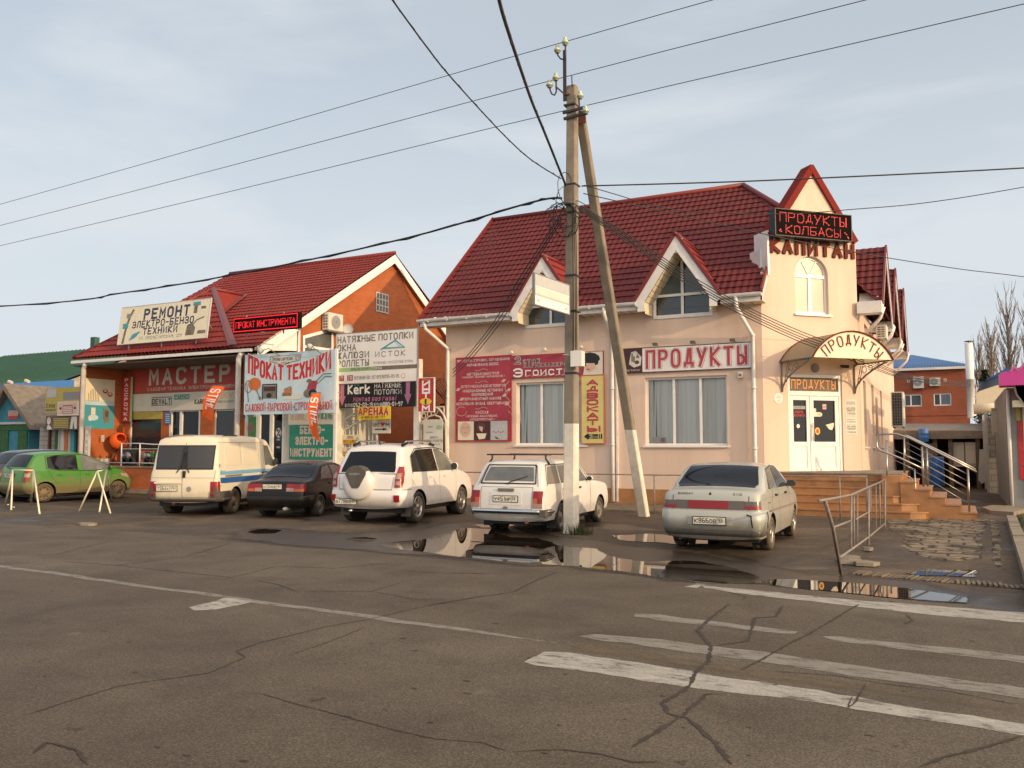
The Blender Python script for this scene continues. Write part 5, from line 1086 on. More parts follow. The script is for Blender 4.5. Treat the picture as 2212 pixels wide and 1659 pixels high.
tiles(m, (XL - .25, 20.34, 4.84), (1, 0, 0), sv2, 0, 0, [(0, 0), (XG - XL + .45, 0), (XG - XL + .45, 8.8), (0, 8.8)], 'roof_red')
m.face([(XL - .25, yr, zr), (XG + .2, yr, zr), (XG + .2, yb + .5, 4.65), (XL - .25, yb + .5, 4.65)], 'roof_red'); m.tube([(XL - .25, yr, zr + .02), (XG + .2, yr, zr + .02)], .08, 'verge_red', 8)
m.build('roof', ts)
# hipped roof of the porch
Qr = _C + ray(528.7, 641) * 0; d = ray(528.7, 641); t_ = (4.84 + SLP * (0 - 20.34) - HC) / (d[2] - SLP * d[1]); Q = Vector(_C + d * t_); Pk = atX(460.4, 623.5, Q.x); Pk.z = Q.z
E1 = Vector((atY(502, 746, 20.3).x, 20.30, 4.86)); E0 = Vector((XL - .25, 20.30, 4.86)); up = Vector((0, 0, .05))
m = MB()
def tri_tiles(a, b, c, k):
    """tiled triangle: a-b the eave, c the peak"""
    u = (b - a).normalized(); n = (b - a).cross(c - a).normalized(); v = n.cross(u); co = [((p - a).dot(u), (p - a).dot(v)) for p in (a, b, c)]; tiles(m, a, u, v, 0, 0, co, k)
tri_tiles(E0 + up, E1 + up, Pk + up, 'roof_red')
Vb = Vector((Q.x + (E1.x - Q.x) * .55, 0, 0)); yv = 20.34 + (Q.y - 20.34) * .30; V1 = Vector((Q.x + 1.0, yv, zroof(yv) + .03))
m.face([E1 + up, V1 + up, Q + up, Pk + up], 'roof_sunlit'); 
for a, b, w_ in ((E1 + up, Pk + up, .20), (V1 + up, Q + up, .24)):
    c_ = Vector((0, -.02, .06)); e_ = Vector((w_, 0, 0)); m.face([a - e_ + up, a + c_, b + c_, b - e_ * .7 + up], 'valley'); m.face([a + c_, a + e_ + up, b + e_ * .7 + up, b + c_], 'valley')
m.tube([Pk + up, Q + up], .07, 'verge_red', 6); m.tube([Pk + up, E0 + up], .06, 'verge_red', 6)
m.build('porch_roof', ts)
m = MB(); m.box(XL - .28, XG + .0, 20.26, 20.36, 4.70, 4.80, 'gutter_white'); m.box(XL - .28, XG + .1, 20.37, 22.39, 4.60, 4.64, 'board'); m.build('gutter', ts)
m = MB()       # white verge board and the white porch cheek
m.obox((XG + .16, 20.4, zroof(20.4) - .40), (0, yr - 20.4, (yr - 20.4) * SLP), (.045, 0, 0), (0, 0, .34), 'pvc'); m.obox((XG + .16, yr, zr - .40), (0, yb - yr, -(zr - 4.6)), (.045, 0, 0), (0, 0, .34), 'pvc')
m.face([(XG + .02, 20.42, 4.74), (XG + .02, 22.4, 4.93), (XG + .02, 22.4, zroof(22.4) - .05), (XG + .02, 20.42, zroof(20.42) - .05)], 'pvc'); m.build('verge_board', ts)
m = MB(); m.tube([(-19.94, 22.45, 0), (-19.94, 22.45, 5.8)], .05, 'gutter_white', 6); m.build('downpipe', ts)
m = MB(); m.box(XL - .1, XG - .3, 20.95, 22.39, 0, .90, 'brick'); m.box(XL - .1, XG - .28, 20.92, 22.39, .90, .95, 'concrete'); m.box(XL - .1, XG - .25, 20.85, 20.95, 0, .14, 'concrete'); m.build('plinth', ts)
for px, lab in ((178, None), (513, None)):
    x = atY(px, 880, 20.45).x; m = MB(); m.tube([(x + .25, 20.36, 4.70), (x + .12, 20.40, 4.62), (x, 20.45, 4.5), (x, 20.45, 0)], .085, 'gutter_white', 10); m.build('porch_post', ts)
# front openings
window(ts, Fm, mx_(281), mx_(350), 1.3, 3.0, dep=.06, glass='tint_grey', sill=False, label=None)
window(ts, Fm, mx_(463), mx_(506), 1.2, 3.0, dep=.06, glass='tint_grey', sill=False)
m = MB(); a, b = mx_(367), mx_(434)
for q4 in ((a, a + .10, .96, 3.08), (b - .10, b, .96, 3.08), (a + .1, b - .1, 2.95, 3.08), ((a + b) / 2 - .28, (a + b) / 2 - .16, .96, 2.95), (a + .1, b - .1, .96, 1.2)): fbox(m, Fm, *q4, -.12, -.02, 'pvc')
do = m.build('shop_door', ts); m = MB(); rect(m, Fm, a, b, .96, 3.05, 'tint', -.09); m.build('pane', do); m = MB(); m.tube([Fm.p(a + .62, 1.8, .0), Fm.p(a + .62, 2.2, .0)], .02, 'pvc', 6); m.build('handle', do)
# gable fittings
Fg = Fr((XG, 22.4, 0), (0, 1, 0)); gp = lambda x, y, X=XG: (lambda p: (p.y - 22.4, p.z))(atX(x, y, X))
cG = lambda x, y: S(500 + x * .226, 720 + y * .226)
w4 = [gp(*cG(*p)) for p in ((1715, 1185), (2085, 1085), (2085, 1400), (1715, 1400))]
m = MB(); fpoly(m, Fg, [w4[3], w4[2], w4[1], w4[0]], .02, 'tint_clear'); 
for i in range(4): line(m, Fg, [w4[i], w4[(i + 1) % 4]], .11, 'pvc', .045)
line(m, Fg, [(w4[0][0], w4[0][1] - .32), (w4[1][0], w4[0][1] - .30)], .09, 'pvc', .055); line(m, Fg, [((w4[0][0] * .45 + w4[1][0] * .55), w4[0][1] - .3), ((w4[0][0] * .45 + w4[1][0] * .55), w4[3][1])], .09, 'pvc', .06); m.build('window', ts, 'slanting white window high on the brick gable')
a0, a1 = gp(812, 671), gp(838, 638); m = MB(); rect(m, Fg, a0[0], a1[0], a0[1], a1[1], 'slate', .012)
for i in range(5): line(m, Fg, [(a0[0] + (a1[0] - a0[0]) * i / 4, a0[1]), (a0[0] + (a1[0] - a0[0]) * i / 4, a1[1])], .05, 'grey_light', .02)
for i in range(4): line(m, Fg, [(a0[0], a0[1] + (a1[1] - a0[1]) * i / 3), (a1[0], a0[1] + (a1[1] - a0[1]) * i / 3)], .05, 'grey_light', .024)
m.build('gable_vent', ts)
a0 = atX(706, 707, XG + .40); ac_unit((a0.x - .33, a0.y + .15, a0.z - .05), (1, 0, 0), (0, 0, 1), None, .28, .62, .8, 'outdoor unit on brackets on the orange brick gable', 'coil2')
p = atX(706, 690, XG + .36); ac = [o for o in scene.objects if o.get('label') == 'outdoor unit on brackets on the orange brick gable'][0]
frg = Fr((XG + .352 - .0, a0.y + .15, a0.z - .05), (0, 1, 0)); m = MB(); disc(m, frg, .40, .31, .24, .24, 'grey', .02, 18)
for q in (.4, .7, .95): line(m, frg, [(.40 + .24 * q * cos(i * .45), .31 + .24 * q * sin(i * .45)) for i in range(15)], .02, 'grey_light', .026)
m.build('fan_grille', ac)
m = MB(); pd = atX(752, 712, XG + .3); m.lathe([(0, 0), (.10, .015), (.18, .05), (.20, .08)], 'grey_light', pd, (.55, -.8, .25), 16); m.tube([pd, pd + Vector((-.3, .1, -.2))], .02, 'grey', 5); m.build('satellite_dish', None, 'pale satellite dish peeping over the stretch-ceiling board', 'satellite dish')
# banners and boards of the porch
fr = Fr((atY(283, 800, 22.33).x, 22.33, atY(400, 846, 22.33).z)); w = atY(520, 800, 22.33).x - fr.o.x; h = atY(400, 773, 22.33).z - fr.o.z
sg = sign('porch_fascia', 'wide red fascia with big pale letters under the porch roof', fr, w, h, 'red_sign', .03); m = MB()
text(m, fr, 'МАСТЕР', w * .19, h * .28, h * .42, 'offwhite', w=w * .71, wt=1.45, gap=2.4); text(m, fr, 'САДОВАЯ ТЕХНИКА  ЭЛЕКТРОИНСТРУМЕНТ', w * .17, h * .07, h * .085, 'offwhite', w=w * .80, wt=.9); m.build('lettering', sg)
fr = Fr((fr.o.x, 22.335, atY(400, 886, 22.335).z)); h = atY(400, 847, 22.33).z - fr.o.z
sg = sign('brand_strip', 'pale strip of tool brand names below the red fascia', fr, w, h, 'offwhite', .025); m = MB()
rect(m, fr, w * .21, w * .40, h * .30, h * .78, 'black', .003); rect(m, fr, w * .215, w * .395, h * .34, h * .74, 'offwhite', .0055); text(m, fr, 'DEWALT', w * .222, h * .40, h * .26, 'black', w=w * .166, wt=1.5, c=.009); rect(m, fr, w * .42, w * .56, h * .60, h * .88, 'green_sign', .003); text(m, fr, 'HITACHI', w * .43, h * .65, h * .17, 'offwhite', w=w * .12, wt=1.1, c=.006)
text(m, fr, 'KARCHER', w * .61, h * .34, h * .22, 'black', w=w * .16, wt=1.4, c=.006); text(m, fr, 'POWER SOLUTIONS', w * .80, h * .36, h * .10, 'slate', w=w * .15, wt=.8, c=.006); text(m, fr, 'DEWO', w * .84, h * .60, h * .28, 'skin_print', w=w * .13, wt=1.0, c=.006); m.build('lettering', sg)
fs = Fr((atY(281, 900, 22.36).x, 22.36, atY(300, 906, 22.36).z)); w = atY(350, 900, 22.36).x - fs.o.x; sg = sign('window_banner', 'dull yellow strip across the top of the left porch window', fs, w, atY(300, 887, 22.36).z - fs.o.z, 'ochre', .02)
fs = Fr((atY(355, 917, 22.37).x, 22.37, atY(355, 917, 22.37).z)); sg = sign('blue_notice', 'small blue notice on brick beside the porch door', fs, atY(368, 917, 22.37).x - fs.o.x, atY(360, 891, 22.37).z - fs.o.z, 'blue', .01, cat='notice'); m = MB()
for i in range(5): line(m, fs, [(.06, .08 + i * .075), (.28, .08 + i * .075)], .02, 'white', .006)
m.build('lettering', sg)
# inner side wall: poster and vertical banner
fp = Fr((XL + .03, 20.6, 0), (0, 1, 0)); side = lambda x, y: (lambda p: (p.y - 20.6, p.z))(atX(x, y, XL + .03))
cL = lambda x, y: S(x * .21694, 980 + y * .21694)
a0, a1 = side(*cL(1105, 1275)), side(*cL(1590, 590)); a1 = (min(a1[0], 1.45), a1[1]); zt = side(*cL(1340, 600))[1]; zb = side(*cL(1340, 1272))[1]
f2 = Fr(fp.p(0.02, zb, .0), (0, 1, 0)); w, h = 1.30, zt - zb
sg = sign('tool_poster', 'tall yellow-to-blue poster of power tools on the porch side wall', f2, w, h, 'cream', .02, cat='poster'); m = MB(); rect(m, f2, 0, w, 0, h * .47, 'teal', .004); rect(m, f2, 0, w, h * .47, h * .56, 'sky_print', .004)
for i in range(7): x = w * (.14 + i * .055); line(m, f2, [(x, h * .55), (x, h * (.70 + .10 * sin(i * .5)))], .022, 'slate', .008)
for x, y in ((.68, .76), (.84, .70)): disc(m, f2, w * x, h * y, w * .085, h * .045, 'red', .008); disc(m, f2, w * x, h * (y + .01), w * .05, h * .025, 'cream', .010)
disc(m, f2, w * .32, h * .22, w * .16, h * .06, 'sky_print', .008); rect(m, f2, w * .24, w * .38, h * .28, h * .42, 'offwhite', .0085); disc(m, f2, w * .22, h * .2, w * .06, h * .05, 'offwhite', .0095); rect(m, f2, w * .66, w * .84, h * .12, h * .40, 'slate', .008); rect(m, f2, w * .70, w * .80, h * .24, h * .36, 'brown', .010); line(m, f2, [(w * .64, h * .2), (w * .64, h * .42), (w * .7, h * .46), (w * .84, h * .46), (w * .88, h * .4)], .03, 'slate', .009); m.build('picture', sg)
f3 = Fr(fp.p(1.36, side(*cL(1665, 1170))[1], 0), (0, 1, 0)); w, h = .36, side(*cL(1665, 565))[1] - f3.o.z
f3 = Fr((atY(262, 900, 22.2).x, 22.2, atY(268, 911, 22.2).z), (.8, .1, 0)); w = .42; h = atY(268, 812, 22.2).z - f3.o.z
sg = sign('instalment_banner', 'narrow upright red banner with white letters beside the porch wall', f3, w, h, 'red', .02); m = MB(); rect(m, f3, w, w + .10, -.02, h - .05, 'lime', .0)
for i, ch in enumerate('РАССРОЧКА'): text(m, f3, ch, w * .33, h * (.93 - .105 * i) - .1, h * .062, 'white', w=w * .34, wt=1.2, c=.005)
m.build('lettering', sg)
# roof board and running-text display
a, b = atY(263, 745, 20.6), atY(454.5, 727, 20.6); w = b.x - a.x; z0, z1 = atY(358, 738, 20.6).z, atY(358, 655, 20.6).z; fr = Fr((a.x, 20.42, z0), (1, 0, 0), (0, .12, 1)); h = z1 - z0
sg = sign('repair_board', 'big cream board about tool repair standing on the red porch roof', fr, w, h, 'cream', .04, edge='grey_light'); m = MB()
text(m, fr, 'РЕМОНТ', w * .28, h * .64, h * .24, 'navy', w=w * .50, wt=1.45, gap=2); text(m, fr, 'ЭЛЕКТРО-БЕНЗО', w * .155, h * .42, h * .16, 'navy', w=w * .685, wt=1.25, gap=1.9); text(m, fr, 'ТЕХНИКИ', w * .29, h * .22, h * .155, 'navy', w=w * .38, wt=1.3, gap=2); text(m, fr, 'УЛ. ПРОЛЕТАРСКАЯ, 129', w * .25, h * .08, h * .075, 'grey', w=w * .48, wt=.7); m.build('lettering', sg)
m = MB(); line(m, fr, [(w * .06, h * .05), (w * .08, h * .45), (w * .11, h * .75), (w * .14, h * .9)], .10, 'slate', .006); rect(m, fr, w * .04, w * .10, h * .42, h * .56, 'teal', .009); rect(m, fr, w * .07, w * .12, h * .70, h * .82, 'grey', .008)
fpoly(m, fr, [(w * .13, h * .08), (w * .17, h * .25), (w * .26, h * .32), (w * .20, h * .15)], .008, 'teal'); rect(m, fr, w * .82, w * .90, h * .86, h * .95, 'teal', .008); rect(m, fr, w * .835, w * .87, h * .66, h * .88, 'slate', .009); rect(m, fr, w * .91, w * .96, h * .76, h * .82, 'slate', .008); fpoly(m, fr, [(w * .77, h * .10), (w * .86, h * .10), (w * .87, h * .28), (w * .83, h * .42), (w * .78, h * .36)], .008, 'slate'); line(m, fr, [(w * .84, h * .36), (w * .88, h * .48), (w * .95, h * .54)], .04, 'slate', .010); rect(m, fr, w * .90, w * .985, h * .12, h * .20, 'slate', .008); m.build('picture', sg)
m = MB()
for t in (.12, .5, .88): p = fr.p(w * t, 0, -.05); m.tube([p + Vector((0, 0, -.2)), fr.p(w * t, h * .95, -.05)], .03, 'grey', 5); m.tube([fr.p(w * t, h * .8, -.05), fr.p(w * t, 0, -1.2)], .02, 'grey', 5)
m.build('frame', sg)
a, b = atY(505, 721, 19.9), atY(647, 709, 19.9); w = b.x - a.x; z0, z1 = atY(576, 714.5, 19.9).z, atY(576, 681, 19.9).z; fr = Fr((a.x, 19.85, z0)); h = z1 - z0
m = MB(); fbox(m, fr, 0, w, 0, h, -.16, 0, 'led_panel'); led = m.build('running_text_display', None, 'long black display with a dotted red border over the porch eave', 'sign'); m = MB(); dots(m, fr, 'ПРОКАТ ИНСТРУМЕНТА', w * .05, h * .30, h * .38, w * .90, 'led_red', .026, c=.005, size=.75)
for i in range(44):
    x = w * (.02 + .96 * i / 43)
    for y in (h * .08, h * .92): rect(m, fr, x - .025, x + .025, y - .014, y + .014, 'led_red', .005)
for j in range(8):
    y = h * (.12 + .76 * j / 7)
    for x in (w * .018, w * .982): rect(m, fr, x - .014, x + .014, y - .022, y + .022, 'led_red', .0055)
m.build('lettering', led)
m = MB()
for t in (.18, .75): m.tube([fr.p(w * t, h * 1.12, -.10), fr.p(w * t, -.12, -.10)], .025, 'grey', 5); m.tube([fr.p(w * t, h * .2, -.10), fr.p(w * t, h * .2, -.9)], .025, 'grey', 5)
m.build('bracket', led)
# ------------------------------------------------------------------ rental pavilion beside it
rp = thing('rental_pavilion', 'small white panelled pavilion between the brick gable and the gate', 'kiosk', (-20, 23, 0))
YA = 22.0; xA = lambda px: atY(px, 950, YA + .06).x
m = MB(); Fa = Fr((-21.9, YA + .06, 0)); wall(m, Fa, 21.9 - 18.06, 4.5, [(xA(556) + 21.9, xA(612) + 21.9, .9, 2.85)], 'offwhite', .1); m.face([(-18.06, YA + .06, 0), (-18.06, 24.5, 0), (-18.06, 24.5, 4.5), (-18.06, YA + .06, 4.5)], 'offwhite'); m.face([(-21.9, YA + .06, 4.5), (-18.06, YA + .06, 4.5), (-18.06, 24.5, 4.5), (-21.9, 24.5, 4.5)], 'grey'); m.build('wall', rp)
m = MB(); a, b = xA(556) + 21.9, xA(612) + 21.9; c = (a + b) / 2 + .02
for q4 in ((a, a + .09, .9, 2.85), (b - .07, b, .9, 2.85), (c - .07, c + .07, .9, 2.78), (a + .09, b - .07, 2.76, 2.85), (a + .09, c - .07, .9, 1.2)): fbox(m, Fa, *q4, -.1, -.01, 'pvc')
do = m.build('shop_door', rp); m = MB(); rect(m, Fa, a, b, .9, 2.8, 'tint', -.08); disc(m, Fa, c + .28, 2.12, .13, .17, 'white', -.075, 16); text(m, Fa, '%', c + .22, 2.02, .2, 'black', w=.13, wt=1.2, c=-.07); rect(m, Fa, c + .2, c + .36, 1.86, 1.92, 'grey_light', -.075); rect(m, Fa, c + .2, c + .36, 1.6, 1.66, 'grey_light', -.075); m.build('pane', do)
def pavb(name, label, px0, px1, py0, py1, back, Y=YA, **k):
    fr, w, h = board_at(Y, px0, px1, py0, py1); return sign(name, label, fr, w, h, back, .02, **k), fr, w, h
sg, fr, w, h = pavb('machine_poster', 'narrow poster of a green tiller left of the pavilion door', 528, 553, 868, 948, 'sky_print', cat='poster'); m = MB(); rect(m, fr, w * .3, w, 0, h * .6, 'green', .004); disc(m, fr, w * .5, h * .72, w * .35, h * .16, 'slate', .006); disc(m, fr, w * .55, h * .3, w * .3, h * .15, 'slate', .008); rect(m, fr, 0, w * .22, 0, h * .45, 'skin_print', .007); m.build('picture', sg)
sg, fr, w, h = pavb('brand_board', 'grey strip with brand lettering above the green panel of the pavilion', 622, 721, 880, 917, 'offwhite'); m = MB(); text(m, fr, 'STIHL', w * .08, h * .32, h * .40, 'skin_print', w=w * .3, wt=1.4, slant=.15); text(m, fr, 'VIKING', w * .66, h * .32, h * .36, 'green_sign', w=w * .30, wt=1.2); m.build('lettering', sg)
sg, fr, w, h = pavb('tools_panel', 'green panel with three lines of pinkish letters on the pavilion wall', 624, 718, 918, 992, 'green_sign'); m = MB()
for t, x0, x1, y in (('БЕНЗО-', .26, .80, .76), ('ЭЛЕКТРО-', .16, .88, .44), ('ИНСТРУМЕНТ', .04, .98, .10)):
    for k, c, wt in (('white', .003, 1.9), ('skin_print', .007, 1.0)): text(m, fr, t, w * x0, h * y, h * .19, k, w=w * (x1 - x0), wt=wt, c=c, gap=2)
m.build('lettering', sg)
# the rental banner
YN = 20.16; a, b = atY(526.5, 893, YN), atY(722.5, 890, YN); zb, zt = atY(625, 894, YN).z, atY(625, 761, YN).z; fr = Fr((a.x, YN, zb)); w, h = b.x - a.x, zt - zb
sg = sign('rental_banner', 'large pale blue rental banner with arched red letters and pictures of machines', fr, w, h, 'sky_print', .02, cat='banner'); m = MB()
def wb(x, y): t = (x / w - .5) * 2; return (x, y + .26 * h * .55 * (t * t) - .02)
for k, c, wt in (('white', .003, 2.5), ('red', .007, 1.75)): text(m, fr, 'ПРОКАТ ТЕХНИКИ', w * .05, h * .57, h * .20, k, w=w * .90, wt=wt, c=c, warp=lambda x, y: (x, y + h * .19 * ((x / w - .5) * 2) ** 2 + (y - h * .6) * .35 * abs((x / w - .5) * 2)))
for k, c, wt in (('white', .003, 1.8), ('red', .007, 1.15)): text(m, fr, 'САДОВОЙ•ПАРКОВОЙ•СТРОИТЕЛЬНОЙ', w * .025, h * .06, h * .115, k, w=w * .95, wt=wt, c=c)
fpoly(m, fr, [(w * .29, h * .86), (w * .36, h * .84), (w * .44, h * .79), (w * .54, h * .84), (w * .63, h * .86), (w * .64, h * .955), (w * .295, h * .955)], .010, 'grey'); fpoly(m, fr, [(w * .30, h * .868), (w * .365, h * .848), (w * .44, h * .80), (w * .535, h * .848), (w * .62, h * .868), (w * .63, h * .945), (w * .305, h * .945)], .013, 'offwhite'); text(m, fr, 'Пролетарская, 127', w * .32, h * .872, h * .062, 'navy', w=w * .30, wt=.9, c=.016); text(m, fr, 'улица', w * .42, h * .82, h * .035, 'navy', w=w * .09, wt=.9, c=.016); m.build('lettering', sg)
m = MB(); disc(m, fr, w * .12, h * .51, w * .075, h * .105, 'orange', .006); fpoly(m, fr, [(w * .07, h * .58), (w * .16, h * .60), (w * .19, h * .46), (w * .14, h * .38)], .008, 'orange'); line(m, fr, [(w * .055, h * .22), (w * .03, h * .52)], .03, 'slate', .010); line(m, fr, [(w * .15, h * .40), (w * .185, h * .26)], .03, 'slate', .010); disc(m, fr, w * .185, h * .27, .05, .06, 'slate', .012, 10); line(m, fr, [(w * .05 + w * .04 * cos(i * .5), h * .47 + h * .1 * sin(i * .5)) for i in range(13)], .025, 'slate', .009)
rect(m, fr, w * .22, w * .37, h * .26, h * .47, 'slate', .006); rect(m, fr, w * .23, w * .36, h * .38, h * .45, 'maroon', .009); disc(m, fr, w * .29, h * .31, w * .03, h * .04, 'black', .010); line(m, fr, [(w * .215, h * .25), (w * .215, h * .49), (w * .375, h * .49), (w * .375, h * .25)], .035, 'black', .011)
fpoly(m, fr, [(w * .43, h * .30), (w * .52, h * .30), (w * .545, h * .42), (w * .47, h * .40)], .006, 'orange'); fpoly(m, fr, [(w * .45, h * .23), (w * .64, h * .23), (w * .66, h * .27), (w * .64, h * .31), (w * .46, h * .31)], .008, 'offwhite'); line(m, fr, [(w * .46, h * .40), (w * .53, h * .44), (w * .54, h * .33)], .03, 'slate', .010); rect(m, fr, w * .44, w * .54, h * .29, h * .34, 'slate', .009)
fpoly(m, fr, [(w * .70, h * .36), (w * .80, h * .36), (w * .82, h * .52), (w * .73, h * .52)], .006, 'crimson'); disc(m, fr, w * .73, h * .52, w * .03, h * .03, 'slate', .008); disc(m, fr, w * .72, h * .32, w * .05, h * .07, 'slate', .008); disc(m, fr, w * .77, h * .32, w * .045, h * .065, 'black', .009); line(m, fr, [(w * .80, h * .50), (w * .88, h * .62), (w * .96, h * .62)], .03, 'slate', .010); line(m, fr, [(w * .82, h * .47), (w * .90, h * .58), (w * .97, h * .57)], .025, 'slate', .011); m.build('picture', sg)
m = MB(); m.box(a.x - .06, a.x, YN + .01, YN + .07, zb - .1, zt + .03, 'maroon'); m.build('frame', sg); m = MB(); m.box(b.x - .05, b.x + .035, YN + .03, YN + .1, 0, zt + .03, 'gutter_white'); m.build('post', sg); m = MB()
p = atY(562, 757, 20.0); q = atY(606, 770, YN); m.tube([q, q + Vector((-.3, -.2, .25)), p + Vector((.12, 0, .0))], .014, 'slate', 5); m.lathe([(0, .08), (.05, .07), (.09, .02), (.10, -.08), (.0, -.08)], 'grey_light', p, (-.5, -.3, .6), 10); m.build('spotlight', None, 'grey spotlight on a curved arm at the left above the rental banner', 'lamp', 'spotlights above the rental banner')
m = MB(); p = atY(668, 748, 20.0); q = atY(700, 768, YN); m.tube([q, q + Vector((-.2, -.2, .2)), p + Vector((.12, 0, .0))], .014, 'slate', 5); m.lathe([(0, .08), (.05, .07), (.09, .02), (.10, -.08), (.0, -.08)], 'grey_light', p, (-.5, -.3, .6), 10); m.build('spotlight', None, 'grey spotlight in front of the slanting gable window', 'lamp', 'spotlights above the rental banner')
# flags
def flag(px, Y, label, txt_top):
    pts = [atY(*p, Y) for p in px]; m = MB(); tl, tr, br, bl = pts; rows = []; NR = 10
    for j in range(NR + 1):
        t = j / NR; a, b = tl.lerp(bl, t), tr.lerp(br, t); row = []
        for i in range(6):
            s = i / 5; p = a.lerp(b, s); p = p + Vector((.0, -.05 * sin(s * 5 + t * 4) - .10 * sin(t * 3.1), .03 * sin(s * 3 + 1) * t)); row.append(p)
        rows.append(row)
    m.grid(rows, 'orange_flag'); o = m.build('banner_flag', None, label, 'flag', 'orange flags at the tool shop'); m = MB()
    # lettering runs down the cloth
    lay, W = layout('STIHL', 2.2); i = 0
    for g, gx in lay:
        for pl in g:
            i += 1
            def P(a, b, c_):
                t = .10 + .62 * (gx + a) / W; s = .22 + .56 * b / 6; s = 1 - s if False else s; j = t * NR; j0 = int(j); f = j - j0; ii = (s) * 5; i0 = int(ii); g2 = ii - i0
                p = (rows[j0][i0] * (1 - g2) + rows[j0][i0 + 1] * g2) * (1 - f) + (rows[j0 + 1][i0] * (1 - g2) + rows[j0 + 1][i0 + 1] * g2) * f
                return p + Vector((0, -.012 - .0004 * (i % 5), 0))
            brush(m, P, pl, .65, 'white', 0)
    m.build('lettering', o); m = MB(); m.tube([tl + Vector((-.02, .02, .02)), tr + Vector((.3, .6, .06))], .015, 'grey', 5); m.build('flag_arm', o)
flag([(458, 834), (485, 834), (461, 909), (436, 902)], 20.4, 'orange flag hanging askew over the porch door', 0)
flag([(672, 850), (691, 850), (693, 952), (673, 944)], 19.95, 'orange flag hanging straight in front of the green tools panel', 0)
# ------------------------------------------------------------------ gate and its boards
gate = thing('yard_gate', 'white iron yard gate with an arched top and round ornaments', 'gate', (-17.2, 22.6, 0)); YG = 22.6
cg = lambda x, y: atY(*S(950 + x * .1808, 1150 + y * .1808), YG)
m = MB()
for x in (735.5, 741.5): a = atY(x, 900, YG); m.box(a.x - .05, a.x + .05, YG - .05, YG + .05, 0, atY(x, 830, YG).z, 'cream')
a = atY(729, 900, YG); m.box(a.x - .10, a.x + .03, YG - .08, YG + .08, 0, 4.6, 'gutter_white'); m.build('post', gate)
m = MB(); m.tube([cg(275, 490), cg(340, 440), cg(430, 375), cg(550, 308), cg(700, 255), cg(860, 225)], .035, 'offwhite', 6); m.tube([cg(280, 660), cg(350, 600), cg(420, 560), cg(510, 505), cg(600, 468), cg(720, 430), cg(860, 410)], .04, 'offwhite', 6); m.tube([cg(275, 480), cg(275, 1300)], .04, 'offwhite', 6); m.tube([cg(853, 225), cg(853, 1300)], .045, 'grey_light', 6); m.tube([cg(655, 862), cg(1000, 850)], .03, 'offwhite', 6); m.tube([cg(275, 1090), cg(853, 1090)], .03, 'offwhite', 6); m.build('frame', gate)
for x, y in ((345, 605), (412, 565), (475, 525), (538, 490), (600, 468), (662, 448), (722, 430), (783, 418)):
    m = MB(); m.tube([cg(x, y), cg(x, 1120)], .018, 'offwhite', 5); m.build('bar', gate)
m = MB()
for x, y in ((348, 510), (475, 422)):
    c = cg(x, y); m.tube([c + Vector((.07 * cos(i * .7), 0, .07 * sin(i * .7))) for i in range(10)], .016, 'offwhite', 5); m.tube([c + Vector((0, 0, -.07)), cg(x, y + 120)], .014, 'offwhite', 5)
m.tube([cg(470, 900), cg(500, 820), cg(570, 795), (cg(640, 850))], .016, 'offwhite', 5); m.tube([cg(545, 765), cg(595, 800)], .014, 'offwhite', 5); m.tube([cg(595, 765), cg(545, 800)], .014, 'offwhite', 5); m.build('ornament', gate)
wk = thing('wicket_gate', 'white iron wicket with an arched top right of the gate board', 'gate', (-14.9, 22.6, 0)); m = MB()
a = atY(903, 900, YG); m.box(a.x - .10, a.x + .10, YG - .1, YG + .1, 0, atY(903, 776, YG).z, 'gutter_white'); m.build('post', wk)
m = MB(); arcx = [(1540, 420), (1580, 350), (1650, 280), (1750, 225), (1850, 260), (1930, 350), (1970, 460), (1970, 1300)]; m.tube([cg(1540, 1300)] + [cg(*p) for p in arcx], .04, 'offwhite', 6); m.tube([cg(1560, 600), cg(1600, 470), (cg(1690, 390)), cg(1790, 365), cg(1880, 400), cg(1940, 520), cg(1955, 620)], .03, 'offwhite', 6); m.tube([cg(1790, 235), cg(1940, 235), cg(1940, 400)], .025, 'offwhite', 5); m.build('frame', wk); m = MB()
for x, y in ((1610, 380), (1700, 345), (1805, 300)): c = cg(x, y); m.tube([c + Vector((.08 * cos(i * .7), 0, .08 * sin(i * .7))) for i in range(10)], .016, 'offwhite', 5)
m.tube([cg(1790, 380), cg(1830, 320), cg(1880, 270)], .014, 'offwhite', 5); m.build('ornament', wk)
yw = thing('yard_shed', 'dark shed roof and wall in the yard behind the gate', 'shed', (-16, 29, 0)); m = MB(); m.box(-18.2, -14.4, 31.5, 34, 0, 3.4, 'brown'); m.build('wall', yw); m = MB(); m.prism([(-19.5, 30.8, 3.4), (-14.4, 30.8, 3.6), (-14.4, 34.2, 4.4), (-19.5, 34.2, 4.2)], (0, 0, .06), 'maroon'); m.build('roof', yw)
def gboard(name, label, q, Y, back, cat='sign', edge=None, th=.03):
    fr, w, h = board_at(Y, *q); return sign(name, label, fr, w, h, back, th, cat=cat, edge=edge), fr, w, h
YB = 22.3
sg, fr, w, h = gboard('ceiling_board', 'white board advertising stretch ceilings, windows and blinds above the gate', (725.5, 900.5, 716, 826), YB, 'white', edge='grey'); m = MB()
for t, x0, x1, y in (('НАТЯЖНЫЕ ПОТОЛКИ', .02, .95, .845), ('ОКНА', .02, .25, .68), ('ЖАЛЮЗИ', .02, .415, .525), ('РОЛЛЕТЫ', .02, .415, .365)): text(m, fr, t, w * x0, h * (y - .02), h * .115, 'slate', w=w * (x1 - x0), wt=1.1)
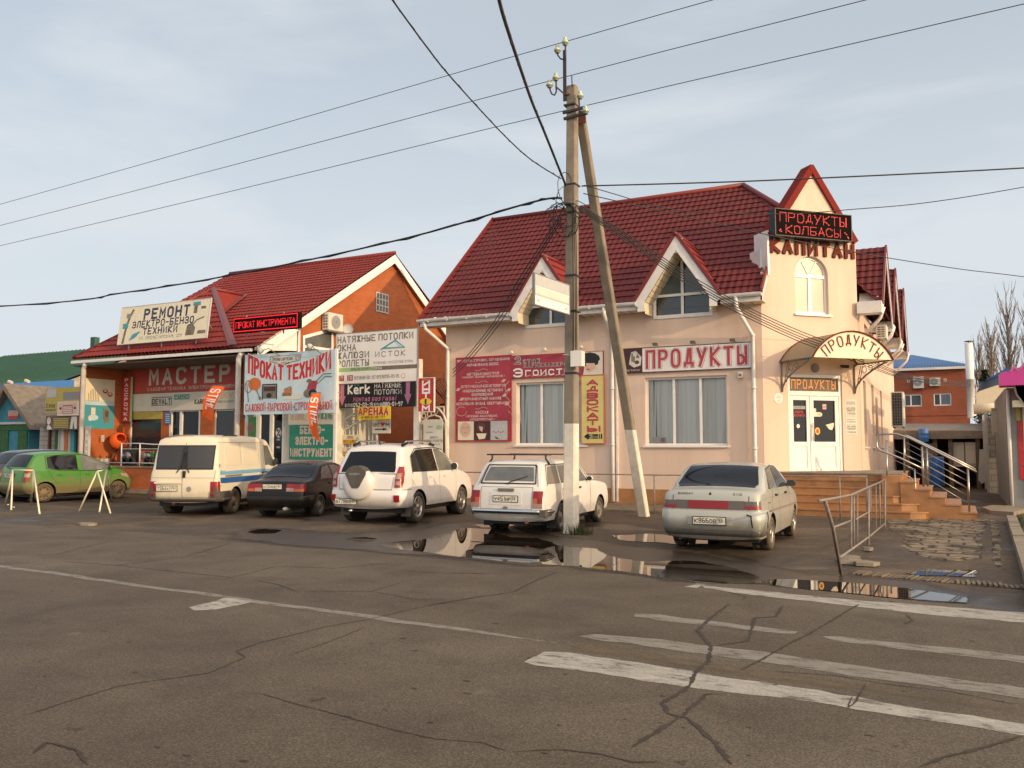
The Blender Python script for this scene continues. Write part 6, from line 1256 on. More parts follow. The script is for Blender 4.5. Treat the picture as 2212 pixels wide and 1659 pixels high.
text(m, fr, 'ИСТОК', w * .50, h * .50, h * .095, 'slate', w=w * .36, wt=.7, gap=2.6); text(m, fr, 'РУЛОННЫЕ И КАССЕТНЫЕ ШТОРЫ', w * .48, h * .36, h * .045, 'slate', w=w * .47, wt=.7); line(m, fr, [(w * .57, h * .64), (w * .74, h * .80), (w * .85, h * .655), (w * .60, h * .66)], .05, 'teal', .006); fpoly(m, fr, [(w * .74, h * .78), (w * .78, h * .68), (w * .83, h * .675)], .008, 'sky_print')
rect(m, fr, 0, w * .5, h * .24, h * .315, 'lime', .004); rect(m, fr, w * .47, w, h * .24, h * .315, 'slate', .005); text(m, fr, 'ВРЕМЯ МЕНЯТЬ', w * .20, h * .255, h * .045, 'slate', w=w * .26, wt=1.0, c=.008); text(m, fr, 'ОКНА', w * .48, h * .255, h * .045, 'white', w=w * .10, wt=1.0, c=.008)
for i, ch in enumerate('STIS'): rect(m, fr, w * (.0 + .056 * i), w * (.05 + .056 * i), h * .055, h * .165, 'crimson', .004); text(m, fr, ch, w * (.015 + .056 * i), h * .08, h * .06, 'white', w=w * .022, wt=1.2, c=.008)
text(m, fr, '8(918)08-00-197•8(918)095-09-05', w * .24, h * .075, h * .065, 'slate', w=w * .55, wt=.9); disc(m, fr, w * .84, h * .105, w * .025, h * .055, 'skin_print', .004); disc(m, fr, w * .84, h * .105, w * .017, h * .038, 'white', .008); m.build('lettering', sg)
sg, fr, w, h = gboard('ceiling_board', 'black board with white and pink lettering and two pink arrows above the gate', (727, 897, 822, 880), YB + .03, 'black'); m = MB()
text(m, fr, 'Kerk', w * .155, h * .55, h * .30, 'white', w=w * .27, wt=1.5); disc(m, fr, w * .245, h * .875, .045, .045, 'green_sign', .006); disc(m, fr, w * .285, h * .875, .045, .045, 'green_sign', .006)
text(m, fr, 'НАТЯЖНЫЕ', w * .495, h * .72, h * .17, 'white', w=w * .335, wt=.7); text(m, fr, 'ПОТОЛКИ', w * .495, h * .48, h * .17, 'white', w=w * .335, wt=.7); text(m, fr, 'Монтаж без газа!', w * .22, h * .25, h * .16, 'pink', w=w * .54, wt=1.1, slant=.2); text(m, fr, '8(918)', w * .115, h * .05, h * .11, 'white', w=w * .11, wt=.8); text(m, fr, '262-03-19', w * .23, h * .04, h * .14, 'white', w=w * .24, wt=1.1); text(m, fr, '8(918)', w * .49, h * .05, h * .11, 'white', w=w * .11, wt=.8); text(m, fr, '080-01-97', w * .605, h * .04, h * .14, 'white', w=w * .24, wt=1.1); m.build('lettering', sg); m = MB()
for x in (.075, .91): fpoly(m, fr, [(w * (x - .025), h * .90), (w * (x - .025), h * .45), (w * (x - .045), h * .45), (w * x, h * .08), (w * (x + .045), h * .45), (w * (x + .025), h * .45), (w * (x + .025), h * .90)], .006, 'pink')
m.build('arrow', sg)
sg, fr, w, h = gboard('rent_sign', 'yellow sign with red letters hung low under the black board', (772, 843, 878, 906), YB - .02, 'yellow'); m = MB()
for k, c, wt in (('white', .003, 2.2), ('red', .007, 1.6)): text(m, fr, 'АРЕНДА', w * .05, h * .38, h * .50, k, w=w * .88, wt=wt, c=c)
text(m, fr, '8-989-81-00-777', w * .14, h * .08, h * .18, 'maroon_letter', w=w * .70, wt=1.2); m.build('lettering', sg)
sg, fr, w, h = gboard('way_sign', 'small white sign with a heart and a black arrow on the gate bars', (804, 843, 906, 936), YG - .08, 'offwhite'); m = MB(); text(m, fr, 'ИНТ', w * .05, h * .50, h * .24, 'black', w=w * .36, wt=1.2); text(m, fr, 'М', w * .76, h * .50, h * .24, 'black', w=w * .18, wt=1.2); fpoly(m, fr, [(w * .58, h * .46), (w * .44, h * .70), (w * .50, h * .80), (w * .58, h * .74), (w * .66, h * .80), (w * .73, h * .70)], .006, 'red'); fpoly(m, fr, [(w * .15, h * .33), (w * .6, h * .33), (w * .6, h * .40), (w * .85, h * .29), (w * .6, h * .18), (w * .6, h * .25), (w * .15, h * .25)], .006, 'black'); m.build('lettering', sg)
for q, t1, t2, lab in (((741, 779, 939, 958), 'ОКНА', 'ДВЕРИ-ЖАЛЮЗИ', 'upper yellow pointer board on the gate bars'), ((741, 779, 966, 982), 'НАТЯЖНЫЕ', 'ПОТОЛКИ', 'lower yellow pointer board on the gate bars')):
    fr, w, h = board_at(YG - .07, *q); sg = sign('pointer_board', lab, fr, w, h, 'cream', .02, group='yellow pointers on the gate', shape=[(0, 0), (w * .85, 0), (w, h * .45), (w * .85, h), (0, h)]); m = MB(); rect(m, fr, 0, w * .84, 0, h * .45, 'yellow', .003); text(m, fr, t1, w * .25, h * .56, h * .28, 'maroon_letter', w=w * .33, wt=1.0, c=.007); text(m, fr, t2, w * .03, h * .10, h * .30, 'red', w=w * .70, wt=1.1, c=.007); disc(m, fr, w * .82, h * .5, w * .07, h * .22, 'lime', .008); m.build('lettering', sg)
sg, fr, w, h = gboard('heart_sign', 'narrow upright red sign with white letters and a yellow heart on the gate post', (903, 936.5, 817, 889), 22.1, 'red', edge='white', th=.06); m = MB()
for i, (ch, y) in enumerate((('И', .77), ('Н', .60), ('Т', .43), ('М', .04))): text(m, fr, ch, w * .30, h * y, h * .13, 'white', w=w * .42, wt=1.7)
disc(m, fr, w * .5, h * .30, w * .38, h * .10, 'yellow', .006); text(m, fr, 'I', w * .5, h * .245, h * .10, 'brown', w=w * .02, wt=1.6, c=.010); text(m, fr, 'МАГАЗИН', w * .25, h * .93, h * .03, 'yellow', w=w * .5, wt=1); m.build('lettering', sg)
sg, fr, w, h = gboard('crumpled_poster', 'crumpled pale vinyl poster about doors and blinds on the wicket', (914, 956, 906, 992), 22.45, 'offwhite', cat='poster', th=.015); m = MB()
for t, x0, x1, y, hh in (('ДВЕРИ', .36, .75, .52, .05), ('ЖАЛЮЗИ, РОЛЛЕТЫ', .06, .98, .44, .05), ('ОКНА', .38, .66, .25, .05), ('СТЕКЛОПАКЕТЫ', .2, .85, .36, .025), ('ЭКНА', .25, .5, .80, .035), ('В РАССРОЧКУ', .15, .5, .66, .03)): text(m, fr, t, w * x0, h * y, h * hh, 'slate', w=w * (x1 - x0), wt=1.0)
disc(m, fr, w * .8, h * .80, w * .15, h * .055, 'lime', .004); m.build('lettering', sg)
# ------------------------------------------------------------------ goods, railing and stands by the porch
t = thing('porch_railing', 'white pipe railing on the edge of the tool shop platform', 'railing', (-26, 20.9, .95)); YR = 20.98
cK = lambda x, y, Y=YR: atY(*S(x * .21097, 1200 + y * .21097), Y)
m = MB(); zt = cK(1690, 465).z; m.tube([cK(1690, 470), cK(1950, 470), (cK(2140, 485).x, YR, zt - .05), (-21.6, YR, zt - .05)], .022, 'gutter_white', 6); m.tube([cK(1690, 545), (-21.6, YR, cK(1690, 545).z)], .016, 'gutter_white', 6); m.tube([cK(1440, 735), (-21.6, YR, cK(1690, 740).z)], .018, 'gutter_white', 6); m.build('rail', t)
for x in (cK(1690, 500).x, cK(1945, 500).x, -22.9, -21.7): m = MB(); m.tube([(x, YR, .93), (x, YR, zt)], .025, 'gutter_white', 6); m.build('post', t)
mxr = thing('concrete_mixer', 'orange drum concrete mixer standing on the porch platform', 'concrete mixer', (-26.9, 21.6, .95)); c = cK(1590, 415, 21.7)
m = MB(); m.lathe([(.0, -.30), (.18, -.28), (.32, -.08), (.33, .05), (.20, .28), (.17, .30), (.16, .24)], 'orange_flag', c + Vector((.25, 0, -.05)), (.75, -.3, .35), 18); m.build('drum', mxr)
m = MB(); m.tube([c + Vector((-.35, .1, -.1)), c + Vector((-.75, .0, -.75)), (c.x - .9, 21.6, .97)], .03, 'maroon', 6); m.tube([c + Vector((.2, .0, -.3)), c + Vector((-.1, 0, -.9)), (c.x + .05, 21.6, .97)], .03, 'maroon', 6); m.tube([c + Vector((-.5 + .45 * cos(i * .5), 0, -.35 + .42 * sin(i * .5))) for i in range(13)], .025, 'maroon', 5); m.build('frame', mxr)
m = MB(); m.lathe([(.0, -.05), (.18, -.05), (.2, 0), (.18, .05), (0, .05)], 'rubber', (c.x - .9, 21.45, 1.15), (0, 1, 0), 14); m.build('wheel', mxr)
m = MB(); fr = Fr(c + Vector((-.18, -.43, -.08)), (1, 0, 0)); m.obox(fr.p(0, 0, 0), fr.u * .15, fr.v * .24, fr.n * -.01, 'white'); m.build('price_tag', mxr)
for i, (x, k, lab) in enumerate(((1350, 'yellow', 'yellow paint tin on the porch platform, leftmost of three tins'), (1425, 'cream', 'cream tin between two other tins on the porch platform'), (1480, 'offwhite', 'white tin nearest the mixer wheel on the porch platform'))):
    p = cK(x, 650, 21.2); m = MB(); m.lathe([(0, 0), (.10, 0), (.10, .24), (.09, .25), (0, .25)], k, (p.x, 21.2, .955), (0, 0, 1), 12); m.lathe([(.095, .25), (.1, .265), (.0, .262)], 'grey_light', (p.x, 21.2, .955), (0, 0, 1), 12); m.build('paint_tin', None, lab, 'tin', 'tins on the porch platform')
def engine(px, py, k, lab, nm, s=1.0):
    p = cK(px, py, 21.5); t = thing(nm, lab, 'machine', (p.x, 21.5, .955)); m = MB(); m.box(p.x - .25 * s, p.x + .25 * s, 21.3, 21.7, 1.08, 1.08 + .42 * s, k); m.lathe([(0, 0), (.14 * s, 0), (.15 * s, .05), (0, .06)], 'grey', (p.x, 21.29, 1.3), (0, -1, 0), 12); m.build('engine', t)
    m = MB(); m.tube([(p.x - .3 * s, 21.35, .97), (p.x - .3 * s, 21.35, 1.2 + .4 * s), (p.x + .3 * s, 21.35, 1.2 + .4 * s), (p.x + .3 * s, 21.35, .97)], .02, 'steel_dark', 6); m.build('frame', t)
    m = MB(); m.lathe([(.1, -.05), (.17, -.05), (.18, 0), (.17, .05), (.1, .05)], 'rubber', (p.x + .22 * s, 21.25, 1.13), (0, 1, 0), 14); m.build('wheel', t)
engine(1850, 640, 'steel_dark', 'dark petrol generator behind the porch railing post', 'generator', 1.1); engine(1780, 670, 'blue', 'blue motor pump behind the porch railing', 'motor_pump', .7); engine(2080, 640, 'orange', 'orange tiller standing near the white van', 'tiller', 1.0)
engine(2130, 560, 'green', 'green mower with raised handle behind the porch railing', 'lawn_mower', .9)
def stand(px, label):
    """folding pavement-sign frame without its panels: two leaning sides"""
    P = [gnd(*S(x * .21097, 1200 + y * .21097)) for x, y in px]; t = thing('sign_stand', label, 'stand', sum((p for p in P), Vector()) / 4, 'empty folding sign stands'); a, b, c, d = P
    H = 1.02; m1, m2 = (a + b) / 2 + Vector((0, 0, H)), (c + d) / 2 + Vector((0, 0, H))
    m1 = m1.lerp(m2, .12); m2 = m2.lerp(m1, .12)
    for p, q in ((a, m1), (b, m1), (c, m2), (d, m2)): m = MB(); m.tube([p, q], .022, 'cream', 6); m.build('leg', t)
    m = MB(); m.tube([m1, m2], .02, 'cream', 6); m.build('top_bar', t)
stand([(70, 1335), (155, 1395), (430, 1320), (550, 1450)], 'empty white folding sign stand by the rear of the green hatchback')
stand([(1095, 1412), (1535, 1442), (1380, 1425), (1555, 1275)], 'empty white folding sign stand beside the front wheel of the green hatchback')
rnd = random.Random(3)
for i, (x, y) in enumerate(((1215, 1610), (110, 1325), (190, 1360))):
    p = gnd(*S(x * .21097, 1200 + y * .21097)); a = .28 if i == 0 else .05; m = MB(); m.prism([(p.x + a * cos(t) * rnd.uniform(.8, 1.1), p.y + a * .5 * sin(t), .004) for t in (0, .9, 1.9, 2.8, 3.7, 4.6, 5.5)], (0, 0, .05 if i == 0 else .02), 'concrete' if i == 0 else 'offwhite'); m.build('litter_scrap', None, ('flat pale lump of rubble at the road edge left of the van', 'white litter scrap by the left leg of the first sign stand', 'white litter scrap between the legs of the first sign stand')[i], 'litter')
for i, (x, y, s) in enumerate(((380, 1330, .22), (400, 1345, .16), (370, 1355, .14), (490, 1365, .20), (500, 1275, .09))):
    p = gnd(*c5(x, y)); m = MB(); m.prism([(p.x + s * cos(t + i) * rnd.uniform(.7, 1.1), p.y + s * .8 * sin(t + i), .012) for t in (0, 1.2, 2.4, 3.6, 4.9)], (rnd.uniform(-.03, .03), 0, .05), 'concrete'); m.build('paving_chunk', None, ('largest broken paving chunk at the foot of the bent barrier', 'small paving chunk lying against the largest one by the barrier', 'paving chunk nearest the leaning barrier post', 'flat paving chunk alone between barrier and puddle', 'tiny paving chunk behind the bent barrier')[i], 'rubble', 'broken paving by the barrier')
# ------------------------------------------------------------------ cars
MUD = (0.15, 0.115, 0.07)
mat('paint_silver', (0.42, 0.43, 0.385), 0.32, coat=0.5, metal=0.15, dirt=(MUD, 0.42, 0.75))
mat('paint_white_old', (0.66, 0.65, 0.62), 0.35, coat=0.4, dirt=(MUD, 0.40, 0.6))
mat('paint_white', (0.68, 0.66, 0.63), 0.25, coat=0.6, dirt=(MUD, 0.32, 0.5))
mat('paint_van', (0.66, 0.61, 0.47), 0.4, coat=0.3, dirt=(MUD, 0.42, 0.6))
mat('paint_black', (0.006, 0.005, 0.005), 0.3, coat=0.3, spec=.3, dirt=((0.022, 0.017, 0.012), 0.5, 0.8))
mat('paint_green', (0.045, 0.20, 0.022), 0.3, coat=0.4, dirt=((0.15, 0.115, 0.055), 0.66, 1.0))
mat('paint_darkblue', (0.012, 0.012, 0.016), 0.25, coat=0.6)
mat('stripe_light', (0.14, 0.34, 0.52), 0.4)
mat('stripe_blue', (0.02, 0.10, 0.30), 0.4)

class Car:
    def __init__(s, name, label, paint, L, W, outline, zb, belt, tum, wheels, rw, r=.09, scale=.955, pos=(0, 0), phi=0, crown=.035, core=.55, taper=(.05, .10), arch=.055, rg=.06):
        s.L, s.W, s.paint, s.belt, s.r, s.crown, s.rw, s.rg = L, W, paint, belt, r, crown, rw, rg
        s.t = thing(name, label, 'car' if 'van' not in name else 'van', (pos[0], pos[1], 0), 'cars parked in front of the shops', radians(phi)); s.t.scale = (scale,) * 3
        s.tum = tum; s.roof = max(z for y, z in outline); s.taper = taper
        # resample outline with softened corners
        pts = [Vector(p) for p in outline]
        for _ in range(2):
            q = [pts[0]]
            for i in range(1, len(pts) - 1):
                a, p, b = pts[i - 1], pts[i], pts[i + 1]; k1 = min(.22, .05 / max(.01, (a - p).length) if 0 else .22); q += [p.lerp(a, k1), p.lerp(b, .22)]
            pts = q + [pts[-1]]
        out = []
        for a, b in zip(pts, pts[1:]):
            n = max(1, int((b - a).length / .055)); out += [a.lerp(b, i / n) for i in range(n)]
        out.append(pts[-1]); s.up = np.array([(p.x, p.y) for p in out]); nu = len(out)
        e, f = out[-1], out[0]; nb = int(abs(e.x - f.x) / .09)
        bot = [(e.x + (f.x - e.x) * i / nb, e.y + (f.y - e.y) * i / nb - (0.0)) for i in range(1, nb)]
        loop = np.array([(p.x, p.y) for p in out] + bot); s.loop = loop
        # body
        n = len(loop); c0, c1 = .55, L - .6; K = [0, .03, .08, .14, .22, .32, .45, .6, .78, 1]
        def core_pt(p): return np.array([min(max(p[0], c0), c1), core])
        vs = []; fs = []; K2 = len(K); AC = 6; idx = {}
        for side in (1, -1):
            for k, t in enumerate(K):
                for i, p in enumerate(loop):
                    q = p * (1 - t) + core_pt(p) * t; x = s.hw(q[0], q[1]); idx[side, k, i] = len(vs); vs.append((side * x, q[0], q[1]))
        for side in (1, -1):
            for k in range(K2 - 1):
                for i in range(n):
                    j = (i + 1) % n; f4 = (idx[side, k, i], idx[side, k, j], idx[side, k + 1, j], idx[side, k + 1, i]); fs.append(f4 if side < 0 else f4[::-1])
        nrm = s.normals(loop); acr = {}
        for i, p in enumerate(loop):
            xe = vs[idx[1, 0, i]][0]
            for a in range(1, AC):
                u = 1 - 2 * a / AC; cr_ = s.crown * (1 - u * u) if i < nu else 0; acr[i, a] = len(vs); vs.append((xe * u, p[0] + nrm[i][0] * cr_, p[1] + nrm[i][1] * cr_))
            acr[i, 0] = idx[1, 0, i]; acr[i, AC] = idx[-1, 0, i]
        fm = [0] * len(fs)
        for i in range(n):
            j = (i + 1) % n
            for a in range(AC): fs.append((acr[i, a], acr[j, a], acr[j, a + 1], acr[i, a + 1])); fm.append(0 if i < nu - 1 else 1)
        me = bpy.data.meshes.new('body'); me.from_pydata(vs, [], fs); me.materials.append(M[paint]); me.materials.append(M['black']); me.polygons.foreach_set('material_index', fm)
        b = bmesh.new(); b.from_mesh(me); bmesh.ops.remove_doubles(b, verts=b.verts, dist=.002); bmesh.ops.dissolve_degenerate(b, edges=b.edges, dist=.001); bmesh.ops.recalc_face_normals(b, faces=b.faces); b.to_mesh(me); b.free()
        b = bmesh.new(); b.from_mesh(me); ra = rw + arch; nn = 22; xi = W / 2 - .30
        for y in wheels:      # open the wheel arches and line them
            for i in range(nn):
                a = 2 * pi * (i + .5) / nn; near = [f for f in b.faces if (lambda c: hypot(c.y - y, c.z - rw) < ra * 1.9 and abs(c.x) > W * .2)(f.calc_center_median())]
                ge = set(near); [ge.update(f.edges) for f in near]; [ge.update(f.verts) for f in near]
                bmesh.ops.bisect_plane(b, geom=list(ge), plane_co=(0, y + ra * cos(pi / nn) * cos(a), rw + ra * cos(pi / nn) * sin(a)), plane_no=(0, cos(a), sin(a)))
            def inside(c): return all((c.y - y) * cos(2 * pi * (i + .5) / nn) + (c.z - rw) * sin(2 * pi * (i + .5) / nn) < ra * cos(pi / nn) + 1e-5 for i in range(nn))
            bmesh.ops.delete(b, geom=[f for f in b.faces if abs(f.calc_center_median().x) > W * .2 and inside(f.calc_center_median())], context='FACES')
            for sg in (-1, 1):
                lin = MB(); pr = [(y + ra * cos(2 * pi * i / nn), rw + ra * sin(2 * pi * i / nn)) for i in range(nn + 1)]; o_ = [(sg * (s.hw(p, max(q, .2)) + .001), p, q) for p, q in pr]; n_ = [(sg * xi, p, q) for p, q in pr]
                for k in range(nn):
                    if pr[k][1] > outline[0][1] - .06: lin.face([o_[k], o_[k + 1], n_[k + 1], n_[k]], 'black')
                lin.face(n_[:-1], 'black'); lin.build('wheel_well', s.t, local=True)
        b.to_mesh(me); b.free(); bo = bpy.data.objects.new('body', me); COL.objects.link(bo)
        bo.data.polygons.foreach_set('use_smooth', [True] * len(bo.data.polygons)); bo.data.set_sharp_from_angle(angle=radians(38)); bo.parent = s.t; s.body = bo
        s.wheels = wheels
    def normals(s, loop):
        n = len(loop); r = []
        for i in range(n):
            d = loop[(i + 1) % n] - loop[i - 1]; l = hypot(*d) or 1; r.append((-d[1] / l, d[0] / l))
        return r
    def w0(s, y, z):
        g = [(0, .92), (.25, .95), (.45, 1.0), (.62, 1.0), (s.belt, .965), (s.belt + .04, .94), (s.roof, .94 - s.tum)]
        v = g[-1][1]
        for (a, va), (b, vb) in zip(g, g[1:]):
            if z <= b: v = va + (vb - va) * max(0, (z - a)) / (b - a); break
        tr, tf = s.taper; e = 1 - tr * max(0, (1.1 - y) / 1.1) ** 2 - tf * max(0, (y - (s.L - 1.2)) / 1.2) ** 2
        return s.W / 2 * v * e
    def hw(s, y, z):
        d = np.sqrt(((s.up - np.array([y, z])) ** 2).sum(1)).min(); r = s.rg if z > s.belt + .1 else s.r
        if d < r: q = 1 - d / r; dr = r * (1 - sqrt(max(0, 1 - q * q)))
        else: dr = 0
        return s.w0(y, z) - dr
    def sp(s, side, y, z, off=0.): return Vector((side * (s.hw(y, z) + off), y, z))
    def yr(s, z):
        u = s.up[:len(s.up) // 2]; k = int(np.argmax(u[:, 1] >= z)) ; k = max(1, k); a, b = u[k - 1], u[k]; t = 0 if b[1] == a[1] else (z - a[1]) / (b[1] - a[1]); return a[0] + (b[0] - a[0]) * min(1, max(0, t))
    def rp(s, x, z, off=0.):
        y = s.yr(z); r = s.rg if z > s.belt + .1 else s.r; we = s.w0(y, z) - r; ax = abs(x); sg = 1 if x >= 0 else -1
        if ax <= we: return Vector((x, y - s.crown * (1 - (ax / we) ** 2) - off, z))
        q = min(1, (ax - we) / r); th = math.asin(q); return Vector((sg * (we + (r + off) * sin(th)), y + r - (r + off) * cos(th), z))
    def patch(s, mb, P, n, m, off, k, smooth=True, back=.03):
        rows = [[P(i / n, j / m, off) for i in range(n + 1)] for j in range(m + 1)]; mb.grid(rows, k, smooth)
        edge = [(i / n, 0) for i in range(n)] + [(1, j / m) for j in range(m)] + [(1 - i / n, 1) for i in range(n)] + [(0, 1 - j / m) for j in range(m)]
        for a, b in zip(edge, edge[1:] + edge[:1]): mb.face([P(*b, off), P(*a, off), P(*a, -back), P(*b, -back)], k)
    def rear(s, name, x0, x1, z0, z1, k, off=.012, mb=None, n=8, m=4, label=None):
        own = mb is None; mb = mb or MB(); f = (lambda u, v, o: s.rp((x0(v) if callable(x0) else x0) * (1 - u) + (x1(v) if callable(x1) else x1) * u, z0 + (z1 - z0) * v, o)); s.patch(mb, f, n, m, off, k)
        if own: return mb.build(name, s.t, local=True, label=label)
    def side(s, name, bot, top, k, off=.008, sides=(1, -1), mb=None, n=10, m=5):
        """panel between two (y, z) lines on the flank"""
        def ev(pl, t):
            t *= len(pl) - 1; i = min(int(t), len(pl) - 2); f = t - i; return (pl[i][0] + (pl[i + 1][0] - pl[i][0]) * f, pl[i][1] + (pl[i + 1][1] - pl[i][1]) * f)
        for sd_ in sides:
            own = mb is None; m_ = mb or MB()
            def f(u, v, o):
                a, b = ev(bot, u), ev(top, u); return s.sp(sd_, a[0] + (b[0] - a[0]) * v, a[1] + (b[1] - a[1]) * v, o)
            s.patch(m_, f, n, m, off, k)
            if own: m_.build(name, s.t, local=True)
    def over(s, name, y0, y1, front, k, inset=.07, off=.008, label=None):
        """glass laid on the outline between two heights: rear window or windscreen"""
        u = s.up; h = len(u); ar = np.arange(h); sel = [i for i in ar if (u[i, 0] > s.L * .5) == front and y0 <= u[i, 1] <= y1]; nr = s.normals(s.loop); m = MB(); rows = []
        for i in sel:
            xe = s.hw(u[i, 0], u[i, 1]) - inset; row = []
            for a in range(9):
                t = -1 + a / 4; c = s.crown * (1 - (t * xe / (xe + inset)) ** 2) + off; row.append((xe * t, u[i, 0] + nr[i][0] * c, u[i, 1] + nr[i][1] * c))
            rows.append(row)
        m.grid(rows, k); return m.build(name, s.t, local=True, label=label), rows
    def band(s, name, z0, z1, wrap, off, k, label=None):
        ns = 26; zs = [(z0, -.02), (z0 + .015, off * .8), (z0 + (z1 - z0) * .5, off), (z1 - .015, off * .85), (z1, -.02)]; rows = []
        for z, o in zs:
            y = s.yr(z); r = s.r; we = s.w0(y, z); row = []
            for i in range(5): row.append(Vector((-(s.w0(wrap, z) + o), wrap + (r + y - wrap) * i / 5, z)))
            for i in range(ns + 1):
                x = -we + 2 * we * i / ns; row.append(s.rp(x, z, o))
            for i in range(5): row.append(Vector((s.w0(wrap, z) + o, r + y + (wrap - r - y) * (i + 1) / 5, z)))
            rows.append(row)
        m = MB(); m.grid(rows, k); return m.build(name, s.t, local=True, label=label)
    def sline(s, pts, wd=.012, k='black', mb=None, sides=(1, -1)):
        for sd_ in sides:
            q = []
            for a, b in zip(pts, pts[1:]):
                n = max(1, int(hypot(b[0] - a[0], b[1] - a[1]) / .06)); q += [(a[0] + (b[0] - a[0]) * i / n, a[1] + (b[1] - a[1]) * i / n) for i in range(n)]
            q.append(pts[-1]); brush(mb, lambda a, b, c: s.sp(sd_, a, b, c), q, wd / 2, k, .004)
    def rline(s, pts, wd=.012, k='black', mb=None):
        q = []
        for a, b in zip(pts, pts[1:]):
            n = max(1, int(hypot(b[0] - a[0], b[1] - a[1]) / .06)); q += [(a[0] + (b[0] - a[0]) * i / n, a[1] + (b[1] - a[1]) * i / n) for i in range(n)]
        q.append(pts[-1]); brush(mb, lambda a, b, c: s.rp(a, b, c), q, wd / 2, k, .004)
    def wheel(s, tyre='tyre', rim='rim_steel', spokes=0, wd=.19, rr=None):
        rr = rr or s.rw * .66
        for y in s.wheels:
            for sg in (-1, 1):
                X = sg * (s.W / 2 - .02 - wd / 2); m = MB(); o = (X, y, s.rw); ax = (sg, 0, 0); h = wd / 2
                m.lathe([(rr, -h), (s.rw - .025, -h), (s.rw, -h + .03), (s.rw, h - .03), (s.rw - .025, h), (rr + .02, h), (rr, h - .02), (rr, -h)], tyre, o, ax, 26); w = m.build('wheel', s.t, local=True)
                m = MB()
                if spokes:
                    m.lathe([(rr, h - .02), (rr - .02, h - .012), (rr - .035, h - .06), (0, h - .07)], 'black', o, ax, 24); m.lathe([(rr, h - .02), (rr - .01, h - .006), (rr - .035, h - .02), (rr - .04, h - .06)], rim, o, ax, 24)
                    for i in range(spokes):
                        t = 2 * pi * i / spokes + .3; d = Vector((0, cos(t), sin(t))); e = Vector((0, -sin(t), cos(t))); b0 = Vector(o) + Vector((sg * (h - .055), 0, 0)); wv = .055 if spokes < 6 else .042
                        m.obox(b0 + d * .03 - e * wv * .75, d * (rr - .055), e * wv * 1.5, Vector((sg * .035, 0, 0)), rim)
                    m.lathe([(.06, h - .03), (.05, h - .012), (0, h - .01)], rim, o, ax, 14)
                else:
                    m.lathe([(rr, h - .02), (rr - .015, h - .012), (rr - .03, h - .05), (rr * .62, h - .062), (rr * .5, h - .03), (rr * .28, h - .022), (rr * .22, h - .002), (0, h)], rim, o, ax, 22)
                    for i in range(8): t = 2 * pi * i / 8; p = Vector(o) + Vector((sg * (h - .052), rr * .78 * cos(t), rr * .78 * sin(t))); m.lathe([(.028, 0), (0, .004)], 'black', p, ax, 8)
                m.build('rim', w, local=True)
    def plate(s, x, z, txt, reg, wd=.52, ht=.112, off=.02):
        c = s.rp(x, z, off); fr = Fr(c + Vector((-wd / 2, 0, -ht / 2)), (1, 0, 0)); m = MB(); fbox(m, fr, -.012, wd + .012, -.012, ht + .012, -.012, 0, 'black'); rect(m, fr, 0, wd, 0, ht, 'plate_white', .003); p = m.build('license_plate', s.t, local=True)
        m = MB(); line(m, fr, [(wd * .745, .004), (wd * .745, ht - .004)], .006, 'black', .006)
        text(m, fr, txt[0], wd * .05, ht * .2, ht * .50, 'black', w=wd * .09, wt=1.0, c=.006); text(m, fr, txt[1:4], wd * .18, ht * .2, ht * .66, 'black', w=wd * .30, wt=.95, c=.006); text(m, fr, txt[4:], wd * .52, ht * .2, ht * .50, 'black', w=wd * .19, wt=1.0, c=.006); text(m, fr, reg, wd * .78, ht * .36, ht * .50, 'black', w=wd * (.17 if len(reg) > 2 else .13), wt=1.0, c=.006); m.build('lettering', p, local=True); return p
    def box(s, name, x0, x1, y0, y1, z0, z1, k, par=None): m = MB(); m.box(x0, x1, y0, y1, z0, z1, k); return m.build(name, par or s.t, local=True)
    def tube(s, name, pts, r, k, par=None): m = MB(); m.tube(pts, r, k, 7); return m.build(name, par or s.t, local=True)
    def mirror(s, y, z, k='black', sz=(.10, .17, .12)):
        for sg in (-1, 1):
            x = sg * (s.hw(y, z) + .10); m = MB(); c = Vector((x, y, z)); n = 8; rows = []
            for dy, sc in ((-.045, .92), (-.03, 1.0), (.02, .95), (.06, .65), (.075, .1)): rows.append([c + Vector((sz[1] * .5 * sc * cos(2 * pi * i / 12) * (1.0 if abs(cos(2 * pi * i / 12)) > .7 else 1.1), dy, sz[2] * .5 * sc * sin(2 * pi * i / 12) * 1.05)) for i in range(13)])
            m.grid(rows, k); m.obox((x - sg * .12 - .01, y, z - .045), (sg * .1, 0, 0), (0, .05, 0), (0, 0, .03), 'black'); o = m.build('side_mirror', s.t, local=True); g = MB(); g.face([rows[0][i] + Vector((0, .004, 0)) for i in range(12)], 'tint_grey'); g.build('mirror_glass', o, local=True)
    def handles(s, ys, z, k='black'):
        for y in ys:
            for sg in (-1, 1):
                m = MB(); x = s.hw(y, z); m.obox((sg * (x - .01), y, z), (sg * .035, 0, 0), (0, .14, 0), (0, 0, .035), k); m.build('door_handle', s.t, local=True)

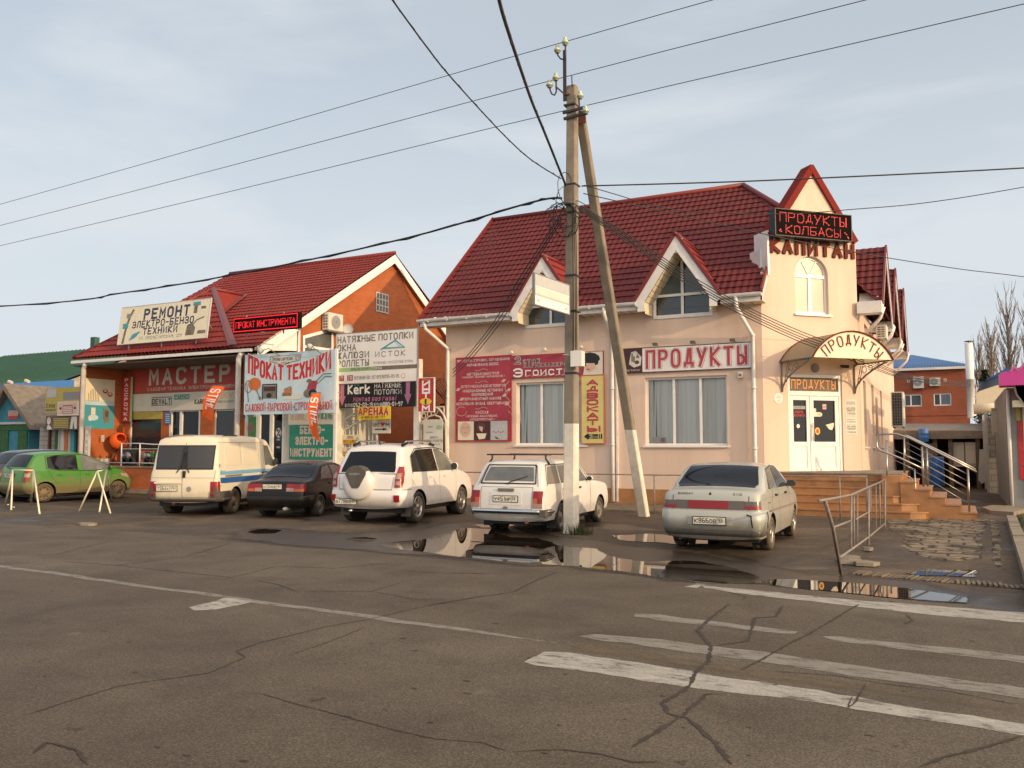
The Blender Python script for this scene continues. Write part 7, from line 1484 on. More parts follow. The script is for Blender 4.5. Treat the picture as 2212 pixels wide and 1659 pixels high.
# --- silver saloon on the right
c = Car('saloon_car', 'dusty silver saloon with a cracked rear bumper parked by the steps', 'paint_silver', 4.26, 1.68, [(.10, .24), (.02, .34), (0, .55), (.02, .78), (.05, .93), (.12, 1.0), (.52, 1.035), (1.02, 1.36), (1.30, 1.415), (1.9, 1.43), (2.35, 1.38), (3.12, 1.0), (3.75, .90), (4.1, .76), (4.24, .58), (4.26, .40), (4.16, .24)], .22, .98, .17, (.93, 3.42), .285, rg=.045, crown=.025, pos=(-3.45, 13.30), phi=1.0)
c.over('rear_window', 1.035, 1.385, False, 'tint', .035); c.over('windscreen', 1.03, 1.36, True, 'tint_grey', .07)
c.side('side_window', [(.83, 1.02), (1.02, 1.02)], [(1.10, 1.24), (1.12, 1.26)], 'tint_grey', n=4); c.side('side_window', [(1.10, 1.02), (1.60, 1.015)], [(1.20, 1.32), (1.60, 1.365)], 'tint_clear'); c.side('side_window', [(1.68, 1.015), (2.78, 1.0)], [(1.68, 1.365), (2.0, 1.36), (2.36, 1.29)], 'tint_grey')
m = MB(); c.sline([(.98, 1.0), (1.16, 1.335), (1.66, 1.39), (2.1, 1.375), (2.9, 1.0)], .02, 'black', m); c.sline([(1.64, .30), (1.64, 1.37)], .01, 'black', m); c.sline([(2.72, .32), (2.78, .98)], .01, 'black', m); c.sline([(.90, .62), (1.06, .98)], .01, 'black', m); c.sline([(.05, .86), (.8, .885), (2.6, .87), (3.9, .80)], .006, 'grey', m); c.rline([(-.62, .71), (-.62, 1.0)], .012, 'black', m); c.rline([(.62, .71), (.62, 1.0)], .012, 'black', m); c.sline([(.62, .80), (.62, .66), (.80, .66), (.80, .80), (.62, .80)], .010, 'black', m, (1,)); m.build('panel_gap', c.t, local=True)
for sg in (-1, 1):
    m = MB(); a, b = (.56, .83) if sg > 0 else (-.83, -.56); c.rear(None, a, b, .72, .775, 'lamp_red', .014, m, 8, 2); c.rear(None, a, b, .776, .85, 'lamp_smoke', .014, m, 8, 2); m.build('tail_light', c.t, local=True)
m = MB(); c.rear(None, -.555, .555, .715, .855, 'lamp_smoke', .010, m, 10, 3); c.rear(None, -.36, .30, .72, .85, 'lamp_red', .013, m, 8, 3); m.build('reflector_panel', c.t, local=True)
c.band('bumper', .36, .70, .52, .03, 'paint_silver', 'cracked silver rear bumper'); c.band('bumper_strip', .27, .40, .50, .02, 'bumper_grey')
c.rear('plate_recess', -.36, .36, .46, .60, 'paint_silver', .034, n=6); c.plate(.0, .53, 'К866ОВ', '93', off=.05)
m = MB(); c.rline([(.60, .64), (.66, .62), (.665, .54), (.68, .45)], .022, 'black', m); c.sline([(.40, .42), (.36, .50), (.40, .58), (.37, .66)], .04, 'black', m, (1,))
for f in m.v: pass
m.v = [(x * 1.0 + (.035 if x > .7 else 0), y - .036, z) for x, y, z in m.v]; m.build('bumper_crack', c.t, local=True)
m = MB(); fr = Fr(c.rp(-.43, .955, .012), (1, 0, 0)); text(m, fr, 'BOGDAN', -.10, -.01, .03, 'black', w=.24, wt=1.2, c=.004); fr = Fr(c.rp(.43, .955, .012), (1, 0, 0)); text(m, fr, '2110', -.06, -.01, .028, 'black', w=.14, wt=1.2, c=.004); disc(m, Fr(c.rp(0, .955, .012), (1, 0, 0)), 0, 0, .018, .032, 'black', .003); m.build('badge', c.t, local=True)
c.wheel('tyre_mud', 'alloy', 5); c.mirror(2.72, 1.05, 'black_gloss'); c.handles((1.30, 2.28), .88); c.tube('exhaust', [(-.55, .16, .20), (-.55, .6, .24)], .022, 'slate'); c.box('underbody', -.70, .70, .35, 3.9, .17, .30, 'black')
# --- white estate behind the pole
c = Car('estate_car', 'white boxy estate car with a roof rack behind the concrete pole', 'paint_white_old', 4.11, 1.62, [(.10, .27), (.03, .36), (0, .52), (.02, .80), (.06, .93), (.10, .97), (.34, 1.38), (.48, 1.43), (1.3, 1.45), (2.15, 1.44), (2.42, 1.39), (2.92, .985), (3.5, .945), (3.95, .89), (4.06, .80), (4.10, .55), (4.06, .30)], .25, .94, .17, (1.02, 3.44), .295, r=.06, rg=.05, pos=(-7.60, 14.35), phi=3, taper=(.02, .03), crown=.02)
c.over('rear_window', 1.02, 1.345, False, 'tint_clear', .13); c.over('windscreen', 1.02, 1.38, True, 'tint_grey', .07)
rm = MB(); zs = [(-.60, 1.0), (.60, 1.0), (.52, 1.36), (-.52, 1.36), (-.60, 1.0)]
for a, b in zip(zs, zs[1:]): rm.tube([c.rp(a[0] + (b[0] - a[0]) * i / 6, a[1] + (b[1] - a[1]) * i / 6, .01) for i in range(7)], .014, 'black', 5)
rm.build('window_seal', c.t, local=True)
c.side('side_window', [(.34, .985), (.98, .985)], [(.52, 1.33), (.98, 1.345)], 'tint_clear'); c.side('side_window', [(1.06, .985), (1.72, .985)], [(1.06, 1.345), (1.72, 1.35)], 'tint_clear'); c.side('side_window', [(1.80, .985), (2.66, .985)], [(1.80, 1.35), (2.28, 1.33)], 'tint_clear')
m = MB(); c.sline([(.30, .96), (.47, 1.36), (2.32, 1.375), (2.80, .96)], .022, 'black', m); c.sline([(1.76, .32), (1.76, 1.36)], .012, 'black', m); c.sline([(1.02, .97), (1.02, 1.35)], .03, 'grey_light', m); c.sline([(1.02, .96), (1.05, .75), (1.26, .60), (1.34, .34)], .010, 'black', m); c.sline([(2.72, .32), (2.78, .94)], .010, 'black', m); c.rline([(-.56, .50), (-.56, .93), (.56, .93), (.56, .50), (-.56, .50)], .010, 'grey', m); c.rline([(-.66, .95), (-.53, 1.40), (.53, 1.40), (.66, .95)], .012, 'slate', m); m.build('panel_gap', c.t, local=True)
for sg in (-1, 1):
    m = MB(); a, b = (.585, .765) if sg > 0 else (-.765, -.585); c.rear(None, a, b, .53, .62, 'lamp_clear', .02, m, 3, 2); c.rear(None, a, b, .62, .72, 'lamp_amber', .02, m, 3, 2); c.rear(None, (a + .09 if sg > 0 else a), (b if sg > 0 else b - .09), .62, .72, 'lamp_red', .022, m, 3, 2); c.rear(None, a, b, .72, .86, 'lamp_red', .02, m, 3, 2); m.build('tail_light', c.t, local=True)
c.rear('plate_recess', -.34, .34, .58, .84, 'paint_white_old', .008, n=6); c.plate(.0, .70, 'У451МР', '23', off=.02)
m = MB(); p = c.rp(0, .88, .02); m.obox(p + Vector((-.17, -.02, -.03)), (.34, 0, 0), (0, .04, 0), (0, 0, .055), 'slate'); m.build('boot_handle', c.t, local=True); m = MB(); p = c.rp(0, .53, .015); disc(m, Fr(p, (1, 0, 0)), 0, 0, .06, .025, 'slate', .005); m.build('lock', c.t, local=True)
c.band('bumper', .40, .50, .40, .07, 'chrome'); c.band('bumper_strip', .425, .475, .42, .082, 'black')
for sg in (-1, 1): c.box('bumper_end', sg * .80 - .06, sg * .80 + .06, -.06, .30, .37, .50, 'bumper_grey')
for y in (.62, 1.75):
    rk = MB(); rk.tube([(-.72, y, 1.565), (.72, y, 1.565)], .017, 'steel_dark', 6)
    for sg in (-1, 1): rk.tube([(sg * .60, y, 1.56), (sg * .60, y, 1.48), (sg * .68, y, 1.38)], .02, 'steel_dark', 6)
    rk.build('roof_rack', c.t, local=True)
c.wheel('tyre', 'rim_steel', 0, wd=.17); c.mirror(2.60, 1.03, 'white', (.1, .14, .10)); c.handles((1.10, 2.0), .84)
c.tube('exhaust', [(.42, .0, .24), (.42, .5, .26)], .024, 'rust'); c.box('underbody', -.62, .62, .3, 3.8, .18, .32, 'black'); c.box('mud_flap', .56, .80, 1.335, 1.36, .12, .42, 'black') if 0 else None
for sg in (-1, 1): c.box('mud_flap', sg * .70 - .11, sg * .70 + .11, .655, .675, .10, .40, 'black')
c.tube('wiper', [c.rp(.0, .985, .02), c.rp(.05, 1.03, .03), c.rp(.40, 1.15, .03)], .010, 'black')
# --- white off-roader
c = Car('offroad_car', 'white off-roader with a covered spare wheel on its tailgate', 'paint_white', 4.26, 1.77, [(.12, .36), (.04, .44), (0, .60), (.03, .82), (.05, 1.02), (.12, 1.10), (.36, 1.55), (.46, 1.645), (.65, 1.685), (1.4, 1.72), (2.15, 1.70), (2.55, 1.62), (3.22, 1.14), (3.8, 1.04), (4.12, .90), (4.25, .66), (4.22, .36)], .34, 1.07, .19, (.86, 3.37), .345, r=.10, rg=.08, scale=.99, pos=(-11.2, 14.75), phi=8.5, taper=(.04, .10), core=.7, arch=.05)
c.over('rear_window', 1.10, 1.56, False, 'tint', .06); c.over('windscreen', 1.15, 1.62, True, 'tint_grey', .07)
c.side('side_window', [(.62, 1.115), (1.28, 1.11), (1.95, 1.11)], [(.70, 1.46), (1.0, 1.60), (1.90, 1.63)], 'tint', n=14); c.side('side_window', [(2.02, 1.11), (2.95, 1.11)], [(1.96, 1.63), (2.25, 1.61), (2.52, 1.50)], 'tint_clear', n=12)
m = MB(); c.sline([(.60, 1.09), (.66, 1.44), (.95, 1.62), (2.0, 1.66), (2.45, 1.60), (3.05, 1.10)], .022, 'black', m); c.sline([(1.98, .42), (1.99, 1.64)], .012, 'grey', m); c.sline([(2.92, .45), (2.98, 1.06)], .010, 'grey', m); c.sline([(1.26, 1.06), (1.38, .84), (1.36, .70)], .010, 'grey', m); c.rline([(-.63, .75), (.63, .75)], .012, 'black', m); c.rline([(-.63, .75), (-.66, 1.07)], .010, 'grey', m); c.rline([(.63, .75), (.66, 1.07)], .010, 'grey', m); c.rline([(-.72, 1.085), (.72, 1.085)], .016, 'black', m); c.sline([(.10, .75), (.5, .75)], .012, 'grey', m); m.build('panel_gap', c.t, local=True)
sp = MB(); o = c.rp(-.12, .88, -.02); sp.lathe([(.345, .0), (.36, .05), (.36, .13), (.345, .17), (.30, .20), (.22, .222), (.12, .235), (0, .24)], 'paint_white', o, (0, -1, 0), 36); sw = sp.build('spare_wheel_cover', c.t, local=True)
m = MB(); fr = Fr(o + Vector((0, -.0, 0)), (1, 0, 0)); pts = [(-.23, .27), (-.15, .33), (-.05, .365), (.05, .365), (.15, .33), (.24, .27), (.24, .20), (.10, -.06), (.06, -.10), (-.07, -.10), (-.11, -.06), (-.24, .20)]
m.prism([fr.p(a, b, .215) for a, b in pts], fr.n * .028, 'bumper_grey'); m.prism([fr.p(a, b, .0) for a, b in ((-.24, .268), (-.15, .345), (-.05, .38), (.05, .38), (.15, .345), (.24, .268))], fr.n * .238, 'bumper_grey'); cap = m.build('cover_cap', sw, local=True); m = MB(); text(m, fr, 'CHERY', -.13, .185, .035, 'grey_light', w=.24, wt=.9, c=.247, gap=2); m.build('lettering', sw, local=True)
for sg in (-1, 1):
    m = MB(); A = lambda v: .695 + .02 * v; B = lambda v: .845 - .03 * abs(v - .6); a, b = (A, B) if sg > 0 else (lambda v: -B(v), lambda v: -A(v)); c.rear(None, a, b, .80, 1.24, 'lamp_red', .022, m, 6, 8); a2, b2 = (.72, .80) if sg > 0 else (-.80, -.72); c.rear(None, a2, b2, .98, 1.10, 'lamp_clear', .026, m, 3, 2); c.rear(None, a2, b2, .85, .93, 'lamp_clear', .026, m, 3, 2); m.build('tail_light', c.t, local=True)
    m = MB(); a, b = (.70, .80) if sg > 0 else (-.80, -.70); c.rear(None, a, b, .50, .64, 'lamp_red', .05, m, 3, 2); m.build('reflector', c.t, local=True)
c.band('bumper', .36, .73, .50, .035, 'paint_white'); c.plate(-.44, .49, 'В778ВХ', '123', off=.055)
for sg in (-1, 1): m = MB(); m.tube([(sg * .60, .62, 1.70), (sg * .61, .72, 1.775), (sg * .61, 1.3, 1.80), (sg * .61, 2.0, 1.775), (sg * .60, 2.15, 1.70)], .022, 'chrome', 6); m.obox((sg * .60 - .03, .56, 1.67), (.06, 0, 0), (0, .22, .06), (0, 0, .06), 'black'); m.obox((sg * .60 - .03, 2.0, 1.68), (.06, 0, 0), (0, .2, -.02), (0, 0, .07), 'black'); m.build('roof_rail', c.t, local=True)
c.tube('antenna', [(.05, .60, 1.69), (.05, .50, 1.82)], .012, 'black'); c.wheel('tyre', 'alloy', 6, wd=.22, rr=.235); c.mirror(2.80, 1.20, 'white', (.12, .18, .17)); c.handles((1.42, 2.22), .98, 'paint_white'); c.tube('exhaust', [(-.40, .06, .28), (-.40, .5, .32)], .035, 'chrome'); c.box('underbody', -.72, .72, .35, 3.9, .24, .42, 'black')
for sg in (-1, 1): c.box('mud_flap', sg * .74 - .11, sg * .74 + .11, .46, .48, .16, .46, 'bumper_grey')
c.side('wheel_arch_lip', [(.20, .42), (1.0, .44)], [(.2, .46), (1.0, .46)], 'paint_white', .004, n=3, m=2) if 0 else None
# --- dark saloon between van and off-roader
c = Car('saloon_car', 'dirty black saloon squeezed between the van and the white off-roader', 'paint_black', 4.45, 1.70, [(.10, .28), (.03, .36), (0, .55), (.03, .80), (.10, .93), (.62, .965), (1.20, 1.31), (1.55, 1.38), (2.2, 1.39), (2.6, 1.33), (3.3, .96), (3.9, .84), (4.3, .70), (4.44, .5), (4.38, .26)], .24, .93, .22, (.95, 3.57), .29, scale=.91, pos=(-14.02, 15.05), phi=15)
c.over('rear_window', .98, 1.335, False, 'tint', .05); c.over('windscreen', 1.0, 1.32, True, 'tint_grey', .07)
c.side('side_window', [(1.0, .97), (1.72, .965)], [(1.32, 1.27), (1.72, 1.32)], 'tint_clear'); c.side('side_window', [(1.80, .965), (2.92, .96)], [(1.80, 1.325), (2.1, 1.32), (2.48, 1.25)], 'tint_clear')
m = MB(); c.sline([(1.76, .34), (1.76, 1.32)], .012, 'black', m); c.rline([(-.60, .56), (-.60, .93)], .010, 'black', m); c.rline([(.60, .56), (.60, .93)], .010, 'black', m); m.build('panel_gap', c.t, local=True)
for sg in (-1, 1):
    m = MB(); a, b = (.34, .80) if sg > 0 else (-.80, -.34); q = .54; c.rear(None, *( (q, b) if sg > 0 else (a, -q)), .68, .87, 'lamp_red', .016, m, 6, 3); c.rear(None, *((q + .02, b - .02) if sg > 0 else (a + .02, -q - .02)), .68, .75, 'lamp_amber', .018, m, 6, 2); c.rear(None, *((a, q) if sg > 0 else (-q, b)), .77, .87, 'lamp_red', .016, m, 4, 2); c.rear(None, *((a, q) if sg > 0 else (-q, b)), .68, .77, 'lamp_clear', .016, m, 4, 2); m.build('tail_light', c.t, local=True)
c.band('bumper', .30, .58, .48, .03, 'paint_black'); c.plate(-.05, .80, 'М134ОЕ', '161', off=.02); c.wheel('tyre', 'rim_steel'); c.mirror(2.9, 1.0); c.handles((1.42, 2.45), .83); c.tube('exhaust', [(.30, -.04, .24), (.30, .5, .26)], .045, 'grey_light'); c.box('underbody', -.68, .68, .3, 4.0, .18, .32, 'black')
# --- the van
c = Car('panel_van', 'cream white panel van with light and dark blue side stripes', 'paint_van', 4.75, 1.84, [(.10, .36), (.03, .44), (0, .70), (.02, 1.0), (.10, 1.45), (.19, 1.84), (.30, 1.91), (.6, 1.94), (2.5, 1.96), (3.1, 1.93), (3.4, 1.86), (4.05, 1.18), (4.45, 1.02), (4.68, .86), (4.75, .55), (4.68, .32)], .34, 1.08, .10, (.98, 3.90), .32, r=.08, rg=.09, scale=.975, pos=(-16.42, 14.55), phi=22, taper=(.03, .08), core=.85, crown=.05)
c.over('windscreen', 1.2, 1.84, True, 'tint_grey', .08)
m = MB(); c.rear(None, -.735, .735, 1.13, 1.73, 'black', .006, m, 10, 8); m.build('window_surround', c.t, local=True); m = MB()
for a, b in ((-.71, -.07), (.07, .71)): c.rear(None, a, b, 1.16, 1.70, 'tint_grey', .010, m, 6, 8)
m.build('rear_window', c.t, local=True)
c.side('side_window', [(3.02, 1.16), (3.78, 1.14)], [(3.02, 1.74), (3.32, 1.72)], 'tint_clear', sides=(1, -1))
for z0, z1, k in ((1.0, 1.11, 'stripe_light'), (.79, .93, 'stripe_blue')):
    m = MB()
    for sd_ in (1, -1): c.side(None, [(.14, z0), (2.0, z0), (4.0, z0 + .01)], [(.14, z1), (2.0, z1), (4.0, z1 + .01)], k, .003, (sd_,), m, 30, 2)
    m.build('stripe', c.t, local=True)
m = MB(); c.sline([(1.42, .46), (1.42, 1.80)], .012, 'grey', m); c.sline([(2.62, .46), (2.62, 1.80)], .012, 'grey', m); c.sline([(2.94, .46), (2.94, 1.80)], .012, 'grey', m); c.sline([(.2, 1.80), (2.9, 1.80)], .010, 'grey', m); c.rline([(-.01, .44), (-.01, 1.12)], .014, 'slate', m); c.rline([(-.01, 1.74), (-.01, 1.86)], .014, 'slate', m); c.rline([(-.80, .93), (.80, .93)], .008, 'grey', m); c.rline([(-.70, .46), (.70, .46)], .012, 'slate', m); c.rline([(.72, .46), (.80, 1.12)], .010, 'grey', m); m.build('panel_gap', c.t, local=True)
m = MB(); c.side(None, [(.5, 1.22), (1.3, 1.22)], [(.5, 1.72), (1.3, 1.72)], 'paint_van', .012, (1,), m, 6, 4); c.side(None, [(1.55, 1.22), (2.5, 1.22)], [(1.55, 1.72), (2.5, 1.72)], 'paint_van', .012, (1,), m, 6, 4); m.build('pressed_panel', c.t, local=True)
c.side('sliding_rail', [(.40, .945), (1.35, .945)], [(.40, .985), (1.35, .985)], 'slate', .012, (1,), n=6, m=1)
for sg in (-1, 1):
    m = MB(); a, b = (.70, .905) if sg > 0 else (-.905, -.70); c.rear(None, a, b, .60, .84, 'lamp_red', .016, m, 6, 3); c.rear(None, *((a + .07, b - .02) if sg > 0 else (a + .02, b - .07)), .61, .71, 'lamp_smoke', .018, m, 4, 2); m.build('tail_light', c.t, local=True)
    m = MB(); a, b = (.72, .80) if sg > 0 else (-.80, -.72); c.rear(None, a, b, .48, .545, 'lamp_red', .06, m, 3, 2); m.build('reflector', c.t, local=True)
m = MB(); c.band('bumper', .34, .44, .62, .055, 'bumper_grey')
for sg in (-1, 1):
    m = MB(); a, b = (.70, .92) if sg > 0 else (-.92, -.70); c.rear(None, a, b, .40, .60, 'bumper_grey', .05, m, 6, 3); c.side(None, [(.10, .40), (.60, .40)], [(.10, .60), (.60, .60)], 'bumper_grey', .03, (sg,), m, 5, 2); m.build('bumper_corner', c.t, local=True)
c.plate(-.40, .67, 'Т264АТ', '161', off=.016); m = MB(); p = c.rp(-.38, .79, .01); m.obox(p + Vector((-.33, -.035, 0)), (.68, 0, 0), (0, .06, 0), (0, 0, .04), 'paint_van'); m.build('plate_lamp_bar', c.t, local=True)
m = MB(); p = c.rp(.03, 1.02, .01); m.obox(p + Vector((-.03, -.03, -.08)), (.065, 0, 0), (0, .05, 0), (0, 0, .16), 'black'); m.build('door_handle', c.t, local=True); m = MB(); disc(m, Fr(c.rp(.17, .66, .01), (1, 0, 0)), 0, 0, .06, .06, 'grey', .004, 16); m.build('badge', c.t, local=True)
for x0, x1 in ((-.16, -.02), (.16, .03)): c.tube('wiper', [c.rp(x0, 1.06, .02), c.rp((x0 + x1) / 2, 1.16, .03), c.rp(x1, 1.55, .03)], .012, 'black')
for z in (1.22, .74): c.box('hinge', .885, .925, .10, .16, z, z + .06, 'paint_van')
c.tube('antenna', [(-.55, .28, 1.93), (-.4, .30, 1.975), (.1, .30, 1.98)], .012, 'slate'); c.tube('roof_rack', [(.55, .9, 1.95), (.55, 1.2, 1.99), (.55, 1.8, 1.985)], .018, 'black')
c.wheel('tyre_mud', 'rim_mud', 0, wd=.22); c.mirror(3.62, 1.27, 'black', (.12, .13, .2)); c.handles((2.72, 2.98), .95 + .02); c.tube('exhaust', [(-.30, .08, .30), (-.30, .6, .32)], .035, 'rust'); c.box('underbody', -.75, .75, .3, 4.4, .22, .42, 'black')
# --- green hatchback
c = Car('hatchback_car', 'muddy bright green hatchback seen from its right side', 'paint_green', 3.50, 1.60, [(.10, .27), (.02, .36), (0, .55), (.04, .80), (.08, .98), (.34, 1.36), (.46, 1.43), (.9, 1.475), (1.5, 1.48), (1.95, 1.42), (2.82, 1.0), (3.15, .90), (3.38, .74), (3.48, .56), (3.50, .40), (3.42, .24)], .22, .95, .20, (.58, 2.95), .285, r=.09, rg=.07, scale=1.0, pos=(-24.75, 15.6), phi=-4, taper=(.06, .12), core=.6)
c.over('rear_window', 1.0, 1.39, False, 'tint', .06); c.over('windscreen', 1.02, 1.40, True, 'tint_clear', .07)
c.side('side_window', [(.66, 1.02), (.95, .965), (1.58, .95)], [(.66, 1.34), (.95, 1.385), (1.58, 1.40)], 'tint', n=12); c.side('side_window', [(1.72, .945), (2.1, .93), (2.72, .985)], [(1.72, 1.40), (2.0, 1.355), (2.35, 1.20)], 'tint_clear', n=12)
m = MB(); c.sline([(.62, 1.0), (.62, 1.37), (1.5, 1.43), (1.95, 1.38), (2.80, .97), (2.1, .915), (1.0, .945), (.62, 1.0)], .018, 'black', m); c.sline([(1.66, .30), (1.64, .94)], .010, 'shutter_green', m); c.sline([(2.62, .32), (2.70, .93)], .010, 'shutter_green', m); c.sline([(.64, .98), (.80, .70), (.94, .55)], .010, 'shutter_green', m); c.rline([(-.56, .52), (-.58, .95)], .010, 'shutter_green', m); c.rline([(.56, .52), (.58, .95)], .010, 'shutter_green', m); m.build('panel_gap', c.t, local=True)
for sg in (-1, 1):
    m = MB(); a, b = (.64, .79) if sg > 0 else (-.79, -.64); c.rear(None, a, b, .88, 1.02, 'lamp_red', .02, m, 5, 3); c.rear(None, a, b, .76, .87, 'lamp_clear', .02, m, 5, 2); c.rear(None, a, b, .64, .75, 'lamp_red', .02, m, 5, 2); m.build('tail_light', c.t, local=True)
c.band('bumper', .32, .60, .34, .03, 'paint_green'); c.plate(-.10, .80, 'Е908ХН', '23', off=.02); c.tube('wiper', [c.rp(-.1, 1.0, .02), c.rp(-.4, 1.04, .02)], .01, 'black')
for sg in (1, -1): m = MB(); c.side(None, [(3.06, .72), (3.34, .66)], [(3.0, .82), (3.26, .80)], 'lamp_clear', .010, (sg,), m, 5, 3); m.build('headlight', c.t, local=True)
m = MB(); c.side(None, [(2.80, .72), (2.87, .73)], [(2.80, .745), (2.86, .75)], 'lamp_clear', .01, (1, -1), m, 3, 1); m.build('side_repeater', c.t, local=True)
c.wheel('tyre_mud', 'rim_mud', 0, wd=.17, rr=.20); c.mirror(2.62, 1.0, 'paint_green', (.1, .16, .12)); c.handles((.92, 1.82), .80, 'paint_green'); c.box('underbody', -.62, .62, .3, 3.2, .17, .30, 'black')
# --- dark car at the very left
c = Car('hatchback_car', 'dark hatchback half hidden behind the green one at the left edge', 'paint_darkblue', 4.1, 1.72, [(.10, .27), (.02, .36), (0, .55), (.04, .85), (.08, 1.0), (.40, 1.40), (.60, 1.48), (1.5, 1.52), (2.1, 1.46), (3.0, 1.02), (3.6, .9), (3.95, .74), (4.08, .5), (4.02, .24)], .22, .97, .2, (.75, 3.3), .30, r=.09, scale=1.02, pos=(-27.4, 16.75), phi=-4)
c.over('rear_window', 1.03, 1.42, False, 'tint', .06); c.over('windscreen', 1.05, 1.45, True, 'tint_grey', .07); c.side('side_window', [(.75, 1.03), (1.7, 1.0)], [(.85, 1.38), (1.7, 1.44)], 'tint'); c.side('side_window', [(1.8, 1.0), (2.85, .99)], [(1.8, 1.44), (2.4, 1.26)], 'tint'); c.wheel('tyre', 'rim_steel'); c.mirror(2.7, 1.05)
for sg in (-1, 1): m = MB(); a, b = (.62, .84) if sg > 0 else (-.84, -.62); c.rear(None, a, b, .78, .95, 'lamp_red', .02, m, 5, 3); m.build('tail_light', c.t, local=True)
c.band('bumper', .32, .60, .4, .03, 'paint_darkblue')
# ------------------------------------------------------------------ behind the yard on the right
YB2 = 72.0
bb = thing('brick_house', 'distant brick house with a blue metal roof beyond the yard', 'building', (-1, 76, 0))
e0, e1 = atY(*c8(235, 637), YB2), atY(*c8(792, 622), YB2); zb = .0; zt = (e0.z + e1.z) / 2
m = MB(); Fb = Fr((-8, YB2, 0)); hx = lambda x: atY(*c8(x, 900), YB2).x + 8; hz = lambda y: atY(*c8(500, y), YB2).z
wn = [(hx(275), hx(416), hz(938), hz(841)), (hx(514), hx(656), hz(936), hz(838))]
wall(m, Fb, e1.x + 8, zt, wn, 'brick_far', .1); m.face([(e1.x, YB2, 0), (e1.x, 86, 0), (e1.x, 86, zt), (e1.x, YB2, zt)], 'brick_far'); m.build('wall', bb)
m = MB(); r0, r1 = atY(*c8(340, 524), 80), Vector((e1.x + .1, YB2 - .3, zt + .15)); rz = r0.z; m.face([(-8, YB2 - .35, zt + .02), (e1.x + .15, YB2 - .35, zt + .02), (e1.x + .15, YB2 + 4, zt + .5), (r0.x, 80, rz), (-8, 80, rz)], 'blue_roof')
m.face([(e1.x + .15, YB2 - .35, zt + .02), (e1.x + .15, 90, zt), (r0.x, 80, rz), (e1.x + .15, YB2 + 4, zt + .5)], 'blue_roof'); m.box(-8, e1.x + .15, YB2 - .40, YB2 - .02, zt - .16, zt + .015, 'pvc')
for i in range(36): x = -5.2 + i * .2; m.tube([(x, YB2 - .33, zt + .05), (x + 0, YB2 + 2.2, zt + .05 + (rz - zt) * .30)], .02, 'blue_roof', 4) if x < e1.x else None
m.build('roof', bb)
for q4 in wn: window(bb, Fb, *q4, xs=(q4[0] + (q4[1] - q4[0]) * .38,), dep=.05, fw=.07, sill=False, glass='glass_blue')
m = MB()
for z in (hz(1018),): m.box(-8, e1.x + .01, YB2 - .02, YB2, z - .02, z + .02, 'maroon_letter')
m.build('string_course', bb)
for q, lab in (((348, 430, 795, 698), 'outdoor unit on the far brick house, left of the upper pair'), ((480, 565, 776, 707), 'outdoor unit on the far brick house, right of the upper pair'), ((317, 378, 1150, 1106), 'small outdoor unit low on the far brick house above the yard sheds')):
    a, b = atY(*c8(q[0], q[2]), YB2 - .4), atY(*c8(q[1], q[3]), YB2 - .4); ac_unit(a, (1, 0, 0), (0, 0, 1), None, b.x - a.x, b.z - a.z, .35, lab, 'fan', 'outdoor units on the far brick house')
for x, y, lab in ((308, 737, 'small square vent left of the outdoor units on the far brick house'), (605, 728, 'small square vent right of the outdoor units on the far brick house')):
    p = atY(*c8(x, y), YB2 - .03); m = MB(); m.box(p.x - .1, p.x + .1, YB2 - .03, YB2 - .002, p.z - .1, p.z + .1, 'offwhite'); m.box(p.x - .05, p.x + .05, YB2 - .04, YB2 - .031, p.z - .05, p.z + .05, 'slate'); m.build('wall_vent', None, lab, 'vent')
a, b = atY(*c8(795, 415), 70.8), atY(*c8(800, 1036), 70.8); m = MB(); r = (atY(*c8(830, 800), 70.8).x - atY(*c8(762, 800), 70.8).x) / 2
m.lathe([(r, b.z), (r, (a.z + b.z) / 2), (r + .01, (a.z + b.z) / 2), (r, (a.z + b.z) / 2 + .05), (r, a.z - .15), (r * .9, a.z - .15)], 'pvc', (a.x, 70.8, 0), (0, 0, 1), 16); m.lathe([(r * .1, a.z - .15), (r * .1, a.z - .02)], 'grey', (a.x, 70.8, 0), (0, 0, 1), 6); m.lathe([(0, a.z + .08), (r * 1.15, a.z), (r * 1.15, a.z - .03), (0, a.z - .02)], 'slate', (a.x, 70.8, 0), (0, 0, 1), 16); m.build('flue_pipe', None, 'tall white flue pipe with a cap beside the far brick house', 'chimney')
# sheds in the yard
sh = thing('yard_sheds', 'low dark yard sheds with a sagging roof below the far brick house', 'shed', (-.5, 39, 0)); Ys = 38.5
m = MB(); a, b = atY(*c8(262, 1200), Ys), atY(*c8(880, 1150), Ys); m.prism([(a.x - 2, Ys, a.z - .05), (b.x + .3, Ys, b.z - .25), (b.x + .3, Ys, b.z + .05), (a.x - 2, Ys, a.z + .35)], (0, 5, .4), 'slate'); m.build('roof', sh)
m = MB(); m.box(a.x - 2, b.x + .2, Ys + 3.5, Ys + 3.7, 0, b.z, 'dark_inside'); 
for x in (300, 525, 650, 870): p = atY(*c8(x, 1300), Ys + .3); m.box(p.x - .08, p.x + .08, Ys + .2, Ys + .36, 0, b.z - .2, 'board')
m.build('wall', sh); m = MB(); a, b = atY(*c8(675, 1405), Ys + .5), atY(*c8(852, 1232), Ys + .5); m.box(a.x, b.x, Ys + .4, Ys + .5, a.z, b.z, 'offwhite'); m.box(a.x - .03, b.x + .05, Ys + .38, Ys + .52, a.z - .12, a.z - .02, 'grey_light'); m.box((a.x + b.x) / 2 - .02, (a.x + b.x) / 2 + .02, Ys + .385, Ys + .399, a.z, b.z, 'slate'); m.build('door', sh)
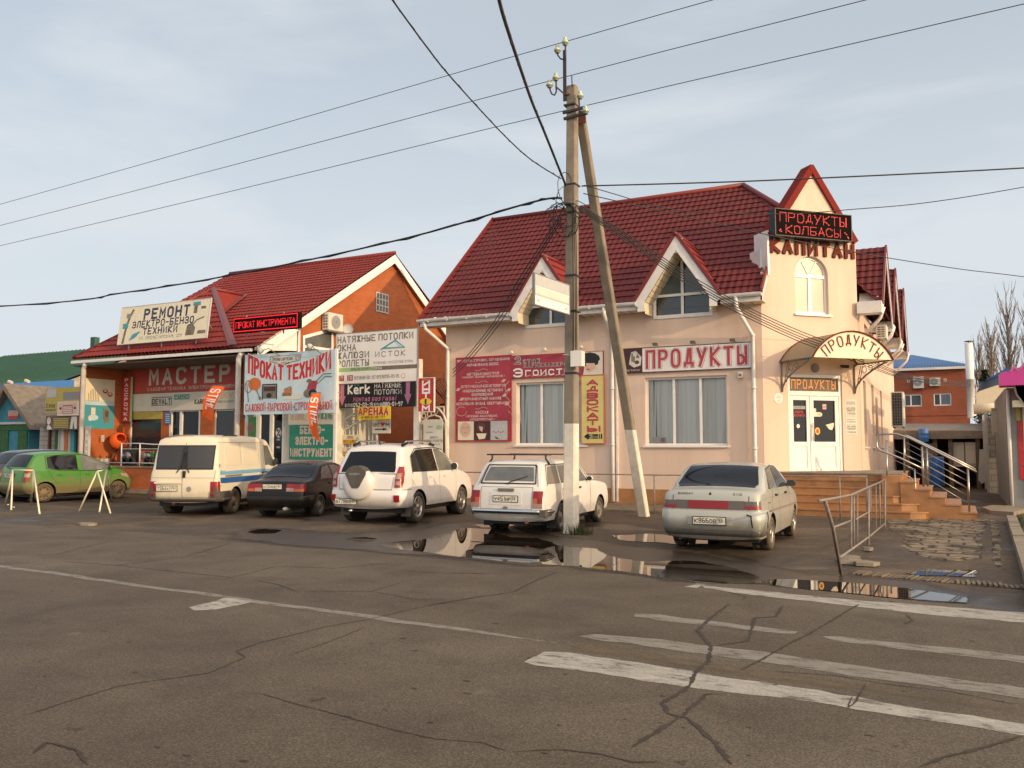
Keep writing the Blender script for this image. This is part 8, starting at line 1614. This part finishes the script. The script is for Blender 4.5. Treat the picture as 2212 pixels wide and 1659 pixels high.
m = MB(); a, b = atY(*c8(430, 1400), Ys + 1), atY(*c8(510, 1240), Ys + 1); m.box(a.x, b.x, Ys + .9, Ys + 1, 0, b.z, 'grey_light'); m.build('door', sh)
def barrel(x0, x1, y0, y1, Y, lab, k='blue'):
    a, b = atY(*c8(x0, y1), Y), atY(*c8(x1, y0), Y); r = (b.x - a.x) / 2; h = b.z - a.z; m = MB(); m.lathe([(0, 0), (r * .95, 0), (r, h * .06), (r * .98, h * .32), (r * 1.03, h * .35), (r * .98, h * .38), (r * .98, h * .64), (r * 1.03, h * .67), (r * .98, h * .70), (r, h * .95), (r * .9, h), (0, h)], k, ((a.x + b.x) / 2, Y, a.z), (0, 0, 1), 16); m.build('plastic_barrel', None, lab, 'barrel', 'blue barrels in the yard')
barrel(388, 470, 1122, 1232, 38.3, 'blue plastic barrel standing up on the shed roof'); barrel(478, 596, 1350, 1592, 33.0, 'large blue plastic barrel on the ground behind the handrails')
m = MB(); q = [atY(*c8(*p), 37) for p in ((885, 1290), (980, 1290), (975, 1560), (940, 1540), (905, 1570), (875, 1540))]; m.prism(q, (0, .25, 0), 'grey_light'); m.build('covered_stack', None, 'pale sheeted stack leaning by the yard wall beside the sheds', 'stack')
m = MB(); a = atY(*c8(835, 965), 41); m.tube([a, a + Vector((1.2, 0, .05))], .22, 'siding', 10); m.build('insulated_pipe', None, 'fat lagged pipe crossing behind the grey yard wall', 'pipe')
m = MB(); a = atY(*c8(850, 800), 43); m.prism([(a.x, 42, a.z - .9), (a.x + 2.2, 42, a.z - 1.3), (a.x + 2.2, 42, a.z + .2), (a.x, 42, a.z + .0)], (0, 1.5, 0), 'siding'); m.build('lean_to', None, 'brownish lean-to roof behind the blue awning', 'shed')
# kiosk row on the right
kb = thing('kiosk', 'grey sheet-metal kiosk with a magenta fascia at the right edge', 'kiosk', (3, 30, 0)); KX, KY = 1.24, 26.9
m = MB(); n = 26
for i in range(n):
    y0, y1 = KY + i * .30, KY + i * .30 + .30; d = .03 if i % 2 else 0; m.face([(KX - d, y1, 0), (KX - d, y0, 0), (KX - d, y0, 3.25), (KX - d, y1, 3.25)], 'sheet_metal'); m.face([(KX - .03, y1, 0), (KX, y1, 0), (KX, y1, 3.25), (KX - .03, y1, 3.25)] if i % 2 else [(KX, y1, 0), (KX - .03, y1, 0), (KX - .03, y1, 3.25), (KX, y1, 3.25)], 'sheet_metal')
m.face([(KX, KY, 0), (9, KY, 0), (9, KY, 3.25), (KX, KY, 3.25)], 'sheet_metal'); m.face([(KX, KY, 3.25), (9, KY, 3.25), (9, 35, 3.25), (KX, 35, 3.25)], 'sheet_metal'); m.build('wall', kb)
zf0, zf1 = atY(*c8(1150, 772), 26.0).z, atY(*c8(1150, 655), 26.0).z; xk = atY(*c8(1050, 720), 26.0).x
m = MB(); m.box(xk, 9, 25.9, 26.9, zf0, zf1 - .05, 'magenta'); m.prism([(xk, 25.9, zf1 - .05), (9, 25.9, zf1 - .05), (9, 25.9, zf1 + .9), (xk + .9, 25.9, zf1 + .22)], (0, .9, 0), 'magenta'); m.build('fascia', kb)
m = MB(); fr = Fr((xk, 25.89, zf1 - .05)); 
for i in range(5): line(m, fr, [(.25 + i * .22, .05 + i * .06), (.33 + i * .22, .16 + i * .06), (.42 + i * .22, .06 + i * .06)], .05, 'pink', .006)
m.build('pattern', kb)
m = MB(); cpt = [(xk + .35 + .9 * (1 - cos(t * pi / 20)), 26.2, zf0 - .75 * sin(t * pi / 20)) for t in range(11)]; m.grid([cpt, [(9, 26.2, p[2]) for p in cpt]], 'grey_light'); m.grid([[(p[0], 26.2, p[2]) for p in cpt], [(p[0], 26.85, p[2]) for p in cpt]], 'grey_light'); m.face([(xk + .35, 26.2, zf0), (9, 26.2, zf0), (9, 26.2, zf0 - .75), (xk + 1.25, 26.2, zf0 - .75)] + [cpt[i] for i in (8, 6, 4, 2)], 'grey_light'); m.build('canopy', kb)
a = atY(*c8(1152, 950), 26.5); b = atY(*c8(1152, 897), 26.5); m = MB(); m.box(a.x, 9, 26.3, 26.7, a.z, b.z, 'cream'); m.build('ledge', kb)
m = MB(); xq = atY(*c8(1178, 1000), KY - .05).x; xr = atY(*c8(1212, 1000), KY - .05).x; z3, z2, z1 = (atY(*c8(1190, y), KY - .05).z for y in (950, 1057, 1530)); m.box(xq, xr, KY - .05, KY - .003, z2, z3, 'ochre'); m.box(xq + .03, xr + .05, KY - .06, KY - .003, z1, z2 - .002, 'red'); m.box(xr + .06, 9, KY - .05, KY - .003, .3, z3, 'cream'); m.build('colour_panel', kb)
m = MB(); m.tube([(KX + .02, KY - .06, 3.2), (KX + .02, KY - .06, .05)], .05, 'gutter_white', 6); m.build('downpipe', kb)
a, b = atY(*c8(878, 780), 30), atY(*c8(1048, 690), 30); m = MB(); m.prism([(a.x, 28, a.z), (b.x + .15, 28, a.z + .25), (b.x + .15, 28, b.z + .1), (a.x, 28, b.z - .35)], (0, 5, 0), 'blue_roof'); m.build('yard_awning', None, 'blue sheet awning left of the magenta kiosk fascia', 'awning')
m = MB(); a = atY(*c8(985, 1175), 33); m.box(a.x, a.x + .45, 32.7, 33, a.z, a.z + .9, 'grey_light'); m.box(a.x + .02, a.x + .43, 32.68, 32.699, a.z + .1, a.z + .8, 'offwhite'); m.build('meter_cabinet', None, 'pale meter cabinet high on the yard wall by the kiosk', 'cabinet')
yw = thing('yard_wall', 'shabby grey yard wall running back from the kiosk', 'wall', (1.1, 40, 0)); m = MB(); m.box(.98, 1.2, 35, 50, 0, 2.7, 'block'); m.build('masonry', yw)
for y in (35.2, 38.2): m = MB(); m.box(.90, .98, y, y + .2, 0, 2.9, 'grey_light'); m.build('pillar', yw)
rl = thing('yard_railing', 'short metal railing in the grass at the right edge', 'railing', (1.6, 19.5, 0))
for x in (1.18, 1.26, 1.40, 1.62, 1.84, 2.06): m = MB(); m.tube([(x, 19.6, .05), (x, 19.6, 1.28)], .018, 'railing_grey', 5); m.build('bar', rl)
m = MB(); m.tube([(1.12, 19.6, 1.28), (3, 19.4, 1.28)], .022, 'railing_grey', 6); m.tube([(1.12, 19.6, .35), (3, 19.4, .35)], .02, 'railing_grey', 6); m.build('rail', rl)
m = MB(); rnd = random.Random(2)
m.prism([(1.0 + .5 * cos(t), 25.2 + 1.4 * sin(t), 0) for t in (0, 1, 2, 3, 4, 5)], (0, 0, .09), 'concrete'); m.build('concrete_slab', None, 'rough concrete slab in front of the grey kiosk', 'slab')
# bare poplars
def poplar(px, py_top, py_base, Y, label, seed, wpx, group='bare poplars on the skyline'):
    rnd = random.Random(seed); top, b0 = atY(px, py_top, Y), atY(px, py_base, Y); x0 = b0.x; H = top.z; z0 = 0; half = (atY(px + wpx, py_base, Y).x - x0)
    t = thing('poplar_tree', label, 'tree', (x0, Y, 0), group); m = MB(); m.tube([(x0, Y, 0), (x0 + .1, Y, H * .35), (x0 - .05, Y, H * .65), (x0, Y, H)], H * .016, 'bark', 7, r2=.03); m.build('trunk', t); m = MB()
    for i in range(58):
        f = .22 + .74 * rnd.random() ** .8; z = H * f; a = rnd.uniform(0, 2 * pi); ln = H * rnd.uniform(.16, .34) * (1.15 - f * .55); sp = half * rnd.uniform(.35, 1.0) * (1.1 - .45 * f); p = Vector((x0, Y, z)); d = Vector((cos(a), sin(a), 0)); pts = [p + d * sp * (1 - (1 - s) ** 2) + Vector((rnd.uniform(-.08, .08), 0, ln * s)) for s in (0, .25, .5, .75, 1)]
        m.tube(pts, H * .0034, 'twig', 4, r2=.012, caps=False)
        for j in range(5):
            s = rnd.uniform(.2, .9); q = pts[0].lerp(pts[4], s) + d * sp * .15; a2 = a + rnd.uniform(-1.2, 1.2); l2 = ln * rnd.uniform(.2, .5); m.tube([q, q + Vector((cos(a2) * l2 * .22, sin(a2) * l2 * .22, l2 * .5)), q + Vector((cos(a2) * l2 * .3, sin(a2) * l2 * .3, l2))], H * .0017, 'twig', 3, r2=.006, caps=False)
    m.build('crown', t)
vx = lambda x: (2550 + x * .3617) / 1.3562; vy = lambda y: (850 + y * .3617) / 1.3562
poplar(vx(1130), vy(165), vy(700), 75, 'tallest bare poplar rising behind the magenta kiosk fascia', 3, 34); poplar(vx(985), vy(360), vy(720), 78, 'shorter bare poplar rising behind the blue awning', 5, 26); poplar(vx(885), vy(470), vy(720), 80, 'smallest bare poplar between the white flue and the other poplars', 6, 20); poplar(vx(1300), vy(180), vy(700), 74, 'bare poplar cut by the right edge of the view', 8, 34)
def conifer(x, Y, H, R, label, seed):
    rnd = random.Random(seed); t = thing('conifer_tree', label, 'tree', (x, Y, 0)); m = MB(); m.tube([(x, Y, 0), (x, Y, H * .95)], .12, 'bark', 6, r2=.03); m.build('trunk', t); m = MB()
    for i in range(2600):
        f = rnd.random() ** .7; z = H * (.12 + .88 * f); r = R * (1.05 - f) * sqrt(rnd.random()) * rnd.uniform(.7, 1.2); a = rnd.uniform(0, 6.28); p = Vector((x + r * cos(a), Y + r * sin(a), z)); s = rnd.uniform(.10, .24); d = Vector((rnd.uniform(-1, 1), rnd.uniform(-1, 1), rnd.uniform(-.8, .3))) * s; e = Vector((rnd.uniform(-1, 1), rnd.uniform(-1, 1), rnd.uniform(-.5, .5))) * s * .5; m.face([p, p + d + e, p + d - e], 'conifer')
    m.build('crown', t)
p = atY(vx(875), vy(580), 60); conifer(p.x + .3, 60, p.z - .5, 1.1, 'dark conifer just right of the white flue pipe', 1)
# ------------------------------------------------------------------ far left
gb = thing('green_roof_building', 'large building with a dark green metal roof behind the blue hut', 'building', (-65, 50, 0))
E_ = atY(121.6, 826.6, 40); R0 = atY(9.6, 769, 50); zr = R0.z; XE = E_.x
m = MB(); ns = 60
m.face([(-95, 40, E_.z), (XE, 40, E_.z), (XE, 50, zr), (R0.x, 50, zr), (-95, 45, (E_.z + zr) / 2)], 'green_roof'); m.face([(XE, 50, zr), (XE, 60, E_.z), (-95, 60, E_.z), (R0.x, 50, zr)], 'green_roof')
for i in range(46): x = XE - .2 - i * .55; m.tube([(x, 40.02, E_.z + .03), (x, 49.9, zr + .03)], .03, 'green_roof', 4, caps=False) if x > R0.x else None
m.build('roof', gb); m = MB(); m.face([(XE - .25, 40.4, 0), (XE - .25, 60, 0), (XE - .25, 60, E_.z), (XE - .25, 50, zr - .12), (XE - .25, 40.4, E_.z - .05)], 'stone_pale'); m.face([(-95, 40.4, 0), (XE - .25, 40.4, 0), (XE - .25, 40.4, E_.z - .02), (-95, 40.4, E_.z - .02)], 'stone_pale'); m.build('wall', gb)
a, b = atY(194.5, 757, 49), atY(199.5, 728, 49); m = MB(); m.box(a.x, a.x + .55, 49, 49.5, a.z - 1, b.z, 'green_roof'); m.build('chimney', gb)
hut = thing('blue_hut', 'small blue wooden hut with green shutters and a grey gabled roof', 'hut', (-40, 28, 0)); Yh = 26
ap, re, le = atY(28.8, 830, Yh), atY(84, 915, Yh), atY(-40, 912, Yh); hl = ap.x - (re.x - ap.x)
m = MB(); bx = atY(62, 950, Yh).x; m.face([(hl + .4, Yh, 0), (bx, Yh, 0), (bx, Yh, re.z), (ap.x, Yh, ap.z - .15), (hl + .4, Yh, re.z)], 'cyan_paint'); m.face([(bx, Yh, 0), (bx, Yh + 12, 0), (bx, Yh + 12, re.z), (bx, Yh, re.z)], 'cyan_paint'); m.build('wall', hut)
m = MB(); tk = .22
for sg in (-1, 1): m.prism([(ap.x, Yh - .5, ap.z), (ap.x + sg * (re.x - ap.x) * 1.04, Yh - .5, re.z - .08), (ap.x + sg * (re.x - ap.x) * 1.04, Yh - .5, re.z - .08 - tk), (ap.x, Yh - .5, ap.z - tk * 1.4)], (0, 12, 0), 'slate')
m.build('roof', hut); m = MB(); z1 = atY(30, 914, Yh).z; m.box(hl, bx + .2, Yh - .12, Yh - .003, z1 - .06, z1 + .05, 'grey_light'); m.box(hl, bx + .15, Yh - .06, Yh - .003, z1 - .35, z1 - .065, 'shutter_green'); m.build('cornice', hut)
for x0, x1 in ((-4, 18), (37, 59)): a, b = atY(x0, 985, Yh - .05), atY(x1, 930, Yh - .05); m = MB(); m.box(a.x, b.x, Yh - .06, Yh - .004, a.z, b.z, 'shutter_green'); m.box(a.x + (b.x - a.x) * .48, a.x + (b.x - a.x) * .52, Yh - .065, Yh - .061, a.z, b.z, 'board'); m.build('shutter', hut)
fr, w, h = board_at(Yh - .05, 17.5, 38.5, 890, 905); fr.o.z = atY(28, 905, Yh - .05).z; h = atY(28, 887, Yh - .05).z - fr.o.z
sg = sign('sale_notice', 'small pink notice with red lines on the blue hut gable', fr, w, h, 'skin_print', .02, cat='notice'); m = MB(); text(m, fr, 'ПРОДАЮ', w * .08, h * .72, h * .16, 'red', w=w * .8, wt=1.1); text(m, fr, 'ПОМЕЩЕНИЕ', w * .06, h * .45, h * .14, 'red', w=w * .86, wt=1.0); line(m, fr, [(w * .05, h * .3), (w * .95, h * .3)], .06, 'red', .006); line(m, fr, [(w * .05, h * .12), (w * .95, h * .12)], .08, 'red', .006); m.build('lettering', sg)
for x, y, lab in ((15.5, 825, 'pale floodlight on the hut ridge, left of two'), (52, 823, 'pale floodlight on the hut roof, right of two')): p = atY(x, y, 27.5); m = MB(); m.obox(p, (.22, .06, -.10), (0, .12, 0), (.04, 0, .10), 'offwhite'); m.tube([p, p + Vector((.1, .1, -.5))], .03, 'slate', 5); m.build('floodlight', None, lab, 'lamp', 'floodlights above the hut')
m = MB(); a = atY(-30, 862, 31); b = atY(26, 828, 31); m.prism([(a.x - 4, 31, a.z), (b.x, 31, a.z), (b.x, 31, b.z), (a.x - 4, 31, b.z - .1)], (0, 4, .5), 'blue'); m.build('blue_sheet_roof', None, 'bright blue sheet roof at the left edge behind the hut', 'roof')
# small annex between hut and porch
an = thing('market_annex', 'narrow grey market annex with coloured columns between hut and porch', 'building', (-35, 27, 0)); Ya = 25.6; ax = lambda px: atY(px, 960, Ya).x
m = MB(); m.box(ax(85), ax(128), Ya, Ya + 6, 0, 2.6, 'block'); m.build('wall', an); m = MB(); m.box(ax(128), ax(190), Ya + .6, Ya + 6, 0, 2.9, 'teal'); m.build('wall', an); m = MB(); a, b = atY(84, 930, Ya - .4), atY(175, 936, Ya - .4); m.prism([(a.x - .2, Ya - .5, 2.62), (b.x + .5, Ya - .5, 2.55), (b.x + .5, Ya + 6, 4.6), (a.x - .2, Ya + 6, 4.6)], (0, 0, .12), 'slate'); m.build('roof', an)
for x0, x1, k in ((123, 129, 'shutter_green'), (130, 134, 'grey_light'), (135, 143, 'offwhite'), (144, 151, 'orange'), (152, 157, 'grey_light'), (158, 165, 'teal'), (108, 111, 'brown')): m = MB(); m.box(ax(x0), ax(x1), Ya - .12, Ya - .003, 0, 2.5, k); m.build('column', an)
Yy = 25.0; fr, w, h = board_at(Yy, 97.6, 174, 837, 891); sg = sign('billboard', 'dull yellow billboard half hidden by the porch post', fr, w, h, 'ochre', .05); m = MB(); rect(m, fr, w * .03, w * .30, h * .62, h * .96, 'grey_light', .004); rect(m, fr, w * .5, w, h * .50, h * .80, 'grey', .004); text(m, fr, '2 этаж', w * .03, h * .22, h * .15, 'maroon', w=w * .24, wt=1.1, c=.008); line(m, fr, [(w * .03, h * .11), (w * .28, h * .11)], .08, 'slate', .006); m.build('lettering', sg)
fr, w, h = board_at(Yy - .12, 124, 171, 867, 897); sg = sign('billboard', 'small pale billboard with a red panel and two portraits over the yellow one', fr, w, h, 'offwhite', .06, edge='skin_print'); m = MB(); rect(m, fr, w * .05, w * .88, h * .1, h * .9, 'skin_print', .004); rect(m, fr, w * .24, w * .70, h * .12, h * .72, 'red_text', .006); text(m, fr, 'АДВОКАТ', w * .10, h * .76, h * .10, 'offwhite', w=w * .74, wt=1.0, c=.009)
for i in range(4): line(m, fr, [(w * .28, h * (.2 + i * .13)), (w * .66, h * (.2 + i * .13))], .05, 'offwhite', .009)
for x in (.14, .80): disc(m, fr, w * x, h * .42, w * .06, h * .16, 'offwhite', .008); disc(m, fr, w * x, h * .50, w * .055, h * .1, 'brown', .010)
m.build('picture', sg)
fr, w, h = board_at(Yy - .06, 98, 168, 897, 928); sg = sign('billboard', 'dark billboard with pale figures at both ends below the yellow one', fr, w, h, 'board', .05); m = MB(); disc(m, fr, w * .10, h * .62, w * .06, h * .26, 'offwhite', .004); disc(m, fr, w * .10, h * .70, w * .035, h * .12, 'skin_print', .008); fpoly(m, fr, [(w * .04, h * .02), (w * .22, h * .02), (w * .14, h * .3), (w * .07, h * .32)], .006, 'offwhite'); fpoly(m, fr, [(w * .76, h * .04), (w * .84, h * .04), (w * .86, h * .6), (w * .90, h * .04), (w * .97, h * .04), (w * .96, h * .9), (w * .80, h * .9)], .004, 'offwhite')
for i in range(6): line(m, fr, [(w * .26, h * (.16 + i * .12)), (w * .70, h * (.16 + i * .12))], .05, 'ochre', .006)
m.build('picture', sg)
m = MB(); x = atY(189, 960, 20.55).x; m.box(x - .10, x + .10, 20.5, 20.6, .0, atY(189, 920, 20.5).z, 'grey_light'); 
for i in range(9): z = .2 + i * .24; m.box(x - .05, x + .05, 20.492, 20.499, z, z + .12, 'offwhite')
m.build('ornate_pillar', ts)
